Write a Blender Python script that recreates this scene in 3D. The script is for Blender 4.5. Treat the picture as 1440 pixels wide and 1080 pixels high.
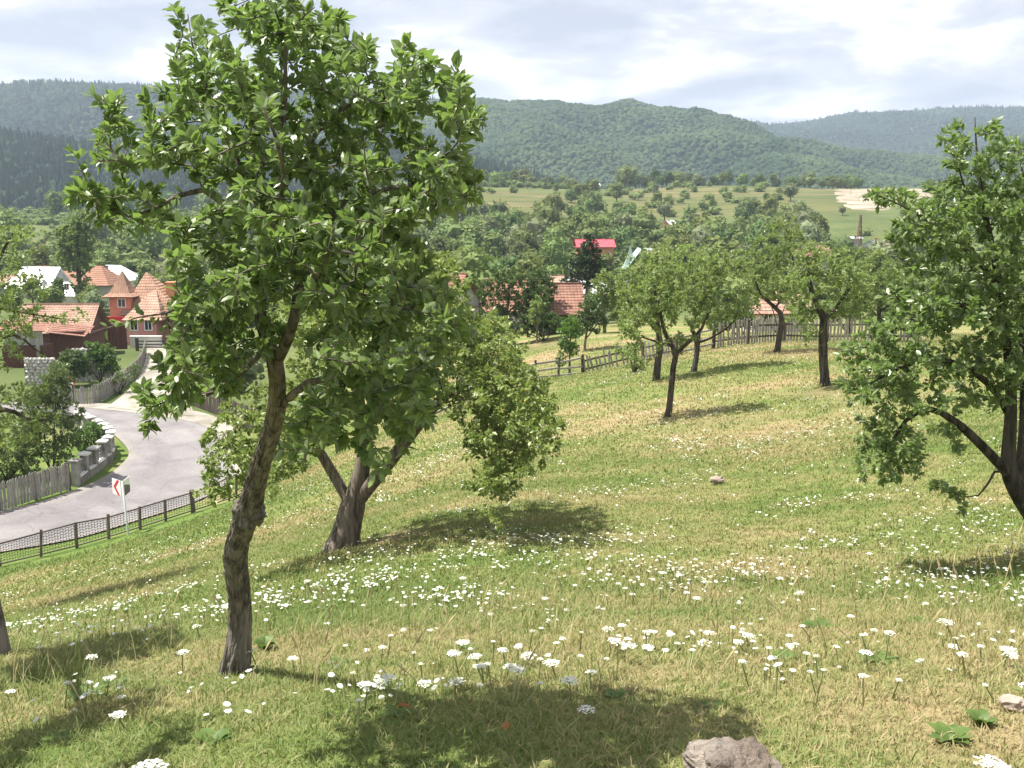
import bpy, math, random
import numpy as np
from mathutils import Vector, Matrix, noise as mnoise

for o in list(bpy.data.objects):
    bpy.data.objects.remove(o)
S = bpy.context.scene
COL = S.collection
R = math.radians

# ------------------------------------------------------------------ camera
F_PX, HORIZON = 1457.0, 280.0            # focal length and eye-level row, in pixels of the 1440 x 1080 photograph
PITCH = math.atan((540 - HORIZON) / F_PX)
cam_d = bpy.data.cameras.new('camera')
cam = bpy.data.objects.new('camera', cam_d)
COL.objects.link(cam)
cam.location = (0, 0, 0)
cam.rotation_euler = (R(90) - PITCH, 0, 0)
cam_d.sensor_fit = 'HORIZONTAL'
cam_d.sensor_width = 36.0
cam_d.lens = 36.0 * F_PX / 1440.0
cam_d.clip_start, cam_d.clip_end = 0.05, 12000
S.camera = cam

# ------------------------------------------------------------------ sun, sky, exposure
SUN_EL = R(65)
SHADOW = Vector((0.98, -0.12))           # the way shadows fall on level ground
sun_d = bpy.data.lights.new('sun', 'SUN')
sun_d.energy = 4.3
sun_d.angle = R(0.55)
sun_d.color = (1.0, 0.95, 0.86)
sun = bpy.data.objects.new('sun', sun_d)
COL.objects.link(sun)
sun.location = (-30, 25, 60)
sun.rotation_euler = Vector((SHADOW.x * math.cos(SUN_EL), SHADOW.y * math.cos(SUN_EL), -math.sin(SUN_EL))).to_track_quat('-Z', 'Y').to_euler()

W = bpy.data.worlds.new('World')
S.world = W
W.use_nodes = True
wt = W.node_tree
wt.nodes.clear()


def N(nt, typ, **kw):
    n = nt.nodes.new(typ)
    for k, v in kw.items():
        if k.startswith('i_'):
            key = k[2:]
            n.inputs[int(key) if key.isdigit() else key].default_value = v
        else:
            setattr(n, k, v)
    return n


def math_n(nt, op, a, b=None, clamp=False):
    n = nt.nodes.new('ShaderNodeMath')
    n.operation = op
    n.use_clamp = clamp
    for i, v in enumerate((a, b)):
        if v is None:
            continue
        if isinstance(v, (int, float)):
            n.inputs[i].default_value = v
        else:
            nt.links.new(v, n.inputs[i])
    return n.outputs[0]


def mix_n(nt, fac, a, b, blend='MIX'):
    n = nt.nodes.new('ShaderNodeMix')
    n.data_type = 'RGBA'
    n.blend_type = blend
    for idx, v in ((0, fac), (6, a), (7, b)):
        if isinstance(v, (int, float)):
            n.inputs[idx].default_value = v
        elif isinstance(v, (tuple, list)):
            n.inputs[idx].default_value = (v[0], v[1], v[2], 1)
        else:
            nt.links.new(v, n.inputs[idx])
    return n.outputs[2]


def ramp_n(nt, fac, stops, interp='LINEAR'):
    n = nt.nodes.new('ShaderNodeValToRGB')
    n.color_ramp.interpolation = interp
    el = n.color_ramp.elements
    while len(el) < len(stops):
        el.new(0.5)
    for e, (p, c) in zip(el, stops):
        e.position = p
        e.color = (c, c, c, 1) if isinstance(c, (int, float)) else (c[0], c[1], c[2], 1)
    nt.links.new(fac, n.inputs[0])
    return n.outputs[0]


def noise_n(nt, vec, scale, detail=3.0, rough=0.55, dist=0.0):
    n = nt.nodes.new('ShaderNodeTexNoise')
    n.inputs['Scale'].default_value = scale
    n.inputs['Detail'].default_value = detail
    n.inputs['Roughness'].default_value = rough
    n.inputs['Distortion'].default_value = dist
    if vec is not None:
        nt.links.new(vec, n.inputs['Vector'])
    return n.outputs[0]


def sky():
    L = wt.links.new
    out = N(wt, 'ShaderNodeOutputWorld')
    bg = N(wt, 'ShaderNodeBackground')
    L(bg.outputs[0], out.inputs[0])
    nishita = N(wt, 'ShaderNodeTexSky', sky_type='NISHITA', sun_disc=False, sun_elevation=SUN_EL,
                sun_rotation=math.atan2(-SHADOW.x, -SHADOW.y), altitude=600, air_density=1.0, dust_density=1.5, ozone_density=1.0)
    tc = N(wt, 'ShaderNodeTexCoord')
    sep = N(wt, 'ShaderNodeSeparateXYZ')
    L(tc.outputs['Generated'], sep.inputs[0])
    zz = math_n(wt, 'ADD', math_n(wt, 'ABSOLUTE', sep.outputs[2]), 0.20)
    cx = math_n(wt, 'DIVIDE', sep.outputs[0], zz)
    cy = math_n(wt, 'DIVIDE', sep.outputs[1], zz)
    com = N(wt, 'ShaderNodeCombineXYZ')
    L(cx, com.inputs[0]); L(cy, com.inputs[1]); com.inputs[2].default_value = 3.7
    n1 = noise_n(wt, com.outputs[0], 0.85, 6.0, 0.55, 0.25)
    com2 = N(wt, 'ShaderNodeCombineXYZ')
    L(cx, com2.inputs[0]); L(cy, com2.inputs[1]); com2.inputs[2].default_value = 9.1
    n2 = noise_n(wt, com2.outputs[0], 2.4, 6.0, 0.55, 0.2)
    cover = ramp_n(wt, n1, [(0.08, 0.0), (0.34, 1.0)])
    grey = ramp_n(wt, n2, [(0.38, (0.52, 0.55, 0.655)), (0.52, (0.70, 0.715, 0.79)), (0.63, (1.06, 1.05, 1.05)), (0.74, (1.2, 1.2, 1.2))])
    # strength 0.10 on the sky, clouds brought to the same scale
    clouds = mix_n(wt, 1.0, grey, (SKY_CLOUD, SKY_CLOUD, SKY_CLOUD), 'MULTIPLY')
    col = mix_n(wt, cover, nishita.outputs[0], clouds)
    L(col, bg.inputs[0])
    bg.inputs[1].default_value = 0.112


SKY_CLOUD = 4.15
sky()

vs = S.view_settings
vs.view_transform = 'Standard'
vs.look = 'None'
vs.exposure = 1.4
vs.gamma = 1.0
vs.use_curve_mapping = False
S.cycles.max_bounces = 6
S.cycles.diffuse_bounces = 3
S.cycles.glossy_bounces = 2
S.cycles.transmission_bounces = 4
S.cycles.transparent_max_bounces = 6
S.cycles.volume_bounces = 0

rng = np.random.default_rng(7)
random.seed(7)


# ------------------------------------------------------------------ points of the place seen in the photograph
CP, SP = math.cos(PITCH), math.sin(PITCH)


def ray(px, py):
    a, b = (px - 720) / F_PX, (540 - py) / F_PX
    return Vector((a, CP + b * SP, -SP + b * CP))


def at(px, py, Y):
    d = ray(px, py)
    return d * (Y / d.y)


def mpp(Y, z):                           # metres per photograph pixel at that distance
    return (Y * CP - z * SP) / F_PX


# ------------------------------------------------------------------ terrain heights: a smooth surface through measured points
CTRL = []
for px, py, Y in [(720, 1080, 3.45), (720, 950, 5.0), (720, 850, 7.2), (720, 768, 10.5), (720, 700, 15), (720, 640, 22), (720, 600, 29),
                  (720, 540, 42), (770, 500, 52), (790, 472, 63), (330, 952, 5.2), (487, 768, 13), (100, 1080, 3.6), (0, 922, 6.0),
                  (150, 862, 11), (100, 826, 18), (330, 772, 17.5), (420, 690, 27), (455, 655, 36), (600, 600, 35), (1, 797, 30), (108, 772, 32.8), (197, 745, 34.8),
                  (272, 721, 36.6), (332, 702, 38), (1160, 541, 28), (945, 588, 26), (978, 523, 35), (1095, 495, 39),
                  (1005, 488, 44), (1220, 482, 44), (1440, 1080, 3.3), (1440, 900, 5.0), (1475, 790, 8.6), (1440, 600, 16), (1440, 540, 24),
                  (1200, 700, 13), (1200, 620, 19), (820, 527, 45), (1000, 850, 7.3), (1000, 700, 14.5)]:
    CTRL.append(tuple(at(px, py, Y)))
CTRL += [(0, 0, -1.6), (0, -12, 1.0), (-12, -8, -1.0), (14, -8, 1.2), (14, 3, -0.8), (-12, 0, -3.4), (-20, 10, -7.2), (-26, 22, -10.7),
         (25, 20, -3.2), (30, 42, -5.2), (45, 60, -7.0), (20, 62, -7.9), (-14, 46, -11.1), (-20, 46, -11.1), (-30, 40, -11.1), (-20, 39.5, -11.0), (-30, 60, -11.5),
         (-18, 60, -11.3), (-26, 78, -11.9), (-6, 62, -10.0), (2, 78, -9.6), (-34, 100, -13.0), (0, 105, -11.6), (35, 100, -9.8),
         (0, 150, -13), (55, 150, -12), (-60, 150, -13.6), (-90, 100, -13), (70, 90, -8.5), (-60, 50, -11.6), (-50, 75, -12), (0, 200, -13.2), (-80, 200, -13.6),
         (80, 200, -12.6), (110, 120, -9), (-45, 25, -11.2), (60, 30, -2), (40, 0, 3), (-40, -20, -5), (40, -30, 8), (0, -40, 5)]
CTRL = np.array(CTRL, float)
C2 = CTRL[:, :2]


def _tps(r2):
    return np.where(r2 > 1e-9, 0.5 * r2 * np.log(np.maximum(r2, 1e-9)), 0.0)


_n = len(C2)
_A = np.zeros((_n + 3, _n + 3))
_A[:_n, :_n] = _tps(((C2[:, None] - C2[None]) ** 2).sum(-1)) + np.eye(_n) * 1.5
_A[:_n, _n] = 1
_A[:_n, _n + 1:] = C2
_A[_n, :_n] = 1
_A[_n + 1:, :_n] = C2.T
_Wt = np.linalg.solve(_A, np.concatenate([CTRL[:, 2], np.zeros(3)]))


def sstep(a, b, x):
    t = np.clip((x - a) / (b - a), 0, 1)
    return t * t * (3 - 2 * t)


def vnoise(x, y, s, seed=0):              # cheap smooth value noise, arrays in, -1..1 out
    x = np.asarray(x, float) / s + seed * 17.31
    y = np.asarray(y, float) / s + seed * 9.73
    xi, yi = np.floor(x).astype(np.int64), np.floor(y).astype(np.int64)
    xf, yf = x - xi, y - yi

    def h(a, b):
        v = np.sin(a * 127.1 + b * 311.7 + seed * 74.7) * 43758.5453
        return (v - np.floor(v)) * 2 - 1
    u, v = xf * xf * (3 - 2 * xf), yf * yf * (3 - 2 * yf)
    return (h(xi, yi) * (1 - u) + h(xi + 1, yi) * u) * (1 - v) + (h(xi, yi + 1) * (1 - u) + h(xi + 1, yi + 1) * u) * v


def far_z(x, y):
    pxl = 720 + F_PX * x / np.maximum(y, 1.0)
    amt = 0.42 + 0.58 * sstep(250, 700, pxl)
    hill = (18.6 + 2.6 * vnoise(x, x * 0, 62, 8) + 1.8 * vnoise(x, y, 90, 3)) * sstep(190, 470, y) * amt
    knoll = 3.0 * np.exp(-(((x + 0) / 28.0) ** 2 + ((y - 360) / 40.0) ** 2))
    terr = 0.5 * np.floor(hill * 1.2 + 0.5) / 1.2 + 0.5 * hill
    back = -22 * sstep(490, 640, y)
    return -13.4 + 0.8 * vnoise(x, y, 60, 5) * sstep(130, 220, y) + np.where(x > 30, terr, hill) + knoll + back


def G(x, y):
    x = np.atleast_1d(np.asarray(x, float)); y = np.atleast_1d(np.asarray(y, float))
    x, y = np.broadcast_arrays(x, y)
    sh = x.shape
    xf, yf = x.ravel(), y.ravel()
    cx, cy = np.clip(xf, -100, 120), np.clip(yf, -45, 205)
    out = np.empty(xf.shape)
    for i in range(0, len(xf), 20000):
        sl = slice(i, i + 20000)
        r2 = (cx[sl, None] - C2[None, :, 0]) ** 2 + (cy[sl, None] - C2[None, :, 1]) ** 2
        out[sl] = _tps(r2) @ _Wt[:_n] + _Wt[_n] + _Wt[_n + 1] * cx[sl] + _Wt[_n + 2] * cy[sl]
    near_amt = np.clip(1 - np.maximum(yf - 60, 0) / 60, 0, 1)
    meadow = near_amt * sstep(-11.0, -9.5, out)
    out = out + meadow * (0.05 * vnoise(xf, yf, 2.6, 1) + 0.022 * vnoise(xf, yf, 0.8, 2))
    t = sstep(120, 195, yf)
    out = out * (1 - t) + far_z(xf, yf) * t
    return out.reshape(sh)


def g(x, y):
    return float(G(x, y)[0])


def hit(px, py, y0=2.5, y1=300):          # where the line of sight through a pixel meets the ground
    d = ray(px, py)
    ys = np.exp(np.linspace(math.log(y0), math.log(y1), 500))
    xs, zs = ys * d.x / d.y, ys * d.z / d.y
    below = zs <= G(xs, ys)
    i = int(np.argmax(below))
    if not below[i]:
        return Vector((xs[-1], ys[-1], g(xs[-1], ys[-1])))
    if i == 0:
        return Vector((xs[0], ys[0], g(xs[0], ys[0])))
    lo, hi = ys[i - 1], ys[i]
    for _ in range(22):
        m = 0.5 * (lo + hi)
        if m * d.z / d.y <= g(m * d.x / d.y, m):
            hi = m
        else:
            lo = m
    return Vector((hi * d.x / d.y, hi, g(hi * d.x / d.y, hi)))


def on_ground(px, Y):                     # ground point at that distance under that column
    z = -0.2 * Y
    for _ in range(12):
        x = (px - 720) / F_PX * (Y * CP - z * SP)
        z = g(x, Y)
    return Vector((x, Y, z))


# ------------------------------------------------------------------ mesh helpers
def new_mesh(name, V, tris=None, quads=None, mats=(), tri_mat=None, quad_mat=None, attrs=None, smooth=False, polys=None):
    V = np.asarray(V, np.float32).reshape(-1, 3)
    chunks, counts, mi = [], [], []
    if tris is not None and len(tris):
        t = np.asarray(tris, np.int32).reshape(-1, 3)
        chunks.append(t.ravel()); counts.append(np.full(len(t), 3, np.int32))
        mi.append(np.zeros(len(t), np.int32) if tri_mat is None else np.asarray(tri_mat, np.int32))
    if quads is not None and len(quads):
        q = np.asarray(quads, np.int32).reshape(-1, 4)
        chunks.append(q.ravel()); counts.append(np.full(len(q), 4, np.int32))
        mi.append(np.zeros(len(q), np.int32) if quad_mat is None else np.asarray(quad_mat, np.int32))
    for p in polys or ():
        chunks.append(np.asarray(p, np.int32)); counts.append(np.array([len(p)], np.int32)); mi.append(np.zeros(1, np.int32))
    me = bpy.data.meshes.new(name)
    li = np.concatenate(chunks); ct = np.concatenate(counts); mi = np.concatenate(mi)
    me.vertices.add(len(V)); me.vertices.foreach_set('co', V.ravel())
    me.loops.add(len(li)); me.loops.foreach_set('vertex_index', li)
    me.polygons.add(len(ct))
    me.polygons.foreach_set('loop_start', np.concatenate([[0], np.cumsum(ct)[:-1]]).astype(np.int32))
    for m in mats:
        me.materials.append(m)
    if len(mats) > 1:
        me.polygons.foreach_set('material_index', mi)
    for k, a in (attrs or {}).items():
        at_ = me.attributes.new(k, 'FLOAT', 'POINT')
        at_.data.foreach_set('value', np.asarray(a, np.float32))
    me.update(calc_edges=True)
    me.polygons.foreach_set('use_smooth', np.full(len(ct), bool(smooth)))
    return me


def tag(o, label=None, cat=None, group=None, kind=None):
    if label: o['label'] = label
    if cat: o['category'] = cat
    if group: o['group'] = group
    if kind: o['kind'] = kind
    return o


def link(name, me, parent=None):
    o = bpy.data.objects.new(name, me)
    COL.objects.link(o)
    if parent is not None:
        o.parent = parent
    return o


def empty(name, loc, rz=0.0):
    o = bpy.data.objects.new(name, None)
    COL.objects.link(o)
    o.location = loc
    o.rotation_euler = (0, 0, rz)
    o.empty_display_size = 0.2
    return o


def copy_tree(o, parent=None):
    c = o.copy()
    COL.objects.link(c)
    if parent is not None:
        c.parent = parent
    for ch in list(o.children):
        copy_tree(ch, c)
    return c


class MB:
    def __init__(self):
        self.V, self.T, self.Q, self.tm, self.qm, self.P, self.n = [], [], [], [], [], [], 0

    def add(self, V, T=None, Q=None, m=0, polys=None):
        V = np.asarray(V, float).reshape(-1, 3)
        self.V.append(V)
        if T is not None and len(T):
            T = np.asarray(T, int).reshape(-1, 3); self.T.append(T + self.n); self.tm.append(np.full(len(T), m))
        if Q is not None and len(Q):
            Q = np.asarray(Q, int).reshape(-1, 4); self.Q.append(Q + self.n); self.qm.append(np.full(len(Q), m))
        for p in polys or ():
            self.P.append([i + self.n for i in p])
        self.n += len(V)

    BOXQ = [(0, 3, 2, 1), (4, 5, 6, 7), (0, 1, 5, 4), (1, 2, 6, 5), (2, 3, 7, 6), (3, 0, 4, 7)]

    def box(self, c, s, rz=0.0, m=0, M=None):
        x, y, z = s[0] / 2, s[1] / 2, s[2] / 2
        v = np.array([(-x, -y, -z), (x, -y, -z), (x, y, -z), (-x, y, -z), (-x, -y, z), (x, -y, z), (x, y, z), (-x, y, z)])
        if M is not None:
            v = v @ np.array(M.to_3x3()).T
        elif rz:
            cs, sn = math.cos(rz), math.sin(rz)
            v = v @ np.array([(cs, sn, 0), (-sn, cs, 0), (0, 0, 1)])
        self.add(v + np.array(c), Q=self.BOXQ, m=m)

    def bar(self, a, b, w, t, m=0, up=(0, 0, 1)):   # a square bar from a to b
        a, b = Vector(a), Vector(b)
        d = b - a
        L = d.length
        d.normalize()
        s = d.cross(Vector(up))
        if s.length < 1e-4:
            s = d.cross(Vector((1, 0, 0)))
        s.normalize()
        u = s.cross(d)
        M = Matrix((d, s, u)).transposed()
        self.box((a + b) / 2, (L, w, t), M=M, m=m)

    def hexa(self, bottom, top, m=0):
        self.add(list(bottom) + list(top), Q=self.BOXQ, m=m)

    def tube(self, P, r, sides=6, m=0, cap=True):
        V, Q = tube_arrays(np.asarray(P, float), np.asarray(r, float), sides)
        self.add(V, Q=Q, m=m)
        if cap:
            n0 = self.n - sides
            self.P.append([n0 + i for i in range(sides)])

    def mesh(self, name, mats, smooth=False, attrs=None):
        return new_mesh(name, np.concatenate(self.V), np.concatenate(self.T) if self.T else None, np.concatenate(self.Q) if self.Q else None,
                        mats, np.concatenate(self.tm) if self.tm else None, np.concatenate(self.qm) if self.qm else None, attrs, smooth, self.P)

    def build(self, name, mat, parent=None, smooth=False):
        mats = mat if isinstance(mat, (list, tuple)) else [mat]
        return link(name, self.mesh(name, mats, smooth), parent)


def tube_arrays(P, r, sides):
    n = len(P)
    T = np.gradient(P, axis=0)
    T /= np.linalg.norm(T, axis=1)[:, None] + 1e-9
    mean = np.abs(T.mean(0))
    ref = np.eye(3)[int(np.argmin(mean))]
    U = np.cross(T, ref); U /= np.linalg.norm(U, axis=1)[:, None] + 1e-9
    Wv = np.cross(T, U)
    a = np.linspace(0, 2 * np.pi, sides, endpoint=False)
    V = P[:, None] + r[:, None, None] * (np.cos(a)[None, :, None] * U[:, None] + np.sin(a)[None, :, None] * Wv[:, None])
    i = np.arange(n - 1)[:, None] * sides
    j = np.arange(sides)[None]
    j2 = (j + 1) % sides
    Q = np.stack([i + j, i + j2, i + sides + j2, i + sides + j], -1).reshape(-1, 4)
    return V.reshape(-1, 3), Q


def ico_lump(sub, seed, sx, sz, amp):
    bm_me = bpy.data.meshes.new('tmp')
    import bmesh
    bm = bmesh.new()
    bmesh.ops.create_icosphere(bm, subdivisions=sub, radius=1.0)
    V = np.array([v.co[:] for v in bm.verts])
    T = np.array([[v.index for v in f.verts] for f in bm.faces])
    bm.free()
    bpy.data.meshes.remove(bm_me)
    d = np.array([1 + amp * (mnoise.noise(Vector(v) * 1.6 + Vector((seed * 7.1, 0, 0))) + 0.5 * mnoise.noise(Vector(v) * 3.7 + Vector((seed * 3.1, 5, 0)))) for v in V])
    V = V * d[:, None] * np.array([sx, sx, sz])
    return V, T


# ------------------------------------------------------------------ materials
MATS = {}


def mat(name, color=(0.5, 0.5, 0.5), rough=0.8, spec=0.3, metal=0.0):
    m = bpy.data.materials.new(name)
    m.use_nodes = True
    nt = m.node_tree
    b = nt.nodes['Principled BSDF']
    b.inputs['Base Color'].default_value = (*color, 1)
    b.inputs['Roughness'].default_value = rough
    b.inputs['Specular IOR Level'].default_value = spec
    b.inputs['Metallic'].default_value = metal
    MATS[name] = m
    return m, nt, b


def bump(nt, b, h, strength=0.5, dist=0.02):
    bp = nt.nodes.new('ShaderNodeBump')
    bp.inputs['Strength'].default_value = strength
    bp.inputs['Distance'].default_value = dist
    nt.links.new(h, bp.inputs['Height'])
    nt.links.new(bp.outputs[0], b.inputs['Normal'])


def varied(name, c1, c2, scale=4.0, rough=0.85, spec=0.2, bstr=0.4, bdist=0.01, stretch=(1, 1, 1), detail=5, c3=None):
    m, nt, b = mat(name, c1, rough, spec)
    tc = N(nt, 'ShaderNodeTexCoord')
    mp = N(nt, 'ShaderNodeMapping')
    nt.links.new(tc.outputs['Object'], mp.inputs[0])
    mp.inputs['Scale'].default_value = stretch
    oi = N(nt, 'ShaderNodeObjectInfo')
    ad = N(nt, 'ShaderNodeVectorMath', operation='ADD')
    nt.links.new(mp.outputs[0], ad.inputs[0])
    cmb = N(nt, 'ShaderNodeCombineXYZ')
    nt.links.new(math_n(nt, 'MULTIPLY', oi.outputs['Random'], 37.0), cmb.inputs[0])
    nt.links.new(cmb.outputs[0], ad.inputs[1])
    f = noise_n(nt, ad.outputs[0], scale, detail, 0.6, 0.2)
    fr = ramp_n(nt, f, [(0.32, 0.0), (0.68, 1.0)])
    col = mix_n(nt, fr, c1, c2)
    if c3 is not None:
        f3 = noise_n(nt, ad.outputs[0], scale * 0.31, 3, 0.5)
        col = mix_n(nt, ramp_n(nt, f3, [(0.48, 0.0), (0.66, 1.0)]), col, c3)
    v = math_n(nt, 'MULTIPLY_ADD', oi.outputs['Random'], 0.35)
    v.node.inputs[2].default_value = 0.82
    hv = N(nt, 'ShaderNodeHueSaturation')
    nt.links.new(v, hv.inputs['Value'])
    nt.links.new(col, hv.inputs['Color'])
    nt.links.new(hv.outputs[0], b.inputs['Base Color'])
    if bstr:
        f2 = noise_n(nt, ad.outputs[0], scale * 3.1, 6, 0.65)
        bump(nt, b, f2, bstr, bdist)
    return m


def bark_mat(name, c1, c2, scale=26.0, stretch=0.16, lich=(0.22, 0.22, 0.17)):
    m, nt, b = mat(name, c1, 0.95, 0.08)
    tc = N(nt, 'ShaderNodeTexCoord')
    mp = N(nt, 'ShaderNodeMapping')
    nt.links.new(tc.outputs['Object'], mp.inputs[0])
    mp.inputs['Scale'].default_value = (1, 1, stretch)
    mp.inputs['Rotation'].default_value = (0.12, 0.16, 0)
    f = noise_n(nt, mp.outputs[0], scale, 6, 0.65, 0.6)
    f2 = noise_n(nt, tc.outputs['Object'], scale * 0.35, 4, 0.6)
    fr = ramp_n(nt, f, [(0.38, 0.0), (0.60, 1.0)])
    col = mix_n(nt, fr, c1, c2)
    col = mix_n(nt, ramp_n(nt, f2, [(0.60, 0.0), (0.74, 0.6)]), col, lich)
    nt.links.new(col, b.inputs['Base Color'])
    bump(nt, b, f, 0.9, 0.012)
    return m


def leaf_mat(name, dark, light, under, transl=0.30, rough=0.42, spec=0.45, trans_col=None):
    m = bpy.data.materials.new(name)
    m.use_nodes = True
    nt = m.node_tree
    b = nt.nodes['Principled BSDF']
    out = nt.nodes['Material Output']
    a = N(nt, 'ShaderNodeAttribute', attribute_name='tint')
    col = mix_n(nt, a.outputs['Fac'], dark, light)
    # a few leaves turn yellow
    col = mix_n(nt, ramp_n(nt, a.outputs['Fac'], [(0.955, 0.0), (0.985, 0.7)]), col, (light[0] * 1.9, light[1] * 1.25, light[2]))
    geo = N(nt, 'ShaderNodeNewGeometry')
    colb = mix_n(nt, math_n(nt, 'MULTIPLY', geo.outputs['Backfacing'], 0.75), col, under)
    nt.links.new(colb, b.inputs['Base Color'])
    b.inputs['Roughness'].default_value = rough
    b.inputs['Specular IOR Level'].default_value = spec
    t = N(nt, 'ShaderNodeBsdfTranslucent')
    tcol = mix_n(nt, 0.6, col, trans_col or (light[0] * 1.25, light[1] * 1.6, light[2] * 0.7))
    nt.links.new(tcol, t.inputs[0])
    ms = N(nt, 'ShaderNodeMixShader')
    ms.inputs[0].default_value = transl
    nt.links.new(b.outputs[0], ms.inputs[1])
    nt.links.new(t.outputs[0], ms.inputs[2])
    nt.links.new(ms.outputs[0], out.inputs[0])
    MATS[name] = m
    return m


BARK = bark_mat('plum_bark', (0.070, 0.061, 0.055), (0.225, 0.196, 0.172))
BARK2 = bark_mat('old_bark', (0.07, 0.058, 0.05), (0.24, 0.20, 0.165), 14.0)
BARK_DARK = bark_mat('dark_bark', (0.03, 0.026, 0.022), (0.10, 0.085, 0.07), 14.0)
LEAF_A = leaf_mat('plum_leaf', (0.120, 0.178, 0.054), (0.205, 0.265, 0.096), (0.22, 0.27, 0.16), 0.38, 0.38, 0.6)
LEAF_B = leaf_mat('small_leaf', (0.155, 0.205, 0.054), (0.265, 0.305, 0.098), (0.15, 0.19, 0.09))
LEAF_C = leaf_mat('orchard_leaf', (0.140, 0.190, 0.066), (0.240, 0.285, 0.108), (0.24, 0.28, 0.16), 0.42)
LEAF_D = leaf_mat('dark_leaf', (0.058, 0.098, 0.030), (0.108, 0.155, 0.050), (0.09, 0.13, 0.06))
LEAF_E = leaf_mat('willow_leaf', (0.075, 0.115, 0.035), (0.150, 0.185, 0.070), (0.18, 0.21, 0.12))
LEAF_F = leaf_mat('spruce_needle', (0.022, 0.046, 0.018), (0.050, 0.085, 0.026), (0.05, 0.08, 0.03), 0.12)
LEAF_L = leaf_mat('bright_leaf', (0.070, 0.140, 0.024), (0.130, 0.210, 0.040), (0.15, 0.22, 0.09))
FRUIT, _nt, _b = mat('yellow_plum', (0.50, 0.40, 0.06), 0.35, 0.5)
WOOD_GREY = varied('grey_weathered_wood', (0.18, 0.165, 0.15), (0.38, 0.355, 0.33), 9.0, stretch=(4, 4, 0.5))
WOOD_DARK = varied('dark_weathered_wood', (0.05, 0.04, 0.036), (0.12, 0.095, 0.085), 9.0, stretch=(4, 4, 0.5))
WOOD_BROWN = varied('brown_boards', (0.09, 0.040, 0.030), (0.16, 0.075, 0.055), 5.0, stretch=(4, 4, 0.4))
CONCRETE = varied('pale_concrete', (0.22, 0.21, 0.195), (0.36, 0.345, 0.32), 6.0, c3=(0.18, 0.17, 0.16))
CAP_WHITE = varied('white_concrete', (0.52, 0.50, 0.47), (0.68, 0.66, 0.62), 6.0, bstr=0.2)
STONE_WHITE = varied('white_stone', (0.42, 0.40, 0.38), (0.62, 0.59, 0.57), 3.0)
STONE_BASE = varied('rubble_stone', (0.13, 0.12, 0.11), (0.30, 0.28, 0.25), 5.0, bstr=0.8, bdist=0.04)
PLASTER_WHITE = varied('white_plaster', (0.62, 0.61, 0.59), (0.78, 0.77, 0.75), 0.9, bstr=0.1, c3=(0.54, 0.52, 0.49))
PLASTER_PINK = varied('pink_plaster', (0.58, 0.27, 0.25), (0.68, 0.36, 0.33), 0.8, bstr=0.1, c3=(0.48, 0.24, 0.21))
PLASTER_RED = varied('orange_red_plaster', (0.58, 0.20, 0.135), (0.66, 0.27, 0.19), 0.8, bstr=0.1, c3=(0.48, 0.18, 0.13))
PLASTER_GREY = varied('grey_plaster', (0.32, 0.32, 0.33), (0.44, 0.44, 0.45), 1.0, bstr=0.1)
PLASTER_GREEN = varied('pale_green_boards', (0.26, 0.34, 0.14), (0.33, 0.42, 0.19), 2.0, bstr=0.1)
BRICK_M = varied('orange_brick', (0.48, 0.20, 0.11), (0.60, 0.29, 0.17), 6.0)
TIN_WHITE = varied('bright_tin_sheet', (0.72, 0.72, 0.73), (0.84, 0.84, 0.85), 1.0, rough=0.4, spec=0.5, bstr=0.05)
TIN_RED = varied('red_tin_sheet', (0.36, 0.06, 0.08), (0.44, 0.09, 0.11), 1.0, rough=0.45, spec=0.4, bstr=0.05)
TIN_GREEN = varied('green_grey_tin_sheet', (0.22, 0.30, 0.25), (0.30, 0.38, 0.33), 1.0, rough=0.5, spec=0.4, bstr=0.05)
GLASS, _nt, _b = mat('window_glass', (0.03, 0.035, 0.045), 0.08, 0.6)
FRAME_W, _nt, _b = mat('white_window_paint', (0.75, 0.75, 0.76), 0.5, 0.4)
METAL_POST, _nt, _b = mat('galvanised_steel', (0.50, 0.52, 0.52), 0.45, 0.5, 0.35)
RUST = varied('rusty_steel', (0.16, 0.085, 0.06), (0.25, 0.15, 0.11), 3.0)
SIGN_WHITE, _nt, _b = mat('sign_white', (0.80, 0.80, 0.80), 0.4, 0.5)
SIGN_RED, _nt, _b = mat('sign_red', (0.55, 0.03, 0.04), 0.4, 0.5)
SIGN_BLACK, _nt, _b = mat('sign_black', (0.035, 0.035, 0.06), 0.4, 0.5)
PETAL = leaf_mat('white_petal', (0.52, 0.55, 0.44), (0.80, 0.80, 0.76), (0.55, 0.60, 0.46), 0.22, 0.7, 0.2, (0.8, 0.82, 0.72))
STEM_G, _nt, _b = mat('green_stem', (0.22, 0.24, 0.10), 0.7, 0.2)
STRAW, _nt, _b = mat('dry_straw', (0.42, 0.35, 0.19), 0.8, 0.2)


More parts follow.
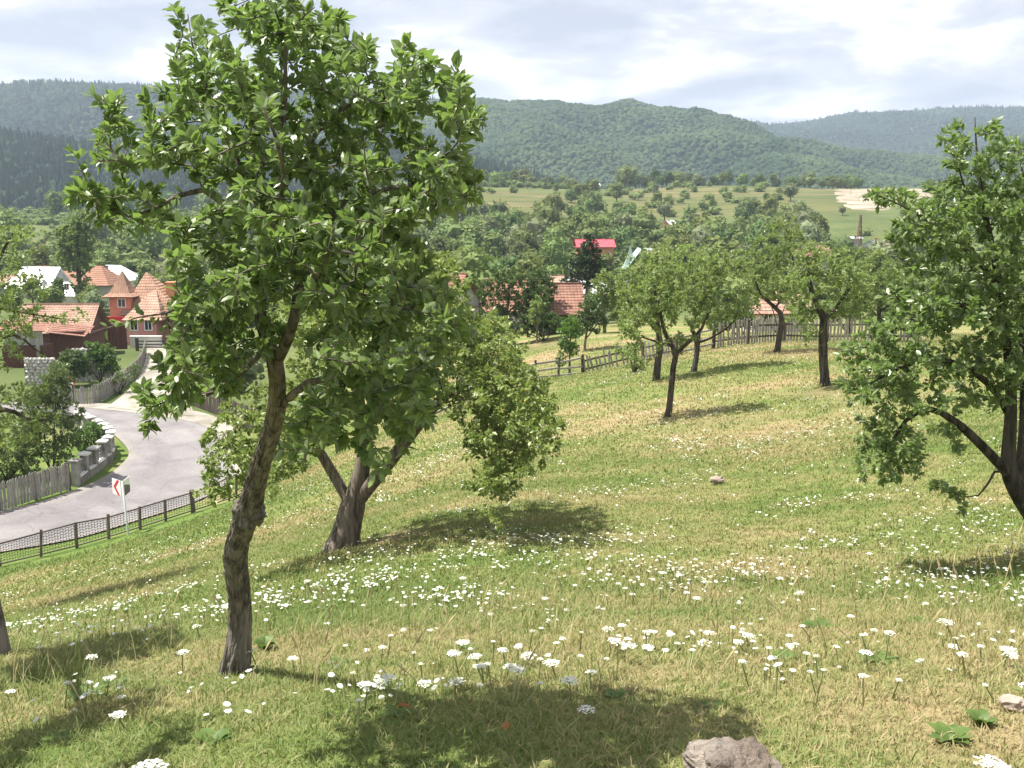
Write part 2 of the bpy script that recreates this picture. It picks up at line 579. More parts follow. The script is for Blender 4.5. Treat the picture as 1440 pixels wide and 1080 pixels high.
def roof_tiles(name, c1, c2, c3):
    m, nt, b = mat(name, c1, 0.85, 0.2)
    tc = N(nt, 'ShaderNodeTexCoord')
    mp = N(nt, 'ShaderNodeMapping')
    nt.links.new(tc.outputs['Object'], mp.inputs[0])
    mp.inputs['Scale'].default_value = (4.5, 4.5, 5.5)
    fl = N(nt, 'ShaderNodeVectorMath', operation='FLOOR')
    nt.links.new(mp.outputs[0], fl.inputs[0])
    wn = N(nt, 'ShaderNodeTexWhiteNoise')
    nt.links.new(fl.outputs[0], wn.inputs[0])
    nz = noise_n(nt, tc.outputs['Object'], 0.8, 5, 0.6)
    col = mix_n(nt, wn.outputs['Value'], c1, c2)
    col = mix_n(nt, ramp_n(nt, nz, [(0.45, 0.0), (0.68, 0.75)]), col, c3)
    nt.links.new(col, b.inputs['Base Color'])
    fr = N(nt, 'ShaderNodeVectorMath', operation='FRACTION')
    nt.links.new(mp.outputs[0], fr.inputs[0])
    sp = N(nt, 'ShaderNodeSeparateXYZ')
    nt.links.new(fr.outputs[0], sp.inputs[0])
    bump(nt, b, math_n(nt, 'PINGPONG', sp.outputs[0], 0.5), 0.7, 0.08)
    return m


TILE_TAN = roof_tiles('tan_clay_tile', (0.32, 0.18, 0.125), (0.41, 0.26, 0.18), (0.24, 0.15, 0.115))
TILE_RED = roof_tiles('red_clay_tile', (0.235, 0.118, 0.088), (0.32, 0.178, 0.132), (0.18, 0.10, 0.08))
TILE_PALE = roof_tiles('pale_clay_tile', (0.34, 0.21, 0.155), (0.43, 0.29, 0.22), (0.26, 0.15, 0.12))
TILE_ORANGE = roof_tiles('orange_clay_tile', (0.29, 0.145, 0.10), (0.36, 0.20, 0.14), (0.24, 0.14, 0.10))


def meadow_colour(nt, lush):
    geo = N(nt, 'ShaderNodeNewGeometry')
    mp = N(nt, 'ShaderNodeMapping')
    nt.links.new(geo.outputs['Position'], mp.inputs[0])
    mp.inputs['Rotation'].default_value = (0, 0, R(-35))
    mp.inputs['Scale'].default_value = (0.55, 1.0, 0.4)
    n1 = noise_n(nt, mp.outputs[0], 0.32, 4, 0.55, 0.3)
    n2 = noise_n(nt, geo.outputs['Position'], 1.7, 4, 0.6)
    f = math_n(nt, 'ADD', math_n(nt, 'MULTIPLY', n1, 2.6), math_n(nt, 'MULTIPLY', n2, 1.2))
    f = math_n(nt, 'ADD', math_n(nt, 'ADD', f, -1.42), lush)
    return f, geo


def ground_mat():
    m, nt, b = mat('meadow_ground', rough=0.95, spec=0.08)
    lush = N(nt, 'ShaderNodeAttribute', attribute_name='lush').outputs['Fac']
    dirt = N(nt, 'ShaderNodeAttribute', attribute_name='dirt').outputs['Fac']
    far = N(nt, 'ShaderNodeAttribute', attribute_name='far').outputs['Fac']
    field = N(nt, 'ShaderNodeAttribute', attribute_name='field').outputs['Fac']
    f, geo = meadow_colour(nt, lush)
    col = ramp_n(nt, f, [(0.0, (0.300, 0.235, 0.130)), (0.28, (0.235, 0.218, 0.095)), (0.56, (0.165, 0.195, 0.062)), (0.92, (0.105, 0.158, 0.038))])
    nfine = noise_n(nt, geo.outputs['Position'], 14.0, 6, 0.7)
    hv = N(nt, 'ShaderNodeHueSaturation')
    vv = math_n(nt, 'MULTIPLY_ADD', nfine, 1.1)
    vv.node.inputs[2].default_value = 0.42
    nt.links.new(vv, hv.inputs['Value'])
    nt.links.new(col, hv.inputs['Color'])
    nd = noise_n(nt, geo.outputs['Position'], 2.3, 5, 0.65)
    dm = math_n(nt, 'MULTIPLY', dirt, ramp_n(nt, nd, [(0.30, 0.25), (0.60, 1.0)]))
    col = mix_n(nt, dm, hv.outputs[0], (0.185, 0.125, 0.085))
    # farther off: pasture, terraced fields
    mp = N(nt, 'ShaderNodeMapping')
    nt.links.new(geo.outputs['Position'], mp.inputs[0])
    mp.inputs['Scale'].default_value = (0.006, 0.012, 0.85)
    nb = noise_n(nt, mp.outputs[0], 1.0, 5, 0.65, 0.4)
    fcol = ramp_n(nt, nb, [(0.34, (0.045, 0.072, 0.025)), (0.45, (0.135, 0.130, 0.050)), (0.52, (0.062, 0.088, 0.030)), (0.58, (0.190, 0.150, 0.075)), (0.64, (0.075, 0.098, 0.034)), (0.72, (0.16, 0.14, 0.06))])
    np_ = noise_n(nt, geo.outputs['Position'], 0.05, 6, 0.65)
    pcol = ramp_n(nt, np_, [(0.34, (0.062, 0.088, 0.030)), (0.56, (0.105, 0.128, 0.046)), (0.72, (0.170, 0.160, 0.068))])
    col = mix_n(nt, far, col, mix_n(nt, field, pcol, fcol))
    nt.links.new(col, b.inputs['Base Color'])
    bump(nt, b, nfine, 0.8, 0.05)
    return m


GROUND = ground_mat()


def blade_mat(name, stops, transl=0.3):
    m = bpy.data.materials.new(name)
    m.use_nodes = True
    nt = m.node_tree
    b = nt.nodes['Principled BSDF']
    out = nt.nodes['Material Output']
    lush = N(nt, 'ShaderNodeAttribute', attribute_name='lush', attribute_type='INSTANCER').outputs['Fac']
    f, geo = meadow_colour(nt, lush)
    oi = N(nt, 'ShaderNodeObjectInfo')
    a = N(nt, 'ShaderNodeAttribute', attribute_name='tint')
    f = math_n(nt, 'ADD', f, math_n(nt, 'MULTIPLY', math_n(nt, 'SUBTRACT', a.outputs['Fac'], 0.5), 0.9))
    f = math_n(nt, 'ADD', f, math_n(nt, 'MULTIPLY', math_n(nt, 'SUBTRACT', oi.outputs['Random'], 0.5), 0.35))
    col = ramp_n(nt, f, stops)
    nt.links.new(col, b.inputs['Base Color'])
    b.inputs['Roughness'].default_value = 0.6
    b.inputs['Specular IOR Level'].default_value = 0.25
    t = N(nt, 'ShaderNodeBsdfTranslucent')
    nt.links.new(mix_n(nt, 0.5, col, (0.24, 0.26, 0.05)), t.inputs[0])
    ms = N(nt, 'ShaderNodeMixShader')
    ms.inputs[0].default_value = transl
    nt.links.new(b.outputs[0], ms.inputs[1])
    nt.links.new(t.outputs[0], ms.inputs[2])
    nt.links.new(ms.outputs[0], out.inputs[0])
    return m


BLADE = blade_mat('grass_blade', [(-0.0, (0.37, 0.30, 0.16)), (0.26, (0.29, 0.27, 0.12)), (0.52, (0.205, 0.238, 0.078)), (0.90, (0.125, 0.185, 0.044))])


# ------------------------------------------------------------------ the ground, one sheet out to the horizon
def build_ground():
    ring = np.exp(np.linspace(math.log(0.6), math.log(2200), 266))
    front = np.arange(-52, 52.01, 0.22)
    rest = np.arange(56, 305, 4.0)
    ang = np.radians(np.concatenate([front, rest]))          # clockwise from +Y
    na = len(ang)
    rr, aa = np.meshgrid(ring, ang, indexing='ij')
    x, y = (rr * np.sin(aa)).ravel(), (rr * np.cos(aa)).ravel()
    z = G(x, y).ravel()
    i = np.arange(len(ring) - 1)[:, None] * na
    j = np.arange(na)[None]
    j2 = (j + 1) % na
    Q = np.stack([i + j, i + na + j, i + na + j2, i + j2], -1).reshape(-1, 4)
    c = len(x)
    x, y, z = np.append(x, 0), np.append(y, 0), np.append(z, g(0, 0))
    T = np.stack([np.full(na, c), np.arange(na), (np.arange(na) + 1) % na], -1)
    pxl = 720 + F_PX * x / np.maximum(y * CP - z * SP, 0.3)
    row = 540 - F_PX * np.tan(np.clip(PITCH - np.arctan2(-z, np.maximum(y, 0.1)), -1.3, 1.3))
    lush = 0.45 * sstep(-9.3, -10.7, z) * sstep(22, 27, y) * sstep(50, 42, y) - 0.10 * sstep(18, 30, y) * sstep(-2, 3, x)
    lush += 0.30 * np.exp(-((x + 9) / 4.0) ** 2 - ((y - 26) / 6.0) ** 2)
    lush += 0.22 * sstep(2.9, 3.4, y) * sstep(4.6, 3.9, y) * sstep(0.4, -0.6, x) + 0.10 * sstep(14, 9, y) * sstep(1, -1, x)
    t2 = at(487, 768, 13)
    dirt = np.exp(-((x - t2.x - 0.55) / 0.75) ** 2 - ((y - t2.y + 0.15) / 0.8) ** 2) * 1.2
    for px_, Y_, w_, s_ in [(1160, 27, 1.3, .8), (1270, 24, 2.2, .55), (565, 17, .8, .45), (1000, 24, 1.6, .45), (380, 16, 1.2, .6), (875, 11, .5, .5), (1260, 18, 1.5, .5), (1120, 21, 1.4, .5), (860, 45, 2.0, .7), (740, 58, 3, .8)]:
        c_ = on_ground(px_, Y_)
        dirt += s_ * np.exp(-((x - c_.x) / w_) ** 2 - ((y - c_.y) / (w_ * 0.8)) ** 2)
    far = np.maximum(sstep(60, 95, np.hypot(x, y)), sstep(44, 54, y) * sstep(-10.2, -10.9, z))
    front_m = (y > 150)
    field = front_m * sstep(835, 900, pxl) * sstep(1260, 1180, pxl) * sstep(300, 350, y) * sstep(520, 480, y)
    field = np.maximum(field, front_m * np.exp(-((x - 2) / 26.0) ** 2 - ((y - 355) / 45.0) ** 2) * 1.3)
    field = np.maximum(field, front_m * 0.8 * sstep(-150, -135, x) * sstep(-95, -110, x) * sstep(240, 260, y) * sstep(310, 290, y))
    tall = np.clip(1 - np.hypot(x, y - 4) / 60, 0, 1)
    on_road = np.zeros_like(x)
    me = new_mesh('meadow', np.stack([x, y, z], -1), T, Q, [GROUND], attrs=dict(lush=lush, dirt=np.clip(dirt, 0, 1), far=far, field=np.clip(field, 0, 1)), smooth=True)
    r = np.hypot(x, y)
    infr = np.minimum(sstep(-40, -34, np.degrees(np.arctan2(x, np.maximum(y, 0.01)))), sstep(40, 34, np.degrees(np.arctan2(x, np.maximum(y, 0.01))))) * (y > 0.5)
    bare = 1 - 0.85 * np.clip(dirt, 0, 1)
    meadow = sstep(-11.0, -10.5, z)
    for nm, a in (('near_d', infr * sstep(9.5, 7.5, r) * bare), ('mid_d', infr * sstep(6.5, 9, r) * sstep(24, 17, r) * bare),
                  ('tall_d', infr * sstep(4.0, 4.7, r) * sstep(7.2, 6.0, r) * sstep(-.25, .35, vnoise(x, y, .8, 6)) * bare),
                  ('far_d', infr * sstep(15, 22, r) * sstep(62, 46, r) * bare * meadow)):
        k = me.attributes.new(nm, 'FLOAT', 'POINT')
        k.data.foreach_set('value', a.astype(np.float32))
    o = link('meadow', me)
    tag(o, 'sloping meadow with dry and green grass running down to the road and valley', None, kind='structure')
    return o


ground = build_ground()


def scatter(name, base_me, target, dens_attr, density, smin, smax, tilt, seed, label, variants):
    o = link(name, base_me)
    tag(o, label, None, kind='stuff')
    ng = bpy.data.node_groups.new(name, 'GeometryNodeTree')
    ng.interface.new_socket('Geometry', in_out='INPUT', socket_type='NodeSocketGeometry')
    ng.interface.new_socket('Geometry', in_out='OUTPUT', socket_type='NodeSocketGeometry')
    L = ng.links.new
    gi, go = ng.nodes.new('NodeGroupInput'), ng.nodes.new('NodeGroupOutput')
    oi = ng.nodes.new('GeometryNodeObjectInfo')
    oi.transform_space = 'RELATIVE'
    oi.inputs[0].default_value = target
    dp = ng.nodes.new('GeometryNodeDistributePointsOnFaces')
    L(oi.outputs['Geometry'], dp.inputs['Mesh'])
    dp.inputs['Seed'].default_value = seed
    if dens_attr:
        na = ng.nodes.new('GeometryNodeInputNamedAttribute')
        na.data_type = 'FLOAT'
        na.inputs[0].default_value = dens_attr
        mu = ng.nodes.new('ShaderNodeMath'); mu.operation = 'MULTIPLY'
        L(na.outputs[0], mu.inputs[0]); mu.inputs[1].default_value = density
        L(mu.outputs[0], dp.inputs['Density'])
    else:
        dp.inputs['Density'].default_value = density
    sp = ng.nodes.new('GeometryNodeSplitToInstances')
    va = ng.nodes.new('GeometryNodeInputNamedAttribute')
    va.data_type = 'FLOAT'
    va.inputs[0].default_value = 'variant'
    ri = ng.nodes.new('FunctionNodeFloatToInt')
    L(va.outputs[0], ri.inputs[0])
    L(gi.outputs[0], sp.inputs[0])
    L(ri.outputs[0], sp.inputs['Group ID'])
    sp.domain = 'POINT'
    ip = ng.nodes.new('GeometryNodeInstanceOnPoints')
    L(dp.outputs['Points'], ip.inputs['Points'])
    L(sp.outputs[0], ip.inputs['Instance'])
    ip.inputs['Pick Instance'].default_value = True
    rv = ng.nodes.new('FunctionNodeRandomValue'); rv.data_type = 'FLOAT_VECTOR'
    rv.inputs[0].default_value = (-tilt, -tilt, 0)
    rv.inputs[1].default_value = (tilt, tilt, 6.283)
    rv.inputs['Seed'].default_value = seed + 1
    L(rv.outputs[0], ip.inputs['Rotation'])
    rs = ng.nodes.new('FunctionNodeRandomValue'); rs.data_type = 'FLOAT'
    for s in rs.inputs:
        if s.name == 'Min' and s.type == 'VALUE': s.default_value = smin
        if s.name == 'Max' and s.type == 'VALUE': s.default_value = smax
    rs.inputs['Seed'].default_value = seed + 2
    L(rs.outputs[1], ip.inputs['Scale'])
    L(ip.outputs[0], go.inputs[0])
    md = o.modifiers.new('scatter', 'NODES')
    md.node_group = ng
    return o


def tuft_mesh(name, variants, blades, hmin, hmax, width, spread, seed, segs=2, lean=0.9):
    r = np.random.default_rng(seed)
    V, Q, T, var, tint = [], [], [], [], []
    n = 0
    for k in range(variants):
        for b in range(blades):
            a = r.uniform(0, 2 * np.pi)
            p = np.array([r.normal(0, spread), r.normal(0, spread), -0.012])
            h = r.uniform(hmin, hmax)
            d = np.array([math.cos(a), math.sin(a), 0])
            s = np.array([-d[1], d[0], 0]) * width * r.uniform(0.7, 1.3) * 0.5
            le = h * r.uniform(0.15, lean)
            tn = r.uniform(0, 1)
            pts = []
            for q in range(segs + 1):
                t = q / segs
                c = p + d * le * t ** 1.8 + np.array([0, 0, h * (t - 0.22 * t * t * le / h)])
                if q < segs:
                    pts += [c - s * (1 - 0.45 * t), c + s * (1 - 0.45 * t)]
                else:
                    pts += [c]
            V += pts
            for q in range(segs - 1):
                Q.append((n + 2 * q, n + 2 * q + 1, n + 2 * q + 3, n + 2 * q + 2))
            T.append((n + 2 * segs - 2, n + 2 * segs - 1, n + 2 * segs))
            m = len(pts)
            var += [k] * m
            tint += [tn] * m
            n += m
    return new_mesh(name, V, T, Q or None, [BLADE], attrs=dict(variant=np.array(var) + 0.25, tint=tint))


GRASS = True
if GRASS:
    scatter('grass', tuft_mesh('near_grass', 8, 10, 0.016, 0.046, 0.0042, 0.020, 1, 3, 1.5), ground, 'near_d', 1500, 0.6, 1.35, 0.25, 11,
            'short green and straw coloured grass blades in the front of the meadow', 8)
    scatter('grass', tuft_mesh('mid_grass', 6, 10, 0.02, 0.052, 0.009, 0.05, 2, 2, 1.5), ground, 'mid_d', 260, 0.6, 1.4, 0.25, 12,
            'short green and dry grass of the middle meadow around the leaning tree', 6)
    scatter('grass', tuft_mesh('far_grass', 5, 9, 0.025, 0.065, 0.024, 0.12, 3, 2, 1.4), ground, 'far_d', 42, 0.6, 1.5, 0.2, 13,
            'short dry grass of the far meadow below the picket fence', 5)
    scatter('tall_grass', tuft_mesh('tall_grass', 6, 7, 0.10, 0.26, 0.0045, 0.03, 4, 3, 0.9), ground, 'tall_d', 34, 0.5, 1.1, 0.15, 14,
            'taller thin grass blades standing among the white flowers', 6)


# ------------------------------------------------------------------ road, gravel drive, verges
def resample(P, n):
    P = np.array(P, float)
    Pd = [P[0]]
    for i in range(len(P) - 1):            # smooth through the points
        p0, p1, p2, p3 = P[max(i - 1, 0)], P[i], P[i + 1], P[min(i + 2, len(P) - 1)]
        for t in np.linspace(0, 1, 9)[1:]:
            Pd.append(0.5 * ((2 * p1) + (-p0 + p2) * t + (2 * p0 - 5 * p1 + 4 * p2 - p3) * t * t + (-p0 + 3 * p1 - 3 * p2 + p3) * t ** 3))
    Pd = np.array(Pd)
    s = np.concatenate([[0], np.cumsum(np.linalg.norm(np.diff(Pd, axis=0), axis=1))])
    u = np.linspace(0, s[-1], n)
    return np.stack([np.interp(u, s, Pd[:, k]) for k in range(Pd.shape[1])], -1)


ROAD_Z = -11.0


def on_level(px, py, z=ROAD_Z):
    d = ray(px, py)
    t = z / d.z
    return (d.x * t, d.y * t)


def strip(name, left, right, n, m, lift, label, cross=9):
    A, B = resample(left, n), resample(right, n)
    t = np.linspace(0, 1, cross)[None, :, None]
    P = A[:, None] * (1 - t) + B[:, None] * t
    Z = G(P[..., 0], P[..., 1]) + lift
    V = np.concatenate([P, Z[..., None]], -1).reshape(-1, 3)
    i = np.arange(n - 1)[:, None] * cross
    j = np.arange(cross - 1)[None]
    Q = np.stack([i + j, i + j + 1, i + cross + j + 1, i + cross + j], -1).reshape(-1, 4)
    a, b, c = V[Q[0, 0]], V[Q[0, 1]], V[Q[0, 2]]
    if np.cross(b - a, c - b)[2] < 0:
        Q = Q[:, ::-1]
    o = link(name, new_mesh(name, V, None, Q, [m], attrs=dict(across=np.tile(np.linspace(0, 1, cross), n)), smooth=True))
    tag(o, label, None, kind='structure')
    return o


ASPHALT = None


def asphalt():
    m, nt, b = mat('worn_asphalt', (0.27, 0.25, 0.25), 0.9, 0.25)
    geo = N(nt, 'ShaderNodeNewGeometry')
    n1 = noise_n(nt, geo.outputs['Position'], 0.45, 5, 0.6, 0.6)
    n2 = noise_n(nt, geo.outputs['Position'], 9.0, 6, 0.7)
    col = ramp_n(nt, n1, [(0.34, (0.150, 0.141, 0.145)), (0.52, (0.190, 0.178, 0.180)), (0.70, (0.235, 0.220, 0.217))])
    ac = N(nt, 'ShaderNodeAttribute', attribute_name='across').outputs['Fac']
    wob = math_n(nt, 'ADD', ac, math_n(nt, 'MULTIPLY', math_n(nt, 'SUBTRACT', noise_n(nt, geo.outputs['Position'], 0.35, 4, .6), 0.5), 0.16))
    tracks = ramp_n(nt, wob, [(0.14, 0.0), (0.24, 1.0), (0.34, 0.0), (0.58, 0.0), (0.70, 1.0), (0.82, 0.0)])
    col = mix_n(nt, math_n(nt, 'MULTIPLY', tracks, 0.35), col, (0.125, 0.117, 0.120))
    edge = ramp_n(nt, wob, [(0.0, 1.0), (0.10, 0.0), (0.90, 0.0), (1.0, 1.0)])
    col = mix_n(nt, math_n(nt, 'MULTIPLY', edge, 0.55), col, (0.27, 0.245, 0.205))
    pat = N(nt, 'ShaderNodeTexVoronoi', feature='DISTANCE_TO_EDGE', i_Scale=0.42)
    dv = N(nt, 'ShaderNodeVectorMath', operation='ADD')
    nt.links.new(geo.outputs['Position'], dv.inputs[0])
    nz_ = N(nt, 'ShaderNodeTexNoise', i_Scale=1.3)
    nt.links.new(geo.outputs['Position'], nz_.inputs['Vector'])
    nt.links.new(nz_.outputs['Color'], dv.inputs[1])
    nt.links.new(dv.outputs[0], pat.inputs['Vector'])
    crack = ramp_n(nt, pat.outputs['Distance'], [(0.0, 1.0), (0.02, 0.0)])
    col = mix_n(nt, math_n(nt, 'MULTIPLY', crack, 0.32), col, (0.07, 0.065, 0.065))
    col = mix_n(nt, 0.35, col, n2, 'OVERLAY')
    nt.links.new(col, b.inputs['Base Color'])
    bump(nt, b, n2, 0.4, 0.01)
    return m


def gravel():
    m, nt, b = mat('pale_gravel', (0.55, 0.5, 0.45), 0.95, 0.15)
    geo = N(nt, 'ShaderNodeNewGeometry')
    n1 = noise_n(nt, geo.outputs['Position'], 0.6, 5, 0.65, 0.5)
    n2 = noise_n(nt, geo.outputs['Position'], 12.0, 6, 0.7)
    col = ramp_n(nt, n1, [(0.36, (0.19, 0.175, 0.145)), (0.50, (0.27, 0.25, 0.215)), (0.64, (0.34, 0.318, 0.28))])
    col = mix_n(nt, 0.4, col, n2, 'OVERLAY')
    nt.links.new(col, b.inputs['Base Color'])
    bump(nt, b, n2, 0.7, 0.03)
    return m


ASPHALT, GRAVEL = asphalt(), gravel()
outer_px = [(-330, 850), (-150, 803), (0, 761), (110, 737), (200, 711), (280, 688), (322, 669), (337, 650), (331, 630), (312, 608), (282, 592), (240, 581),
            (200, 574), (150, 567), (100, 562), (40, 557), (-60, 552)]
inner_px = [(-330, 760), (-150, 735), (0, 708), (60, 694), (112, 677), (150, 661), (173, 645), (181, 634), (176, 624), (166, 614), (157, 606), (147, 598),
            (132, 589), (115, 582), (90, 577), (40, 572), (-60, 568)]
outer = [on_level(*p) for p in outer_px]
inner = [on_level(*p) for p in inner_px]
road = strip('road', outer, inner, 120, ASPHALT, 0.06, 'grey asphalt road bending round the walled garden in the valley')
off = [on_level(px + dx, py + dy) for (px, py), (dx, dy) in zip([(345, 662), (343, 645), (331, 625), (312, 604), (282, 588), (240, 577), (200, 570), (150, 564), (100, 559)],
                                                              [(0, 0), (5, -2), (8, -4), (8, -6), (4, -8), (0, -9), (0, -7), (0, -4), (0, -2)])]
inn = [on_level(*p) for p in [(328, 666), (331, 650), (325, 632), (306, 611), (276, 595), (238, 585), (198, 577), (150, 570), (100, 564)]]
strip('gravel_verge', inn, off, 60, GRAVEL, 0.075, 'pale dusty gravel verge along the outside of the road bend', 5)
dl = [on_level(150, 566)] + [tuple(hit(px, py)[:2]) for px, py in [(182, 549), (199, 524), (205, 505), (207, 492), (208, 478)]]
dr = [on_level(275, 585)] + [tuple(hit(px, py)[:2]) for px, py in [(262, 560), (246, 530), (237, 508), (233, 492), (230, 478)]]
strip('gravel_drive', dl, dr, 40, GRAVEL, 0.09, 'white gravel drive leading from the road up to the pink house gate', 7)


# ------------------------------------------------------------------ forested mountains
def hill_mat(name, c1, c2, scale=0.02):
    m, nt, b = mat(name, c1, 0.95, 0.05)
    geo = N(nt, 'ShaderNodeNewGeometry')
    n1 = noise_n(nt, geo.outputs['Position'], scale, 6, 0.65)
    nt.links.new(ramp_n(nt, n1, [(0.38, c1), (0.62, c2)]), b.inputs['Base Color'])
    return m


HILL_M = hill_mat('forest_floor', (0.045, 0.065, 0.022), (0.075, 0.095, 0.034))


def crown_mat(name, dark, light):
    m, nt, b = mat(name, dark, 0.9, 0.08)
    oi = N(nt, 'ShaderNodeObjectInfo')
    geo = N(nt, 'ShaderNodeNewGeometry')
    n1 = noise_n(nt, geo.outputs['Position'], 0.0085, 5, 0.6, 0.8)
    n2 = noise_n(nt, geo.outputs['Position'], 0.9, 4, 0.7)
    f = math_n(nt, 'ADD', math_n(nt, 'MULTIPLY', oi.outputs['Random'], 0.45), math_n(nt, 'MULTIPLY', math_n(nt, 'SUBTRACT', n1, 0.36), 2.2))  # broad patches: darker conifer stands, plus gully shade put into the colour
    f = math_n(nt, 'ADD', f, math_n(nt, 'MULTIPLY', math_n(nt, 'SUBTRACT', n2, 0.5), 0.6))
    nt.links.new(ramp_n(nt, f, [(0.10, dark), (0.90, light)]), b.inputs['Base Color'])
    bump(nt, b, n2, 0.7, 0.6)
    return m


CROWN_BROAD = crown_mat('broadleaf_canopy', (0.022, 0.045, 0.020), (0.070, 0.100, 0.040))
CROWN_CONIF = crown_mat('conifer_canopy', (0.011, 0.024, 0.013), (0.036, 0.056, 0.024))
CROWN_MIX = crown_mat('mixed_canopy', (0.018, 0.036, 0.018), (0.048, 0.070, 0.030))


def forest_proto(name, conifer_n, broad_n, m, size):
    mb, var = MB(), []
    k = 0
    for c in range(conifer_n):
        r = np.random.default_rng(50 + c)
        prof = [(0.0, 0.10), (0.12, 0.24), (0.35, 0.19), (0.6, 0.13), (0.82, 0.07), (1.0, 0.004)]
        h = r.uniform(1.2, 1.6)
        sides = 7
        V = []
        for (t, w) in prof:
            for s in range(sides):
                a = 2 * math.pi * s / sides + t * 2
                w2 = w * r.uniform(0.75, 1.25) * 1.1
                V.append((math.cos(a) * w2 * size, math.sin(a) * w2 * size, (t * h) * size))
        Q = [(i * sides + s, i * sides + (s + 1) % sides, (i + 1) * sides + (s + 1) % sides, (i + 1) * sides + s) for i in range(len(prof) - 1) for s in range(sides)]
        mb.add(V, Q=Q)
        var += [k + 0.25] * len(V)
        k += 1
    for c in range(broad_n):
        V, T = ico_lump(2, c + 1, 0.5, 0.52, 0.35)
        V[:, 2] += 0.33
        mb.add(V * size, T=T)
        var += [k + 0.25] * len(V)
        k += 1
    me = mb.mesh(name, [m])
    a = me.attributes.new('variant', 'FLOAT', 'POINT')
    a.data.foreach_set('value', np.array(var, np.float32))
    return me


def mountain(name, label, crest, D, depth, foot, noise_amp, seed, nx=170, nv=46, wl=1.0, bend=0.0):
    px = np.linspace(crest[0][0], crest[-1][0], nx)
    cp = np.array(crest, float)
    row = np.interp(px, cp[:, 0], cp[:, 1]) + 9000.0 / D
    row = np.convolve(np.pad(row, 3, mode='edge'), np.ones(7) / 7, mode='valid') + 0.8 * vnoise(px, px * 0, 14, seed)
    ang = np.arctan((HORIZON + 0 - row) / F_PX * 1.0)
    Dx = D + bend * ((px - px.mean()) / 700.0) ** 2
    xc = (px - 720) / F_PX * Dx
    zc = np.tan(-PITCH + np.arctan((540 - row) / F_PX)) * Dx
    v = np.linspace(0, 1.15, nv)
    prof = np.where(v <= 1, np.sin(np.clip(v, 0, 1) * np.pi / 2) ** 1.25, 1 - (np.maximum(v - 1, 0) / 0.15) ** 1.6 * 0.25)
    Vv, X = np.meshgrid(v, xc, indexing='ij')
    Y = Dx[None] - depth * (1 - Vv)
    Z = foot + (zc[None] - foot) * prof[:, None]
    env = np.sin(np.clip(Vv, 0, 1) * np.pi) ** 0.8
    spur = 1 - 2 * np.abs(vnoise(X + 0.45 * Y + 40 * vnoise(X, Y, 160, seed + 3), Y * 0.25, 130 * wl, seed)) ** 0.9
    Z = Z + noise_amp * env * (spur * 0.65 + 0.5 * vnoise(X, Y, 75 * wl, seed + 1) + 0.22 * vnoise(X, Y, 30 * wl, seed + 2))
    V = np.stack([X, Y, Z], -1).reshape(-1, 3)
    i = np.arange(nv - 1)[:, None] * nx
    j = np.arange(nx - 1)[None]
    Q = np.stack([i + j, i + j + 1, i + nx + j + 1, i + nx + j], -1).reshape(-1, 4)
    o = link(name, new_mesh(name, V, None, Q, [HILL_M], smooth=True))
    tag(o, label, None, kind='structure')
    return o


FOOT = -26.0
m1 = mountain('mountain', 'dark conifer ridge dropping from the left edge towards the valley', [(-420, 150), (-150, 168), (0, 190), (80, 196), (160, 206), (300, 210), (450, 206), (560, 208), (640, 220), (700, 240), (760, 258), (830, 280), (900, 296)],
              840, 330, FOOT, 9, 11)
m2 = mountain('mountain', 'hazy wooded mountain along the left skyline', [(-500, 100), (-200, 112), (0, 124), (60, 121), (120, 124), (190, 124), (300, 128), (450, 132), (620, 148), (760, 165), (900, 215), (1000, 262)],
              1500, 560, FOOT, 17, 21)
m3 = mountain('mountain', 'broad rounded green mountain in the middle of the skyline', [(430, 180), (540, 155), (640, 149), (700, 153), (780, 157), (870, 161), (915, 168), (960, 178), (1010, 194), (1090, 216), (1150, 232), (1210, 250), (1290, 272)],
              1420, 620, FOOT, 30, 31)
m3b = mountain('mountain', 'low wooded spur in front of the central mountain', [(905, 288), (960, 262), (1000, 236), (1045, 216), (1085, 210), (1130, 219), (1185, 240), (1260, 262), (1340, 280)],
               1010, 300, FOOT, 10, 37, 110, 36)
m4 = mountain('mountain', 'blue hazy mountain behind on the right skyline', [(820, 176), (950, 173), (1010, 175), (1070, 177), (1130, 170), (1160, 164), (1210, 158), (1290, 158), (1340, 163), (1400, 163), (1500, 166), (1700, 158), (1900, 150)],
              2350, 900, FOOT, 30, 41, wl=1.7)
m5 = mountain('mountain', 'dark wooded hill above the quarry on the right', [(1080, 285), (1150, 258), (1200, 244), (1260, 236), (1340, 214), (1440, 196), (1600, 184), (1800, 176), (1950, 180)],
              1250, 420, FOOT, 14, 51)
FORESTS = [(m1, CROWN_CONIF, 4, 1, 6.5, 0.048, 'dense dark conifer forest covering the left ridge'),
           (m2, CROWN_CONIF, 1, 4, 6.5, 0.042, 'mixed forest covering the left skyline mountain'),
           (m3, CROWN_BROAD, 0, 6, 5.2, 0.066, 'broadleaf forest covering the rounded central mountain'),
           (m3b, CROWN_BROAD, 0, 5, 5.6, 0.052, 'broadleaf forest covering the low central spur'),
           (m4, CROWN_CONIF, 1, 6, 7.0, 0.030, 'hazy blue forest covering the right skyline mountain'),
           (m5, CROWN_MIX, 2, 4, 6.5, 0.042, 'dark mixed forest covering the hill on the right')]
for q, (mo, cm, nc, nb, size, dens, lab) in enumerate(FORESTS):
    scatter('forest', forest_proto('forest', nc, nb, cm, size), mo, None, dens, 0.65, 1.3, 0.06, 90 + q, lab, nc + nb)

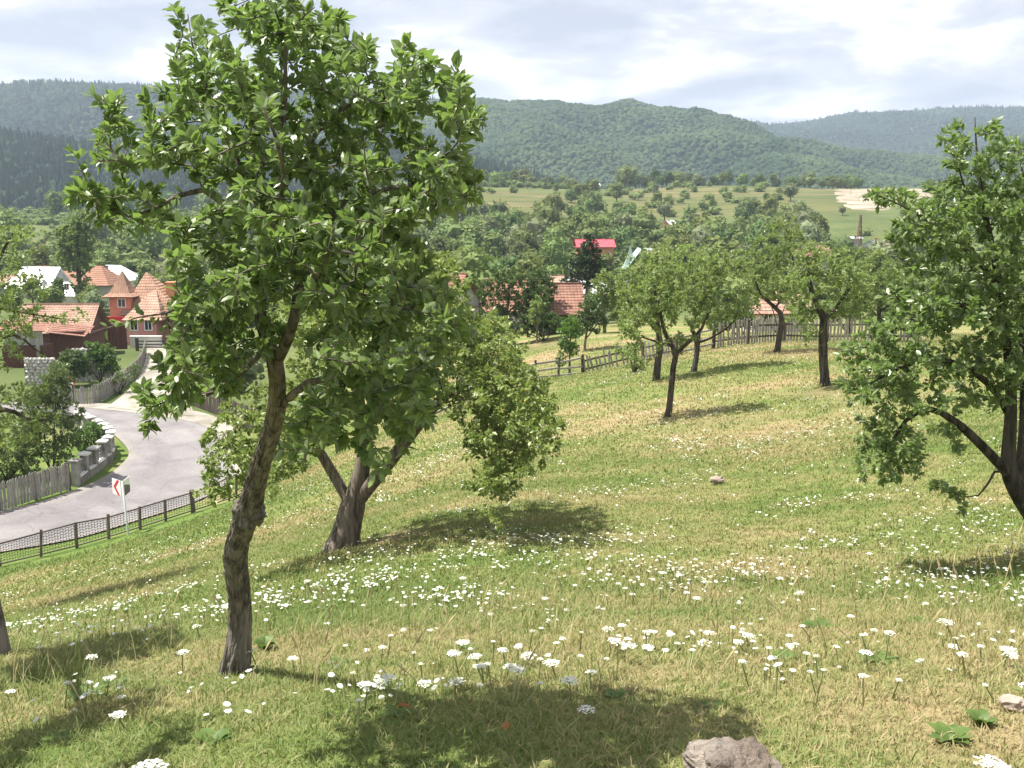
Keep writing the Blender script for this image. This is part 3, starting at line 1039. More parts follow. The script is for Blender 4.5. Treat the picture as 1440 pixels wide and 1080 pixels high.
# ------------------------------------------------------------------ the air
HAZE = 0.00024
hm = bpy.data.materials.new('air')
hm.use_nodes = True
hm.node_tree.nodes.clear()
ho = hm.node_tree.nodes.new('ShaderNodeOutputMaterial')
pv = hm.node_tree.nodes.new('ShaderNodeVolumePrincipled')
pv.inputs['Color'].default_value = (0.66, 0.81, 1.0, 1)
pv.inputs['Density'].default_value = HAZE
pv.inputs['Anisotropy'].default_value = 0.2
hm.node_tree.links.new(pv.outputs[0], ho.inputs['Volume'])
mb = MB()
mb.box((0, 150, 82), (4800, 4900, 296))
hz = mb.build('haze', hm)
tag(hz, 'thin bluish summer haze filling the valley', None, kind='stuff')


# ------------------------------------------------------------------ trees
def smooth_path(P, step):
    P = np.array(P, float)
    L = np.linalg.norm(np.diff(P[:, :3], axis=0), axis=1).sum()
    return resample(P, max(4, int(L / step) + 1))


def grow(skel, clumps, tips, r, step=0.11, rmin=0.0025, gnarl=0.06):
    """skel: arrays (n,4) of x y z radius; clumps: (centre, radii, weight). Returns paths of node ids, positions, radii."""
    P, par, Rg, paths, limb = [], [], [], [], []
    for k, s in enumerate(skel):
        s = smooth_path(s, step)
        ids = []
        if k > 0:
            d = np.linalg.norm(np.array(P) - s[0, :3], axis=1)
            pr = int(np.argmin(d))
            ids.append(pr)
            s = s[1:]
            s[:, :3] += (np.array(P[pr]) - s[0, :3]) * np.linspace(1, 0, len(s))[:, None] ** 3 * 0.7
        prev = ids[0] if ids else -1
        for q in s:
            P.append(q[:3]); par.append(prev); Rg.append(q[3]); prev = len(P) - 1; ids.append(prev)
        paths.append(ids)
    n_limb = len(paths)
    w = np.array([c[2] for c in clumps], float)
    pick = r.choice(len(clumps), tips, p=w / w.sum())
    cen = np.array([clumps[i][0] for i in pick]); rad = np.array([clumps[i][1] for i in pick])
    d = r.normal(size=(tips, 3)); d /= np.linalg.norm(d, axis=1)[:, None]
    tp = cen + d * rad * (r.uniform(0.05, 1, tips) ** 0.45)[:, None]
    base = np.array(P)
    dist = np.min(np.linalg.norm(tp[:, None] - base[None, ::2], axis=2), axis=1)
    cap = 60000
    arr = np.zeros((cap, 3)); n = len(P); arr[:n] = base
    for k in np.argsort(dist):
        t = tp[k]
        dd = ((arr[:n] - t) ** 2).sum(1)
        i = int(np.argmin(dd))
        L = math.sqrt(dd[i])
        if L < step * 0.8:
            continue
        m = max(2, int(L / step))
        a = arr[i]
        mid = (a + t) / 2 + r.normal(size=3) * L * 0.14 + np.array([0, 0, 0.10 * L])
        ids = [i]
        prev = i
        for q in range(1, m + 1):
            u = q / m
            p = a * (1 - u) ** 2 + mid * 2 * u * (1 - u) + t * u * u
            if q < m:
                p = p + r.normal(size=3) * gnarl * step
            if n >= cap:
                break
            arr[n] = p; P.append(p); par.append(prev); Rg.append(0.0); prev = n; ids.append(n); n += 1
        paths.append(ids)
    P = np.array(P)
    acc = np.zeros(n)
    rad_ = np.zeros(n)
    ex = 2.3
    for i in range(n - 1, -1, -1):
        v = max(acc[i], rmin ** ex)
        rad_[i] = v ** (1 / ex)
        if par[i] >= 0:
            acc[par[i]] += v
    Rg = np.array(Rg)
    rad_ = np.where(Rg > 0, Rg, rad_ * 0.8)
    return paths, n_limb, P, rad_


def leaf_array(pos, dirn, up, L, Wd, tint, hero):
    """many leaves in one set of arrays"""
    n = len(pos)
    d = dirn / (np.linalg.norm(dirn, axis=1)[:, None] + 1e-9)
    s = np.cross(up, d); s /= np.linalg.norm(s, axis=1)[:, None] + 1e-9
    u = np.cross(d, s)
    if hero:
        k = np.array([(0, 0, 0), (0.5, 0, -0.045), (1.0, 0, -0.16), (0.30, 0.42, 0.05), (0.70, 0.34, -0.03), (0.30, -0.42, 0.05), (0.70, -0.34, -0.03)])
        T = np.array([(0, 5, 1), (5, 6, 1), (6, 2, 1), (0, 1, 3), (3, 1, 4), (4, 1, 2)])
    else:
        k = np.array([(0, 0, 0), (0.48, 0.5, 0.08), (1.0, 0, -0.10), (0.48, -0.5, 0.08)])
        T = np.array([(0, 3, 2), (0, 2, 1)])
    cv = np.clip(1.0 + 0.9 * np.sin(np.arange(n) * 12.9898 + tint * 40), 0.1, 2.2)[:, None, None]
    V = pos[:, None] + d[:, None] * (k[None, :, 0:1] * L[:, None, None]) + s[:, None] * (k[None, :, 1:2] * Wd[:, None, None]) + u[:, None] * (k[None, :, 2:3] * L[:, None, None] * cv)
    m = len(k)
    F = (np.arange(n)[:, None, None] * m + T[None]).reshape(-1, 3)
    return V.reshape(-1, 3), F, np.repeat(tint, m), m


def tree(name, label, cat, skel, clumps, tips, per_twig, leaf_len, leaf_wid, leaf_m, bark_m, seed, group=None, hero=False, limbs=0,
         trunk_sides=10, step=0.11, twig_sides=4, fruit=0, droop=0.0, leaf_objects=0, bark_relief=0.0, start=0.2, rmin=0.0025):
    r = np.random.default_rng(seed)
    skel = [np.array(s, float) for s in skel]
    paths, nl, P, rad = grow(skel, clumps, tips, r, step, rmin)
    base = skel[0][0, :3].copy()
    root = empty(name, base)
    tag(root, label, cat, group)
    Pl = P - base
    if bark_relief:
        ids = paths[0]
        s = smooth_path(np.concatenate([Pl[ids], rad[ids][:, None]], 1), 0.016)
        V, Q = tube_arrays(s[:, :3], s[:, 3], 64)
        a = np.tile(np.linspace(0, 2 * np.pi, 64, endpoint=False), len(s))
        cen = np.repeat(s[:, :3], 64, axis=0)
        hh = np.repeat(np.arange(len(s)) * 0.016, 64)
        ang = a + 0.5 * hh
        rid = np.array([0.55 * mnoise.noise(Vector((1.6 * math.cos(q), 1.6 * math.sin(q), h * 2.2))) + 1.0 - 2.2 * abs(mnoise.noise(Vector((5.5 * math.cos(q), 5.5 * math.sin(q), h * 6.0)))) + 0.4 * mnoise.noise(Vector((14 * math.cos(q), 14 * math.sin(q), h * 22.0 + 4))) for q, h in zip(ang, hh)])
        V = cen + (V - cen) * (1 + bark_relief * (rid - 0.45))[:, None]
        link('trunk', new_mesh('trunk', V, None, Q, [bark_m], smooth=False), root)
    else:
        mb = MB()
        mb.tube(Pl[paths[0]], rad[paths[0]], trunk_sides)
        if not limbs:
            for ids in paths[1:nl]:
                mb.tube(Pl[ids], np.minimum(rad[ids], rad[ids[0]]), max(5, trunk_sides - 2))
        mb.build('trunk', bark_m, root, smooth=True)
    if limbs:
        for ids in paths[1:nl]:
            mb = MB()
            rr = rad[ids].copy(); rr[0] = min(rr[0], rr[1] * 1.3)
            mb.tube(Pl[ids], rr, 10)
            mb.build('limb', bark_m, root, smooth=True)
    mb = MB()
    LP, LT, LN = [], [], []
    for k, ids in enumerate(paths):
        pp = Pl[ids]
        if k >= nl:
            rr = rad[ids].copy(); rr[0] = min(rr[0], rr[1] * 1.25)
            if rr.max() > rmin * 1.3 or hero:
                mb.tube(pp, rr, 5 if rr.max() > 0.015 else twig_sides, cap=False)
            m = int(per_twig * r.uniform(0.6, 1.4)) + 1
            u = np.clip(start + (1 - start) * r.uniform(0, 1, m), 0, 1) * (len(ids) - 1)
        else:
            if k == 0:
                continue
            m = int(per_twig * 1.0)
            u = r.uniform(0.72, 1, m) * (len(ids) - 1)
        i0 = np.minimum(u.astype(int), len(ids) - 2)
        fr = (u - i0)[:, None]
        LP.append(pp[i0] * (1 - fr) + pp[i0 + 1] * fr)
        t = pp[i0 + 1] - pp[i0]
        LT.append(t / (np.linalg.norm(t, axis=1)[:, None] + 1e-9))
    if mb.n:
        tag(mb.build('twigs', bark_m, root, smooth=True), kind='stuff')
    LP, LT = np.concatenate(LP), np.concatenate(LT)
    n = len(LP)
    rnd = r.normal(size=(n, 3)); rnd -= (rnd * LT).sum(1)[:, None] * LT
    rnd /= np.linalg.norm(rnd, axis=1)[:, None] + 1e-9
    dirn = LT * 0.55 + rnd * 0.85 + np.array([0, 0, 0.12 - droop])
    up = np.array([0, 0, 1.0]) + r.normal(size=(n, 3)) * (0.58 if hero else 0.5)
    Ls = leaf_len * r.uniform(0.6, 1.2, n)
    Ws = Ls * leaf_wid * r.uniform(0.85, 1.15, n)
    tint = np.clip(0.5 + 0.30 * r.normal(size=n), 0, 1) * 0.9 + 0.1 * (r.uniform(0, 1, n) > 0.98)
    V, F, tn, m = leaf_array(LP + rnd * leaf_len * 0.12, dirn, up, Ls, Ws, tint, hero)
    if leaf_objects:                       # the leaves nearest the viewer are single leaves
        near = np.argsort(np.linalg.norm(LP + base, axis=1))[:leaf_objects]
        keep = np.ones(n, bool); keep[near] = False
        V3 = V.reshape(n, m, 3)
        pool = []
        for q in range(24):
            i = near[q * len(near) // 24]
            pool.append((new_mesh('leaf', V3[i] - V3[i].mean(0), F[:6] % m if hero else F[:2] % m, None, [leaf_m], attrs=dict(tint=np.full(m, tint[i])))))
        for q, i in enumerate(near):
            o = link('leaf', pool[q % 24], root)
            o.location = V3[i].mean(0)
            o.rotation_euler = (r.normal() * 0.35, r.normal() * 0.35, r.uniform(0, 6.28))
            o.scale = (r.uniform(0.8, 1.15),) * 3
        V = V3[keep].reshape(-1, 3); nk = int(keep.sum())
        tn = tn.reshape(n, m)[keep].ravel()
        F = F[:nk * (len(F) // n)]
    link('crown', new_mesh('crown', V, F, None, [leaf_m], attrs=dict(tint=tn)), root)
    if fruit:
        fb = MB()
        iv = np.array([(0, 0, 1), (1, 0, 0), (0, 1, 0), (-1, 0, 0), (0, -1, 0), (0, 0, -1)], float)
        it = [(0, 1, 2), (0, 2, 3), (0, 3, 4), (0, 4, 1), (5, 2, 1), (5, 3, 2), (5, 4, 3), (5, 1, 4)]
        for i in r.choice(n, fruit, replace=False):
            fb.add(iv * r.uniform(0.014, 0.02) + LP[i] - np.array([0, 0, 0.03]), T=it)
        tag(fb.build('fruit', FRUIT, root, smooth=True), kind='stuff')
    return root


def skel_px(Y, paths):
    """limbs given as (column, row, metres nearer or farther, radius in m)"""
    out = []
    for p in paths:
        out.append([(*at(q[0], q[1], Y + q[2]), q[3]) for q in p])
    return out


def clumps_px(Y, cl, depth, fill=1.0):
    out = []
    for c in cl:
        px, py, rx, ry = c[:4]
        dy = c[4] if len(c) > 4 else 0.0
        p = at(px, py, Y + dy)
        k = mpp(Y + dy, p.z)
        w = rx * ry * (c[5] if len(c) > 5 else 1.0)
        out.append((np.array(p), np.array([rx * k, max(depth, (rx + ry) / 2 * k * fill), ry * k]), w))
    return out


def snap_base(sk):                         # let the trunk foot reach a little into the ground
    p = sk[0][0]
    sk[0][0] = (p[0], p[1], g(p[0], p[1]) - 0.06, p[3])
    return sk


# the plum tree in front
Y1 = 5.2
sk = skel_px(Y1, [
    [(328, 958, 0, .112), (333, 930, 0, .090), (337, 900, 0, .079), (338, 860, 0, .076), (334, 815, 0, .076), (331, 790, 0, .078), (335, 762, .0, .079), (341, 742, 0, .079),
     (347, 726, .0, .084), (350, 716, 0, .088), (353, 704, 0, .080), (359, 680, 0, .073), (369, 645, 0, .069), (380, 612, 0, .064), (387, 585, 0, .060), (390, 555, 0, .057),
     (388, 525, 0, .056), (384, 500, 0, .052), (373, 470, 0.03, .045), (366, 440, .05, .041), (368, 405, .08, .038), (380, 360, .1, .034), (390, 300, .1, .030), (393, 230, .05, .024), (400, 150, 0, .017), (402, 70, 0, .010), (404, 10, 0, .006)],
    [(388, 508, 0, .045), (404, 480, -.05, .040), (418, 445, -.1, .037), (422, 405, -.12, .034), (436, 350, -.15, .028), (470, 300, -.2, .022), (530, 268, -.25, .016), (600, 262, -.3, .009), (650, 275, -.3, .006)],
    [(391, 575, 0, .038), (410, 556, -.05, .032), (432, 536, -.1, .027), (470, 530, -.2, .021), (515, 545, -.3, .015), (560, 575, -.35, .009)],
    [(372, 420, .05, .030), (350, 350, .1, .028), (322, 292, .1, .025), (300, 268, .1, .022), (262, 268, .05, .018), (228, 290, 0, .013), (180, 305, -.05, .007)],
    [(385, 330, .1, .026), (350, 250, .25, .021), (318, 190, .3, .017), (290, 130, .3, .012), (272, 70, .3, .007), (264, 20, .3, .004)],
    [(394, 290, .1, .024), (425, 220, -.1, .019), (470, 160, -.15, .014), (530, 130, -.2, .010), (580, 110, -.2, .006), (584, 70, -.2, .004)],
    [(424, 400, -.12, .026), (470, 400, -.3, .021), (530, 420, -.4, .015), (590, 440, -.45, .010), (640, 455, -.5, .006)],
    [(376, 480, .0, .024), (345, 520, -.15, .019), (310, 550, -.2, .014), (270, 560, -.25, .010), (238, 580, -.25, .006)],
    [(384, 380, .1, .022), (330, 400, -.2, .018), (280, 420, -.35, .013), (235, 440, -.4, .008), (195, 446, -.4, .005), (150, 462, -.45, .003)],
    [(392, 250, .05, .02), (430, 250, .4, .016), (480, 230, .7, .011), (540, 230, .8, .007)],
    [(380, 420, .1, .02), (370, 380, .5, .016), (340, 330, .8, .012), (300, 300, .9, .008)],
    [(396, 300, 0, .02), (400, 260, -.5, .016), (390, 200, -.8, .011), (370, 150, -.9, .007)],
    [(420, 420, -.1, .02), (440, 400, -.6, .015), (460, 360, -.9, .010), (470, 320, -1.0, .007)],
])
cl1 = [(266, 38, 14, 40, .3, 1.3), (278, 95, 34, 42, .3), (310, 140, 50, 50, .2), (365, 70, 50, 62), (410, 40, 55, 50), (460, 60, 45, 55, 0), (500, 110, 50, 65, -.1), (583, 92, 13, 28, -.2, 2.0),
       (575, 140, 45, 38, -.2), (630, 118, 26, 16, -.2, 1.6), (650, 168, 34, 26, -.25, 1.3), (215, 160, 40, 30, .1), (205, 205, 55, 34, 0), (156, 222, 28, 22, -.05, 1.3), (175, 272, 38, 28, -.05, 1.1), (205, 312, 34, 18, -.05, 1.2),
       (270, 205, 50, 45, .1), (340, 210, 80, 65), (420, 180, 85, 85), (480, 230, 80, 70), (560, 215, 60, 50, -.2), (620, 245, 55, 34, -.3), (655, 280, 28, 20, -.3, 1.2), (580, 285, 60, 26, -.3),
       (400, 300, 90, 60, -.2), (470, 320, 85, 60, -.3), (540, 335, 50, 40, -.3), (330, 330, 85, 50, -.2), (292, 362, 34, 28, -.3), (322, 410, 52, 42, -.3), (205, 443, 16, 8, -.4, .35), (150, 462, 12, 8, -.45, .35),
       (390, 390, 70, 50, -.3), (480, 400, 75, 50, -.35), (560, 400, 65, 45, -.4), (620, 440, 45, 32, -.45), (645, 470, 26, 22, -.45, 1.1), (295, 470, 38, 38, -.3), (252, 520, 28, 34, -.3), (242, 575, 20, 20, -.25, 1.4),
       (330, 480, 55, 50, -.2), (290, 540, 50, 28, -.25), (510, 470, 75, 42, -.35), (590, 490, 55, 40, -.4), (490, 545, 60, 40, -.3), (560, 560, 55, 45, -.35), (600, 560, 30, 40, -.4), (500, 605, 60, 26, -.3), (440, 590, 30, 30, -.15), (560, 615, 34, 18, -.35, 1.2)]
for p_ in sk:                             # the tree leans towards the viewer as it rises
    for i_, q_ in enumerate(p_):
        row_ = 540 - F_PX * math.tan(math.atan2(q_[2], q_[1]) + PITCH)
        k_ = 1 - 0.22 * float(sstep(900, 430, np.array(row_)))
        p_[i_] = (q_[0] * k_, q_[1] * k_, q_[2] * k_, q_[3] * (0.80 if i_ < 3 and p_ is sk[0] else 0.74) * k_)
tree('plum_tree', 'tall leaning plum tree with a swollen knot on its bare trunk in front', 'tree', snap_base(sk),
     clumps_px(Y1 * 0.78, cl1, 0.54, 1.03), 2400, 24, 0.047, 0.60, LEAF_A, BARK, 101, hero=True, limbs=1, leaf_objects=300, bark_relief=0.16, step=0.10)

for dx_, dy_, dz_, r_ in ((-.034, -.012, .0, .040), (.036, -.008, -.014, .046), (.004, -.034, .012, .042), (.02, -.02, .05, .034), (-.012, -.016, -.055, .040)):
    q_ = sk[0][9]
    V_, T_ = ico_lump(3, 41 + int(dz_ * 1000), r_, r_ * 1.15, .5)
    o_ = link('knot', new_mesh('knot', V_, T_, None, [BARK], smooth=True), bpy.data.objects['plum_tree'])
    o_.location = Vector(q_[:3]) + Vector((dx_, dy_, dz_)) - bpy.data.objects['plum_tree'].location

# the old tree on three limbs behind it, with hanging branches and yellow fruit
Y2 = 13.0
sk = skel_px(Y2, [
    [(480, 772, 0, .26), (485, 758, 0, .205), (490, 735, 0, .175), (496, 712, 0, .165), (500, 695, 0, .13), (508, 665, 0, .105), (512, 635, 0, .098), (508, 600, 0, .090), (504, 560, 0, .08), (505, 500, .1, .06), (515, 440, .2, .04), (540, 400, .3, .025)],
    [(495, 712, 0, .09), (478, 685, .1, .075), (458, 650, .1, .070), (440, 620, .1, .06), (420, 590, .0, .05), (390, 570, -.2, .035), (350, 580, -.3, .02), (330, 620, -.3, .01)],
    [(502, 708, 0, .10), (530, 672, -.1, .092), (556, 640, -.2, .085), (588, 598, -.2, .078), (620, 562, -.2, .065), (655, 538, -.2, .05), (700, 530, -.2, .035), (740, 550, -.2, .022), (750, 590, -.2, .012)],
    [(640, 546, -.2, .045), (660, 500, .3, .035), (680, 475, .4, .02)],
    [(690, 532, -.2, .03), (690, 580, -.6, .022), (690, 630, -.7, .015), (700, 670, -.7, .008)],
    [(515, 440, .2, .04), (570, 420, .5, .03), (610, 390, .6, .018)],
    [(505, 520, .1, .05), (460, 470, .3, .03), (430, 430, .4, .02)],
    [(420, 590, 0, .04), (400, 610, -.4, .025), (390, 640, -.5, .012)]])
cl2 = [(345, 590, 34, 36, -.3), (350, 635, 34, 38, -.3), (395, 600, 40, 50, -.2), (420, 640, 26, 24, -.4), (440, 560, 50, 45, 0), (500, 480, 80, 65, .2), (450, 430, 60, 45, .4), (560, 410, 70, 45, .5), (605, 380, 40, 28, .6, 1.3), (575, 372, 30, 20, .6, 1.2), (645, 420, 22, 22, .5, .8), (620, 440, 50, 40, .4),
       (640, 500, 50, 35, .1), (690, 470, 45, 24, .4, .8), (720, 490, 26, 14, .4, .7), (700, 530, 60, 34, -.1), (740, 560, 44, 34, -.2), (765, 585, 26, 32, -.2), (720, 610, 40, 26, -.4), (690, 590, 34, 34, -.5), (680, 640, 32, 30, -.7), (710, 675, 26, 20, -.7), (560, 500, 60, 50, .2), (590, 540, 40, 26, -.1),
       (655, 560, 24, 22, -.2, .6), (745, 615, 24, 20, -.3)]
tree('fruit_tree', 'old fruit tree forking into three limbs, its yellow fruited branches hanging to the grass', 'tree', snap_base(sk),
     clumps_px(Y2 - 0.7, cl2, 2.1, 1.2), 3400, 28, 0.068, 0.60, LEAF_B, BARK2, 102, hero=False, limbs=1, step=0.16, fruit=420, trunk_sides=16, droop=0.2, rmin=0.003)

# the tree at the right edge
Y3 = 9.0
RS = 0.80
sk = skel_px(Y3, [
    [(1492, 800, 0, .20), (1482, 770, 0, .15), (1462, 735, 0, .13), (1442, 705, 0, .12), (1426, 680, 0, .10), (1418, 655, 0, .085), (1420, 610, 0, .07), (1422, 560, 0, .06), (1418, 500, 0, .052), (1408, 430, 0, .045), (1398, 360, 0, .034), (1384, 290, 0, .022), (1374, 220, 0, .012), (1371, 165, 0, .005)],
    [(1414, 665, 0, .065), (1395, 642, -.1, .055), (1370, 616, -.2, .05), (1345, 594, -.3, .043), (1310, 575, -.4, .032), (1275, 590, -.5, .022), (1250, 630, -.5, .012)],
    [(1420, 580, 0, .045), (1395, 540, -.2, .038), (1355, 512, -.3, .032), (1310, 505, -.4, .025), (1260, 520, -.5, .016), (1215, 545, -.5, .008)],
    [(1438, 690, 0, .07), (1442, 630, .1, .06), (1444, 560, .2, .052), (1440, 470, .2, .044), (1448, 380, .3, .032), (1446, 290, .3, .018), (1430, 205, .3, .006)],
    [(1404, 400, 0, .032), (1360, 350, -.1, .024), (1310, 315, -.2, .016), (1270, 290, -.2, .010), (1228, 272, -.2, .005)],
    [(1412, 460, 0, .036), (1370, 430, -.3, .028), (1320, 430, -.4, .02), (1270, 455, -.5, .013), (1225, 490, -.5, .008)],
    [(1412, 660, -.05, .018), (1398, 655, -.2, .014), (1388, 672, -.3, .013), (1384, 690, -.35, .009), (1362, 700, -.4, .007), (1330, 692, -.4, .005)],
    [(1446, 480, .2, .05), (1490, 420, .3, .04), (1530, 350, .3, .025), (1560, 300, .3, .012)],
    [(1444, 620, .1, .05), (1500, 570, 0, .04), (1560, 540, 0, .025), (1600, 560, 0, .012)],
    [(1390, 310, 0, .02), (1355, 260, .1, .012), (1345, 215, .1, .006)]])
cl3 = [(1371, 185, 14, 26, 0, 1.5), (1348, 215, 30, 30, .1), (1388, 235, 26, 40, 0), (1405, 300, 40, 45, 0), (1355, 290, 45, 45, 0), (1300, 285, 40, 28, -.2), (1248, 276, 26, 14, -.2, 1.3), (1310, 325, 50, 34, -.2), (1360, 370, 60, 45, -.1), (1300, 370, 34, 26, -.3),
       (1290, 420, 42, 34, -.4), (1340, 440, 55, 45, -.4), (1400, 430, 50, 50, -.2), (1250, 465, 42, 30, -.5), (1212, 500, 32, 28, -.5), (1200, 545, 22, 28, -.5, 1.2), (1270, 510, 55, 34, -.45), (1330, 510, 50, 30, -.35), (1395, 510, 40, 40, -.3), (1250, 555, 45, 26, -.5), (1300, 560, 36, 22, -.4),
       (1250, 605, 34, 34, -.5), (1230, 655, 28, 38, -.5), (1262, 640, 28, 30, -.5), (1345, 620, 26, 22, -.3, .5), (1328, 696, 24, 9, -.4, 1.5), (1370, 560, 40, 20, -.1, .6), (1436, 360, 30, 60, .2), (1428, 212, 14, 22, .3, 1.2), (1440, 470, 40, 50, .2), (1440, 280, 24, 50, .3),
       (1520, 380, 70, 70, .3), (1550, 480, 80, 70, .2), (1540, 570, 90, 50, 0), (1500, 300, 50, 60, .3), (1600, 560, 50, 50, 0), (1560, 330, 50, 50, .3)]
sk = [[(*c_[:3], c_[3] * RS) for c_ in p_] for p_ in sk]
tree('plum_tree', 'spreading plum tree cut off by the right edge with low dangling twigs', 'tree', snap_base(sk),
     clumps_px(Y3, cl3, 0.6, 1.15), 2700, 23, 0.062, 0.60, LEAF_A, BARK_DARK, 103, hero=True, limbs=1, step=0.13, trunk_sides=14)

# trees at the left edge
Y4 = 6.1
sk = skel_px(Y4, [
    [(-2, 926, 0, .085), (-4, 900, 0, .066), (-12, 860, 0, .062), (-26, 800, 0, .058), (-50, 720, 0, .055), (-80, 620, 0, .05), (-110, 500, 0, .04), (-130, 380, 0, .03), (-150, 240, 0, .015)],
    [(-80, 620, 0, .035), (-130, 540, -.3, .03), (-190, 470, -.5, .02)],
    [(-110, 500, 0, .03), (-90, 400, .3, .02), (-70, 320, .5, .012)],
    [(-128, 400, 0, .025), (-190, 320, -.2, .018), (-240, 280, -.2, .01)],
    [(-100, 540, 0, .04), (-170, 440, -.9, .03), (-230, 350, -1.7, .015)]])
cl4 = [(-150, 250, 70, 80), (-90, 330, 50, 60, .4), (-200, 330, 70, 70, -.3), (-140, 420, 70, 70), (-200, 470, 70, 60, -.5), (-105, 460, 50, 50, .2), (-250, 280, 50, 60, -.2), (-230, 330, 70, 80, -1.7, 1.2), (-300, 420, 70, 70, -2.0), (-170, 300, 40, 60, -2.3)]
tree('plum_tree', 'slim tree at the left edge, only its dark trunk foot in the picture', 'tree', snap_base(sk),
     clumps_px(Y4, cl4, 0.6), 900, 14, 0.085, 0.52, LEAF_A, BARK, 104, hero=False, step=0.14)
Y5 = 15.0
sk = skel_px(Y5, [
    [(-95, 880, 0, .17), (-92, 820, 0, .13), (-85, 740, 0, .12), (-75, 660, 0, .10), (-60, 580, 0, .085), (-45, 500, 0, .07), (-30, 430, 0, .05), (-5, 370, 0, .03), (20, 325, 0, .012)],
    [(-66, 610, 0, .05), (-30, 585, -.2, .042), (10, 575, -.3, .034), (40, 590, -.4, .024), (70, 590, -.4, .012)],
    [(-48, 520, 0, .045), (-15, 485, -.2, .035), (20, 470, -.3, .025), (48, 490, -.4, .012), (62, 500, -.4, .006)],
    [(-40, 480, 0, .04), (-80, 420, .2, .03), (-110, 360, .3, .02)],
    [(-30, 430, 0, .035), (5, 430, .2, .025), (40, 440, .2, .014), (110, 452, .2, .005)]])
cl5 = [(28, 325, 20, 15, 0, 1.4), (5, 350, 34, 34), (15, 395, 42, 34), (-20, 420, 50, 50), (25, 432, 40, 24, .1), (30, 455, 34, 20, -.2), (-60, 380, 50, 60, .2), (-110, 370, 50, 60, .3), (-10, 500, 40, 28, -.2), (-70, 480, 60, 60), (20, 560, 40, 20, -.3), (45, 600, 34, 24, -.4), (10, 610, 40, 24, -.3), (-40, 600, 50, 40, -.2), (90, 447, 26, 8, .2, .9), (-20, 330, 40, 40, .1)]
tree('fruit_tree', 'fruit tree at the left edge whose dark boughs reach in over the picket garden', 'tree', snap_base(sk),
     clumps_px(Y5, cl5, 0.9), 1300, 13, 0.075, 0.55, LEAF_C, BARK_DARK, 105, hero=False, step=0.18)

# the far orchard on the upper meadow
G_ORCH = 'small orchard trees on the upper meadow'
ORCH = [
    (26, 'orchard tree with a bare slender trunk leaning in front of the other two trunks', LEAF_C,
     [[(938, 592, 0, .13), (941, 575, 0, .10), (944, 545, 0, .095), (947, 515, 0, .09), (950, 495, 0, .085), (938, 475, 0, .06), (928, 440, 0, .05), (925, 400, 0, .03)],
      [(950, 495, 0, .07), (966, 478, -.1, .06), (985, 465, -.2, .05), (1000, 430, -.2, .03)], [(946, 490, 0, .04), (915, 478, -.3, .03), (890, 470, -.4, .015)]],
     [(925, 385, 48, 30), (905, 415, 38, 26), (960, 370, 44, 26), (965, 410, 44, 34), (925, 450, 44, 22), (990, 440, 28, 26), (885, 455, 24, 24, -.3), (880, 490, 18, 20, -.4, .7), (950, 480, 34, 14, 0, .6), (905, 500, 16, 18, -.4, .5)], 520),
    (35, 'orchard tree with a dark curved trunk right behind the slender leaning one', LEAF_C,
     [[(975, 526, 0, .16), (977, 515, 0, .12), (980, 495, 0, .11), (979, 475, 0, .10), (973, 460, 0, .08), (985, 430, 0, .05), (995, 390, 0, .03)],
      [(978, 480, 0, .06), (1000, 475, 0, .045), (1030, 455, 0, .03), (1040, 430, 0, .015)]],
     [(1000, 370, 40, 28), (1030, 390, 40, 30), (985, 405, 40, 34), (1040, 425, 30, 26), (1010, 440, 36, 24), (985, 445, 30, 20)], 420),
    (34, 'orchard tree with a thick straight trunk beside the collapsing picket fence', LEAF_C,
     [[(923, 523, 0, .17), (925, 510, 0, .14), (928, 485, 0, .13), (924, 450, 0, .10), (920, 400, 0, .06)], [(926, 470, 0, .06), (900, 440, 0, .04), (880, 420, 0, .02)]],
     [(915, 375, 42, 24), (885, 400, 26, 26), (925, 420, 44, 34), (890, 430, 26, 22), (950, 350, 30, 14)], 380),
    (39, 'orchard tree with a crooked trunk bending left before the white house', LEAF_C,
     [[(1092, 498, 0, .17), (1095, 480, 0, .13), (1099, 455, 0, .12), (1097, 440, 0, .11), (1085, 428, 0, .09), (1068, 412, 0, .06), (1060, 385, 0, .03)],
      [(1092, 434, 0, .06), (1110, 400, .2, .045), (1115, 360, .3, .03), (1110, 330, .3, .015)]],
     [(1105, 322, 30, 16), (1095, 345, 42, 24), (1065, 370, 38, 28), (1110, 380, 44, 34), (1055, 405, 26, 20), (1085, 408, 36, 16), (1135, 350, 22, 22)], 480),
    (28, 'orchard tree with a stout forked trunk and a stump at its foot below the fence', LEAF_C,
     [[(1160, 545, 0, .20), (1160, 535, 0, .165), (1158, 510, 0, .15), (1157, 470, 0, .145), (1159, 450, 0, .13), (1150, 430, 0, .10), (1140, 405, 0, .08), (1136, 370, 0, .04)],
      [(1159, 450, 0, .09), (1178, 432, 0, .065), (1195, 405, 0, .045), (1210, 380, 0, .02)]],
     [(1140, 352, 28, 14), (1160, 375, 40, 26), (1130, 395, 32, 26), (1180, 400, 40, 30), (1120, 430, 28, 22), (1205, 400, 28, 30), (1165, 425, 40, 18, .4), (1130, 460, 18, 20, -.3, .8), (1200, 440, 20, 14)], 520),
    (44, 'orchard tree with a wide low crown at the far end of the picket fence', LEAF_C,
     [[(1238, 484, 0, .17), (1238, 465, 0, .14), (1236, 440, 0, .12), (1240, 400, 0, .06)], [(1237, 450, 0, .07), (1215, 425, 0, .05), (1200, 400, 0, .02)], [(1238, 440, 0, .07), (1262, 420, 0, .04), (1275, 400, 0, .02)]],
     [(1235, 375, 30, 20), (1210, 400, 34, 28), (1250, 410, 36, 32), (1230, 435, 34, 18), (1275, 400, 24, 30), (1195, 375, 20, 16)], 420),
]
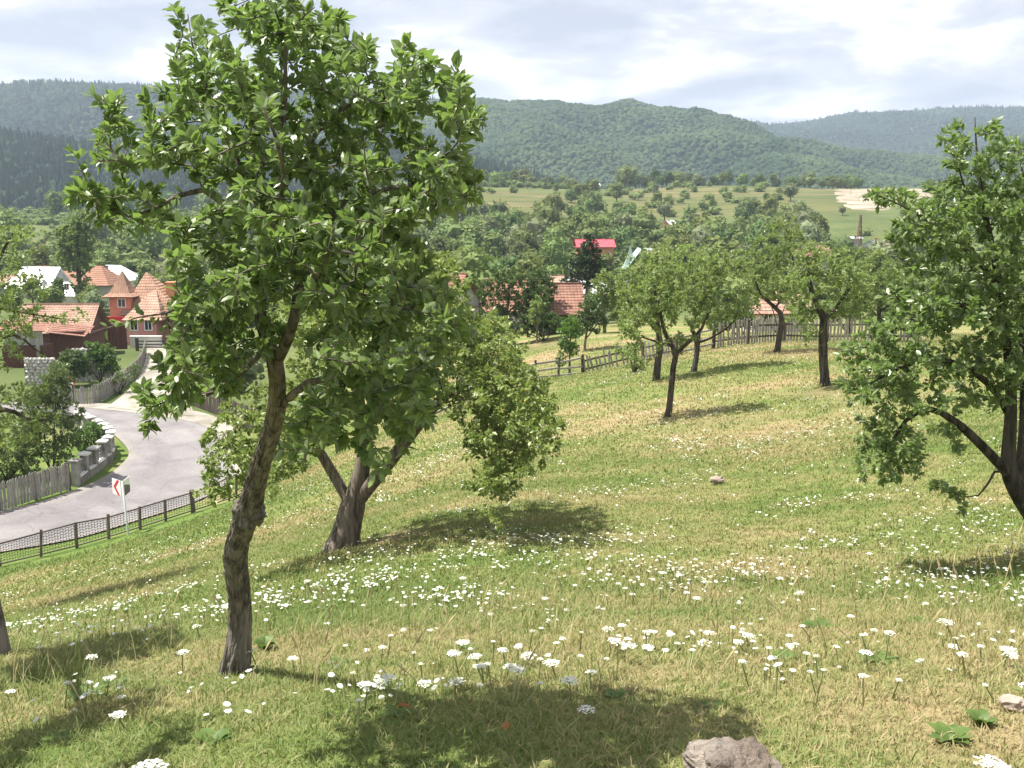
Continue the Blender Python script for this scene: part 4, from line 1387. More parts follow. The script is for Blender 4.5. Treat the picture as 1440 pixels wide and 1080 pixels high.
for q, (Y, lab, lm, paths, cl, tips) in enumerate(ORCH):
    paths = [[(*c[:3], c[3] * .82) for c in p_] for p_ in paths]
    tree('orchard_tree', lab, 'tree', snap_base(skel_px(Y, paths)), clumps_px(Y, [(c[0], c[1], c[2] * 1.08, c[3] * 1.1) + tuple(c[4:]) for c in cl], 1.0, 1.2), int(tips * 1.25), 22, 0.085 + 0.0008 * Y, 0.62, lm, BARK_DARK, 200 + q,
         G_ORCH, step=0.26, trunk_sides=9, start=0.05, rmin=0.004)
YOUNG = [
    (45, 'small young tree with a slim stem and bright rounded crown by the open rails', LEAF_L,
     [[(801, 530, 0, .06), (801, 505, 0, .045), (802, 480, 0, .03), (803, 455, 0, .012)]], [(802, 470, 20, 22), (800, 490, 16, 14), (803, 455, 12, 12), (786, 505, 8, 10, 0, .6)], 170),
    (52, 'small young tree with a V-shaped dark crown behind the bright young one', LEAF_D,
     [[(822, 498, 0, .07), (823, 480, 0, .06), (827, 455, 0, .04), (830, 425, 0, .015)], [(823, 478, 0, .04), (840, 455, 0, .025), (846, 435, 0, .01)]], [(830, 430, 20, 18), (822, 448, 18, 18), (840, 450, 16, 20), (815, 465, 10, 12, 0, .6)], 220),
    (62, 'young leafy tree standing in front of the white farm wall', LEAF_C,
     [[(850, 474, 0, .12), (850, 455, 0, .10), (849, 430, 0, .06), (852, 395, 0, .02)]], [(850, 400, 22, 22), (845, 425, 20, 18), (862, 415, 18, 20), (870, 440, 14, 14)], 240),
    (62, 'dark bushy tree leaning beside the hedge before the tiled roofs', LEAF_D,
     [[(706, 474, 0, .14), (708, 455, 0, .11), (714, 430, 0, .09), (716, 400, 0, .05)], [(712, 440, 0, .06), (735, 420, 0, .04), (745, 400, 0, .02)]], [(705, 392, 32, 20), (690, 415, 24, 22), (730, 400, 30, 24), (735, 430, 28, 22), (700, 440, 26, 20), (755, 420, 20, 26)], 420),
    (66, 'round mid green tree just left of the tiled shed roof', LEAF_D,
     [[(768, 470, 0, .12), (768, 440, 0, .09), (766, 410, 0, .05)]], [(765, 388, 22, 16), (758, 410, 20, 22), (775, 410, 10, 18), (755, 440, 26, 18)], 260),
    (60, 'slender pale stemmed sapling in the dark hedge', LEAF_C,
     [[(755, 472, 0, .06), (755, 450, 0, .05), (754, 425, 0, .02)]], [(755, 430, 12, 16), (750, 445, 12, 12)], 90),
    (78, 'dark spreading conifer with a bare lower stem behind the farm shed', LEAF_F,
     [[(826, 450, 0, .22), (826, 420, 0, .19), (827, 390, 0, .15), (828, 360, 0, .09), (829, 328, 0, .02)]],
     [(829, 335, 9, 10), (828, 350, 18, 10), (827, 365, 26, 12), (826, 382, 34, 13), (806, 392, 20, 9), (850, 390, 22, 11), (826, 398, 20, 8)], 620),
    (72, 'pale willow-like tree behind the white farm wall', LEAF_E,
     [[(872, 460, 0, .15), (872, 430, 0, .12), (874, 400, 0, .05)]], [(872, 400, 24, 22), (866, 425, 26, 20), (888, 415, 18, 20)], 260),
]
for q, (Y, lab, lm, paths, cl, tips) in enumerate(YOUNG):
    tree('young_tree' if 'young' in lab or 'sapling' in lab else 'tree', lab, 'tree', snap_base(skel_px(Y, paths)), clumps_px(Y, cl, 0.8, 1.15), int(tips * 1.4), 26, 0.11 + 0.0009 * Y, 0.6, lm, BARK2, 230 + q, step=0.3,
         trunk_sides=8, start=0.05, rmin=0.005)


# ------------------------------------------------------------------ houses of the village
def slope(mb, e0, e1, r0, r1, n, lift, m=0):
    """a roof slope laid in overlapping courses, eave e0-e1, ridge r0-r1"""
    e0, e1, r0, r1 = (Vector(v) for v in (e0, e1, r0, r1))
    nr = (e1 - e0).cross(r0 - e0)
    if nr.length < 1e-6:
        nr = (e1 - e0).cross(r1 - e0)
    nr.normalize()
    if nr.z < 0:
        nr = -nr
    for i in range(n):
        a, b = i / n, (i + 1) / n
        lo0, lo1 = e0.lerp(r0, a) + nr * lift, e1.lerp(r1, a) + nr * lift
        hi0, hi1 = e0.lerp(r0, b) + nr * 0.004, e1.lerp(r1, b) + nr * 0.004
        b0, b1 = e0.lerp(r0, a) - nr * 0.03, e1.lerp(r1, a) - nr * 0.03
        mb.add([lo0, lo1, hi1, hi0, b0, b1], Q=[(0, 1, 2, 3), (4, 5, 1, 0)], m=m)


def gable_roof(mb, w, d, h0, rh, ov=0.35, n=9, lift=0.03, hip=0.0, m=0):
    """ridge along x"""
    W, D = w / 2 + ov, d / 2 + ov
    dz = rh * ov / (d / 2)
    ez = h0 - dz * 0.9
    rx = W - hip * (D / 1.0)
    slope(mb, (-W, -D, ez), (W, -D, ez), (-rx, 0, h0 + rh), (rx, 0, h0 + rh), n, lift, m)
    slope(mb, (W, D, ez), (-W, D, ez), (rx, 0, h0 + rh), (-rx, 0, h0 + rh), n, lift, m)
    if hip > 0:
        slope(mb, (W, -D, ez), (W, D, ez), (rx, 0, h0 + rh), (rx, 0, h0 + rh + 0.001), n, lift, m)
        slope(mb, (-W, D, ez), (-W, -D, ez), (-rx, 0, h0 + rh), (-rx, 0, h0 + rh + 0.001), n, lift, m)
    # soffit
    mb.add([(-W, -D, ez - 0.04), (W, -D, ez - 0.04), (W, D, ez - 0.04), (-W, D, ez - 0.04)], Q=[(0, 3, 2, 1)], m=m)
    # ridge cap
    mb.bar((-rx, 0, h0 + rh + 0.03), (rx, 0, h0 + rh + 0.03), 0.16, 0.09, m=m)


def gable_walls(mb, w, d, h, rh, hip, m=0, sink=1.5):
    x, y = w / 2, d / 2
    mb.box((0, 0, (h - sink) / 2), (w, d, h + sink), m=m)
    if hip <= 0:
        for s in (-1, 1):
            mb.add([(s * x, -y, h), (s * x, y, h), (s * x, 0, h + rh * 0.97), (s * (x - .2), -y, h), (s * (x - .2), y, h), (s * (x - .2), 0, h + rh * 0.97)],
                   T=[(0, 1, 2) if s > 0 else (0, 2, 1), (3, 5, 4) if s > 0 else (3, 4, 5)], m=m)


def window(root, x, y, z, w, h, face, frame_m=None):
    """face: 'f' front (-y), 'r' +x side, 'l' -x side"""
    frame_m = frame_m or FRAME_W
    mb = MB()
    t = 0.07
    def pos(a, c, dep):
        if face == 'f': return (x + a, y - dep, z + c)
        if face == 'r': return (x + dep, y + a, z + c)
        return (x - dep, y + a, z + c)
    def size(a, c, dd):
        return (a, dd, c) if face == 'f' else (dd, a, c)
    for s in (-1, 1):
        mb.box(pos(s * (w / 2 - t / 2), 0, 0.02), size(t, h, 0.09))
        mb.box(pos(0, s * (h / 2 - t / 2), 0.021), size(w - 2 * t, t, 0.088))
    mb.box(pos(0, 0, 0.015), size(t * 0.7, h - 2 * t, 0.07))
    f = mb.build('window', frame_m, root)
    mb = MB()
    mb.box(pos(0, 0, 0.005), size(w - 0.02, h - 0.02, 0.03))
    mb.build('pane', GLASS, f)


def chimney(root, x, y, z, h, m, s=0.45):
    mb = MB()
    mb.box((x, y, z + h / 2), (s, s, h))
    mb.box((x, y, z + h + 0.05), (s + 0.14, s + 0.14, 0.1))
    mb.build('chimney', m, root)


def house(name, label, loc, rz, w, d, h, rh, wall_m, roof_m, hip=0.0, ov=0.35, n=9, wins=(), chim=None, group=None, cat='house', lift=0.03):
    root = empty(name, loc, rz)
    tag(root, label, cat, group)
    mb = MB(); gable_walls(mb, w, d, h, rh, hip); mb.build('wall', wall_m, root)
    mb = MB(); gable_roof(mb, w, d, h, rh, ov, n, lift, hip); mb.build('roof', roof_m, root)
    for wn in wins:
        x, z, ww, wh, face = wn
        if face == 'f': window(root, x, -d / 2, z, ww, wh, 'f')
        elif face == 'r': window(root, w / 2, x, z, ww, wh, 'r')
        else: window(root, -w / 2, x, z, ww, wh, 'l')
    if chim:
        chimney(root, *chim)
    return root


def gpos(px, Y, dz=0.0):
    v = on_ground(px, Y)
    return (v.x, v.y, v.z + dz)


def place_h(px, row, Y):                  # a point in the air over the ground
    return at(px, row, Y)


# the pink house with its tower
YH = 90.0
k = mpp(YH, -12.3)
b0 = gpos(185, YH)
pink = empty('pink_house', b0, R(0))
tag(pink, 'pink and orange house with a pointed tiled tower by the gravel drive', 'house')
def hx(px): return at(px, 440, YH).x - b0[0]
def hz_(row): return at(185, row, YH).z - b0[2]
mb = MB()
tw = (hx(177) - hx(147)) / 2
tx = hx(162)
mb.box((tx, 2.2, (hz_(418) - 1.0) / 2), (tw * 2, tw * 2, hz_(418) + 1.0))
mb.build('tower', PLASTER_RED, pink)
ez, tz = hz_(419), hz_(384)
prof = [(0, tw + 0.50), (0.13, tw * 1.02), (0.45, tw * 0.62), (1.0, 0.03)]
mb = MB()
for (t0, w0), (t1, w1) in zip(prof[:-1], prof[1:]):
    z0, z1 = ez + (tz - ez) * t0, ez + (tz - ez) * t1
    c = [(-1, -1), (1, -1), (1, 1), (-1, 1)]
    for q in range(4):
        a, b_ = c[q], c[(q + 1) % 4]
        slope(mb, (tx + a[0] * w0, 2.2 + a[1] * w0, z0), (tx + b_[0] * w0, 2.2 + b_[1] * w0, z0), (tx + a[0] * w1, 2.2 + a[1] * w1, z1), (tx + b_[0] * w1, 2.2 + b_[1] * w1, z1), max(3, int(9 * (t1 - t0) / 0.4)), 0.025)
mb.add([(tx - prof[0][1], 2.2 - prof[0][1], ez - 0.05), (tx + prof[0][1], 2.2 - prof[0][1], ez - 0.05), (tx + prof[0][1], 2.2 + prof[0][1], ez - 0.05), (tx - prof[0][1], 2.2 + prof[0][1], ez - 0.05)], Q=[(0, 3, 2, 1)])
mb.build('tower_roof', TILE_TAN, pink)
window(pink, tx + 0.15, 2.2 - tw, hz_(428), 0.75, 0.8, 'f')
# main block and hip roof behind, front wing
mx0, mx1 = hx(168), hx(240)
mw, mxc = mx1 - mx0, (mx0 + mx1) / 2
mb = MB(); mb.box((mxc, 3.6, hz_(443) / 2 - 0.5), (mw, 4.6, hz_(443) + 1.0)); mb.build('wall', PLASTER_PINK, pink)
mb = MB()
ez2, rz2 = hz_(445), hz_(387)
A, B_, C_, D_ = (mx0 - .4, 0.9, ez2), (mx1 + .5, 0.9, ez2), (mx1 + .5, 6.3, ez2), (mx0 - .4, 6.3, ez2)
ap0, ap1 = (hx(188) , 3.6, rz2), (hx(190), 3.6, rz2)
slope(mb, A, B_, ap0, ap1, 15, 0.03)
slope(mb, B_, C_, ap1, ap1, 15, 0.03)
slope(mb, C_, D_, ap1, ap0, 15, 0.03)
slope(mb, D_, A, ap0, ap0, 15, 0.03)
mb.build('roof', TILE_TAN, pink)
fx0, fx1 = hx(180), hx(222)
mb = MB(); mb.box(((fx0 + fx1) / 2, 0.35, hz_(447) / 2 - 0.5), (fx1 - fx0, 1.9, hz_(447) + 1.0)); mb.build('front_wing', PLASTER_PINK, pink)
mb = MB()
slope(mb, (fx0 - .3, -0.85, hz_(449)), (fx1 + .6, -0.85, hz_(449)), ((fx0 + fx1) / 2 + .2, 2.6, hz_(410)), ((fx0 + fx1) / 2 + .4, 2.6, hz_(410)), 12, 0.03)
slope(mb, (fx1 + .6, -0.85, hz_(449)), (fx1 + .6, 2.6, hz_(449)), ((fx0 + fx1) / 2 + .4, 2.6, hz_(410)), ((fx0 + fx1) / 2 + .4, 2.6, hz_(410)), 12, 0.03)
slope(mb, (fx0 - .3, 2.6, hz_(449)), (fx0 - .3, -0.85, hz_(449)), ((fx0 + fx1) / 2 + .2, 2.6, hz_(410)), ((fx0 + fx1) / 2 + .2, 2.6, hz_(410)), 12, 0.03)
mb.build('wing_roof', TILE_PALE, pink)
window(pink, hx(191), 0.35 - 0.95, hz_(456), 0.7, 0.95, 'f')
window(pink, hx(211), 0.35 - 0.95, hz_(456), 0.7, 0.95, 'f')
chimney(pink, hx(226), 3.2, hz_(428), hz_(402) - hz_(428), BRICK_M, 0.75)
mb = MB(); mb.box((hx(160), -0.2, hz_(449)), (hx(176) - hx(146), 0.10, 0.50)); mb.build('balcony', SIGN_RED, pink)
mb = MB(); mb.box(((hx(143) + hx(180)) / 2, 0.2, hz_(449)  - 0.45), (hx(180) - hx(143), 1.6, 0.14)); mb.build('balcony_floor', WOOD_DARK, pink)
mb = MB(); mb.box(((hx(146) + hx(178)) / 2, 1.3, hz_(455) / 2 - 0.3), (hx(178) - hx(146), 0.3, hz_(455) + 0.6)); mb.build('porch_wall', PLASTER_RED, pink)

# brown board gate and fence before it
mb = MB()
bw = gpos(160, 86)
bg_ = empty('board_gate', bw)
tag(bg_, 'dark red-brown boarded gate under the balcony of the pink house', 'gate')
hgt = at(160, 458, 86).z - bw[2]
xs = [at(p, 470, 86).x - bw[0] for p in (141, 178)]
nb_ = 16
bme = None
for i in range(nb_):
    w_ = (xs[1] - xs[0]) / nb_
    if bme is None:
        m_ = MB(); m_.box((0, 0, hgt / 2 - 0.2), (w_ * 0.93, 0.05, hgt + 0.4)); bme = m_.mesh('board', [WOOD_BROWN])
    o = link('board', bme, bg_)
    o.location = (xs[0] + (i + 0.5) * w_, random.uniform(-.01, .01), random.uniform(-.05, .05))
m_ = MB(); m_.box(((xs[0] + xs[1]) / 2, 0.09, hgt * 0.8), (xs[1] - xs[0], 0.10, 0.12)); m_.box(((xs[0] + xs[1]) / 2, 0.09, hgt * 0.25), (xs[1] - xs[0], 0.10, 0.12)); m_.build('cross_bar', WOOD_DARK, bg_)

# low white wall and dark gate at the head of the drive
gp = gpos(213, 84)
gt = empty('drive_gate', gp)
tag(gt, 'low dark metal gate closing the gravel drive before the pink house', 'gate')
x0, x1 = at(193, 488, 84).x - gp[0], at(236, 488, 84).x - gp[0]
mb = MB(); mb.box((x0, 0, 0.5), (0.22, 0.22, 1.1)); mb.build('post', WOOD_DARK, gt)
mb = MB(); mb.box((x1, 0, 0.5), (0.22, 0.22, 1.1)); mb.build('post', WOOD_DARK, gt)
for zz in (0.28, 0.52, 0.78):
    mb = MB(); mb.box(((x0 + x1) / 2, 0.0, zz), (x1 - x0 - 0.24, 0.05, 0.10)); mb.build('rail', WOOD_DARK, gt)
wl = gpos(206, 87)
o = MB(); o.box((0, 0, 0.35), (2.6, 0.3, 1.1)); o.box((0, 0, 0.94), (2.7, 0.4, 0.09))
o = o.build('garden_wall', PLASTER_WHITE); o.location = wl
tag(o, 'low white plastered wall behind the drive gate', 'wall')

# barn with the long tiled roof
bp_ = gpos(92, 82)
xw = at(134, 455, 82).x - at(46, 455, 82).x
hb = at(92, 457, 82).z - bp_[2]
WOOD_BARN = varied('red_brown_planks', (0.13, 0.065, 0.05), (0.22, 0.115, 0.09), 5.0, stretch=(4, 4, 0.4))
house('barn', 'long low barn with a pale tiled roof left of the pink house', bp_, R(2), xw, 4.0, hb, at(92, 432, 82).z - at(92, 456, 82).z + 0.3, WOOD_BARN, TILE_PALE, 0, 0.5, 16, wins=[], cat='barn')
lp = gpos(98, 77.5)
lt = empty('lean_to_shed', lp)
tag(lt, 'reddish board shed with a sloping tiled roof under the barn eaves', 'shed')
hl = at(98, 466, 77.5).z - lp[2]
xa, xb = at(70, 470, 77.5).x - lp[0], at(116, 470, 77.5).x - lp[0]
mb = MB(); mb.box(((xa + xb) / 2, 0.6, hl / 2 - 0.5), (xb - xa, 1.4, hl + 1)); mb.build('wall', WOOD_BROWN, lt)
mb = MB(); slope(mb, (xa - .1, -0.35, hl - 0.05), (xb + .3, -0.35, hl - 0.35), (xa - .1, 1.6, hl + 0.5), (xb + .3, 1.6, hl + 0.2), 6, 0.03); mb.build('roof', TILE_RED, lt)
sp_ = gpos(33, 74)
sh = empty('store_shed', sp_)
tag(sh, 'open shed with white boards and dark red base at the far left', 'shed')
hs = at(33, 462, 74).z - sp_[2]
mb = MB(); mb.box((0.2, 0.5, hs * 0.25), (3.0, 1.6, hs * 0.5 + .3)); mb.build('base', WOOD_BROWN, sh)
for i in range(9):
    mb = MB(); mb.box((-1.2 + i * 0.31, 0.3, hs * 0.72), (0.27, 0.05, hs * 0.46)); mb.build('board', CAP_WHITE if i % 3 else PLASTER_GREY, sh)
mb = MB(); mb.box((1.35, -0.36, hs * 0.4), (0.22, 0.22, hs * 0.9)); mb.build('post', CONCRETE, sh)
mb = MB(); slope(mb, (-1.8, -0.6, hs * 0.96), (2.0, -0.6, hs * 0.96), (-1.8, 1.6, hs + 0.45), (2.0, 1.6, hs + 0.45), 6, 0.03); mb.build('roof', TILE_RED, sh)

# rubble garden walls by the road
def rubble_wall(name, label, px, Y, w, h, m, seed, rz=0.0):
    r = np.random.default_rng(seed)
    p = gpos(px, Y)
    root = empty(name, p, rz)
    tag(root, label, 'wall')
    mb = MB(); mb.box((0, 0.06, h / 2 - 0.3), (w, 0.3, h + 0.5)); mb.build('wall_core', STONE_BASE, root)
    proto = []
    for q in range(5):
        V, T = ico_lump(1, 60 + q, 0.5, 0.5, 0.4)
        proto.append(new_mesh('stone', V, T, None, [m]))
    rows = max(3, int(h / 0.19))
    for a in range(rows):
        x = -w / 2 + r.uniform(0, .2)
        while x < w / 2 - 0.1:
            s = r.uniform(0.14, 0.42)
            o = link('stone', proto[int(r.integers(5))], root)
            o.location = (x + s / 2, -0.10, (a + 0.5) * h / rows)
            o.scale = (s * 1.12, 0.20, h / rows * r.uniform(1.1, 1.5)); o.rotation_euler = (r.uniform(-.3, .3), r.uniform(-.25, .25), r.uniform(-.4, .4))
            x += s
    return root


rubble_wall('stone_wall', 'white rubble wall stub below the barn', 58, 65, 1.9, 1.75, STONE_WHITE, 5)
rubble_wall('ruined_wall', 'white wall remnant almost hidden by hanging green creeper', 132, 66, 2.6, 2.2, STONE_WHITE, 6)

# farther village houses on the left
G_FAR = 'houses beyond the barn'
house('white_roof_house', 'house with a big bright white tin roof beyond the barn', gpos(61, 150), R(-8), 5.2, 5.5, at(61, 399, 150).z - gpos(61, 150)[2], 2.4, PLASTER_GREY, TIN_WHITE, 0, 0.4, 2, wins=[(-1, 1.2, 0.9, 1.1, 'f'), (1, 1.2, 0.9, 1.1, 'f')], lift=0.01)
house('white_house', 'small white house with a white tin roof and dark porch left of the poplar', gpos(72, 142), R(10), 3.2, 4, at(72, 414, 142).z - gpos(72, 142)[2], 1.2, PLASTER_WHITE, TIN_WHITE, 0, 0.3, 2, wins=[(0.4, 1.0, 0.8, 0.9, 'f')], lift=0.01)
house('white_house', 'white two storey house with a steep tin roof just left of the poplar', gpos(99, 140), R(-5), 3.6, 4, at(99, 412, 140).z - gpos(99, 140)[2], 1.5, PLASTER_WHITE, TIN_WHITE, 0, 0.3, 2, wins=[(-0.8, 2.1, 0.7, 0.9, 'f'), (0.7, 2.1, 0.7, 0.9, 'f'), (0, 0.7, 0.8, 0.9, 'f')], lift=0.01)
house('shed', 'low shed with a bright tin roof at the left before the white roofed house', gpos(40, 146), R(5), 4.0, 4, at(40, 402, 146).z - gpos(40, 146)[2], 1.1, PLASTER_GREY, TIN_WHITE, 0, 0.3, 2, cat='shed', lift=0.01)
house('orange_roof_house', 'orange tile roofed house showing over the white tin roof', gpos(62, 172), R(0), 6, 6, at(62, 391, 172).z - gpos(62, 172)[2], 2.0, PLASTER_WHITE, TILE_ORANGE, 0.7, 0.5, 9)
house('orange_roof_house', 'house with a faded yellow and orange tiled roof left of the poplar', gpos(100, 168), R(0), 5.5, 6, at(100, 398, 168).z - gpos(100, 168)[2], 2.0, PLASTER_WHITE, TILE_ORANGE, 0.3, 0.5, 9)
house('orange_roof_house', 'white walled house with a hipped orange roof right of the poplar', gpos(143, 135), R(-6), 4.4, 5, at(143, 395, 135).z - gpos(143, 135)[2], 2.0, PLASTER_WHITE, TILE_ORANGE, 0.8, 0.5, 10, wins=[(-1.0, 2.6, 0.7, 1.0, 'f'), (0.8, 2.6, 0.7, 1.0, 'f')])
house('white_roof_house', 'house with a pale tin roof and dark chimney behind the tower', gpos(163, 150), R(-20), 5.5, 5, at(163, 391, 150).z - gpos(163, 150)[2], 1.8, PLASTER_WHITE, TIN_WHITE, 0.6, 0.4, 2, chim=(-0.6, -1.0, at(163, 391, 150).z - gpos(163, 150)[2], 1.7, WOOD_DARK), lift=0.01)
house('tan_roof_house', 'low tan tiled roof half hidden at the far left', gpos(22, 150), R(0), 4.5, 4, at(22, 397, 150).z - gpos(22, 150)[2], 1.0, PLASTER_GREY, TILE_PALE, 0, 0.4, 6)

# centre and right of the valley
house('farm_shed', 'shed with a sagging red tiled roof and dark open front behind the hedge', gpos(787, 68), R(4), 2.2, 3.6, at(787, 432, 68).z - gpos(787, 68)[2], 1.55, WOOD_DARK, TILE_RED, 0, 0.35, 11, cat='shed')
house('farm_house', 'white farm house with a grey roof edge behind the red tiled shed', gpos(822, 84), R(-3), 3.4, 4, at(822, 408, 84).z - gpos(822, 84)[2], 0.9, PLASTER_WHITE, PLASTER_GREY, 0, 0.25, 3, wins=[(-0.6, 2.0, .7, .9, 'f')])
house('tiled_house', 'house with a steep red tiled roof showing behind the old fruit tree', gpos(620, 78), R(-32), 4.0, 4.4, at(640, 421, 78).z - gpos(640, 78)[2], 2.1, PLASTER_GREY, TILE_RED, 0, 0.45, 13)
house('tiled_house', 'tiled roof glimpsed between the dark hedge trees', gpos(722, 82), R(6), 4.0, 4, at(722, 427, 82).z - gpos(722, 82)[2], 1.9, PLASTER_WHITE, TILE_ORANGE, 0, 0.4, 11)
house('tan_roof_house', 'tan tiled roof above the red tiled farm shed', gpos(790, 92), R(0), 2.2, 3, at(790, 396, 92).z - gpos(790, 92)[2], 0.5, PLASTER_GREY, TILE_PALE, 0, 0.2, 5)
house('red_roof_house', 'brown walled house with a bright red tin roof behind the conifer', gpos(835, 190), R(3), 6.2, 5.0, at(835, 345, 190).z - gpos(835, 190)[2], 1.1, BRICK_M, TIN_RED, 0, 0.5, 2, wins=[(2.2, 3.6, .9, 1.1, 'f'), (-2.2, 3.6, .9, 1.1, 'f'), (2.2, 1.5, .9, 1.1, 'f')], lift=0.01)
vp = gpos(897, 120)
vh = at(897, 382, 120).z - vp[2]
villa = house('green_roof_villa', 'white villa with a green tin gable and a pointed spire', vp, R(0), 2.9, 4.0, vh, 0.1, PLASTER_WHITE, TIN_GREEN, 0, 0.1, 1, wins=[(-0.6, vh - 0.9, .6, .8, 'f'), (0.4, vh - 0.9, .6, .8, 'f')], lift=0.01)
mb = MB()
zt = at(897, 350, 120).z - vp[2]
mb.add([(-1.4, -2.02, vh), (1.4, -2.02, vh), (0.15, -2.02, zt), (-1.4, -1.8, vh), (1.4, -1.8, vh), (0.15, -1.8, zt)], T=[(0, 1, 2), (3, 5, 4)])
mb.build('gable', PLASTER_GREEN, villa)
mb = MB()
slope(mb, (-2.1, -2.3, vh - .15), (-2.1, 2.2, vh - .15), (0.1, -2.3, zt + .1), (0.1, 2.2, zt + .1), 2, 0.02)
slope(mb, (1.9, 2.2, vh + .1), (1.9, -2.3, vh + .1), (0.1, 2.2, zt + .1), (0.1, -2.3, zt + .1), 2, 0.02)
slope(mb, (0.2, -1.0, vh + .6), (4.0, -1.0, vh + .6), (0.2, 0.8, zt + .05), (4.0, 0.8, zt + .05), 2, 0.02)
mb.build('roof_wing', TIN_GREEN, villa)
mb = MB()
zs = at(885, 344, 120).z - vp[2]
xs_ = at(885, 360, 120).x - vp[0]
for (t0, w0), (t1, w1) in zip([(0, 1.25), (.35, .62), (.7, .22)], [(.35, .62), (.7, .22), (1, .02)]):
    c = [(-1, -1), (1, -1), (1, 1), (-1, 1)]
    z0, z1 = vh - .2 + (zs - vh + .2) * t0, vh - .2 + (zs - vh + .2) * t1
    for q in range(4):
        a, b_ = c[q], c[(q + 1) % 4]
        slope(mb, (xs_ + a[0] * w0, -1.0 + a[1] * w0, z0), (xs_ + b_[0] * w0, -1 + b_[1] * w0, z0), (xs_ + a[0] * w1, -1 + a[1] * w1, z1), (xs_ + b_[0] * w1, -1 + b_[1] * w1, z1), 1, 0.01)
mb.build('spire', TIN_GREEN, villa)
house('brick_cottage', 'tiny orange brick house with a pale roof alone among the hillside trees', gpos(941, hit(941, 328).y), R(55), 3.8, 3.2, 2.0, 1.5, BRICK_M, TIN_WHITE, 0, 0.35, 2, wins=[(0, 1.5, .7, .8, 'f')], lift=0.01)
house('farm_house', 'white farm house gleaming behind the picket fence and crooked tree', gpos(1085, 62), R(4), 3.2, 3.4, at(1085, 432, 62).z - gpos(1085, 62)[2], 1.2, PLASTER_WHITE, TILE_PALE, 0, 0.3, 8, wins=[(0.7, 1.1, .6, .8, 'f'), (-0.8, 1.1, .6, .8, 'f')])
house('brown_roof_house', 'house with a dark red-brown roof peeping over the orchard crowns', gpos(1141, 120), R(20), 4.0, 4.0, at(1141, 358, 120).z - gpos(1141, 120)[2], 1.1, PLASTER_GREY, TILE_RED, 0.5, 0.3, 8)
YG = hit(1225, 360).y
gh = gpos(1225, YG)
house('green_gable_house', 'house with a green edged gable and white wall below the quarry', gh, R(62), 4.4, 5.0, at(1225, 346, YG).z - gh[2], 1.3, PLASTER_WHITE, TIN_GREEN, 0, 0.6, 2, chim=(-1.2, -1.0, at(1225, 346, YG).z - gh[2] + .6, 1.2, BRICK_M), wins=[(0.7, 3.0, .7, .9, 'f'), (-0.7, 3.0, .7, .9, 'f')], lift=0.01)
house('white_cabin', 'small white cabin with a brown side right of the green gabled house', gpos(1243, YG - 6), R(-30), 2.2, 2.6, at(1243, 344, YG - 6).z - gpos(1243, YG - 6)[2], 0.5, PLASTER_WHITE, TILE_RED, 0, 0.15, 2, cat='cabin')
house('hay_barn', 'tiny dark barn with a white roof on the hill crest', gpos(838, 452), R(15), 2.6, 2.6, 1.6, 1.0, WOOD_DARK, TIN_WHITE, 0, 0.4, 2, cat='barn', lift=0.01)
house('tin_shed', 'narrow shed with a white tin roof beside the rusty mast', gpos(1202, hit(1202, 346).y), R(10), 2.6, 2.0, 1.9, 0.3, PLASTER_GREY, TIN_WHITE, 0, 0.2, 1, cat='shed', lift=0.01)

pl_ = gpos(63, 136)
pole = empty('utility_pole', pl_)
tag(pole, 'slim pale utility pole among the white roofed houses', 'pole')
hp_ = at(63, 398, 136).z - pl_[2]
mb = MB(); mb.tube([(0, 0, -.3), (0, 0, hp_)], [0.14, 0.09], 8); mb.build('shaft', CONCRETE, pole, smooth=True)
mb = MB(); mb.box((0, 0, hp_ - 0.35), (1.1, 0.09, 0.09)); mb.build('cross_arm', WOOD_DARK, pole)

# rusty lattice mast
YM = hit(1207, 362).y
mp_ = gpos(1207, YM)
mast = empty('lattice_mast', mp_)
tag(mast, 'rusty lattice mast tapering upward below the quarry', 'mast')
hm_ = at(1207, 302, YM).z - mp_[2]
c4 = [(-1, -1), (1, -1), (1, 1), (-1, 1)]
for c in c4:
    mb = MB(); mb.bar((c[0] * 0.62, c[1] * 0.62, -0.5), (c[0] * 0.12, c[1] * 0.12, hm_), 0.10, 0.10); mb.build('leg', RUST, mast)
for q in range(9):
    t0, t1 = q / 9, (q + 1) / 9
    w0, w1 = 0.62 - 0.5 * t0, 0.62 - 0.5 * t1
    mb = MB()
    for i in range(4):
        a, b_ = c4[i], c4[(i + 1) % 4]
        mb.bar((a[0] * w0, a[1] * w0, hm_ * t0), (b_[0] * w1, b_[1] * w1, hm_ * t1), 0.05, 0.05)
        mb.bar((b_[0] * w0, b_[1] * w0, hm_ * t0), (a[0] * w1, a[1] * w1, hm_ * t1), 0.045, 0.045)
    mb.build('brace', RUST, mast)

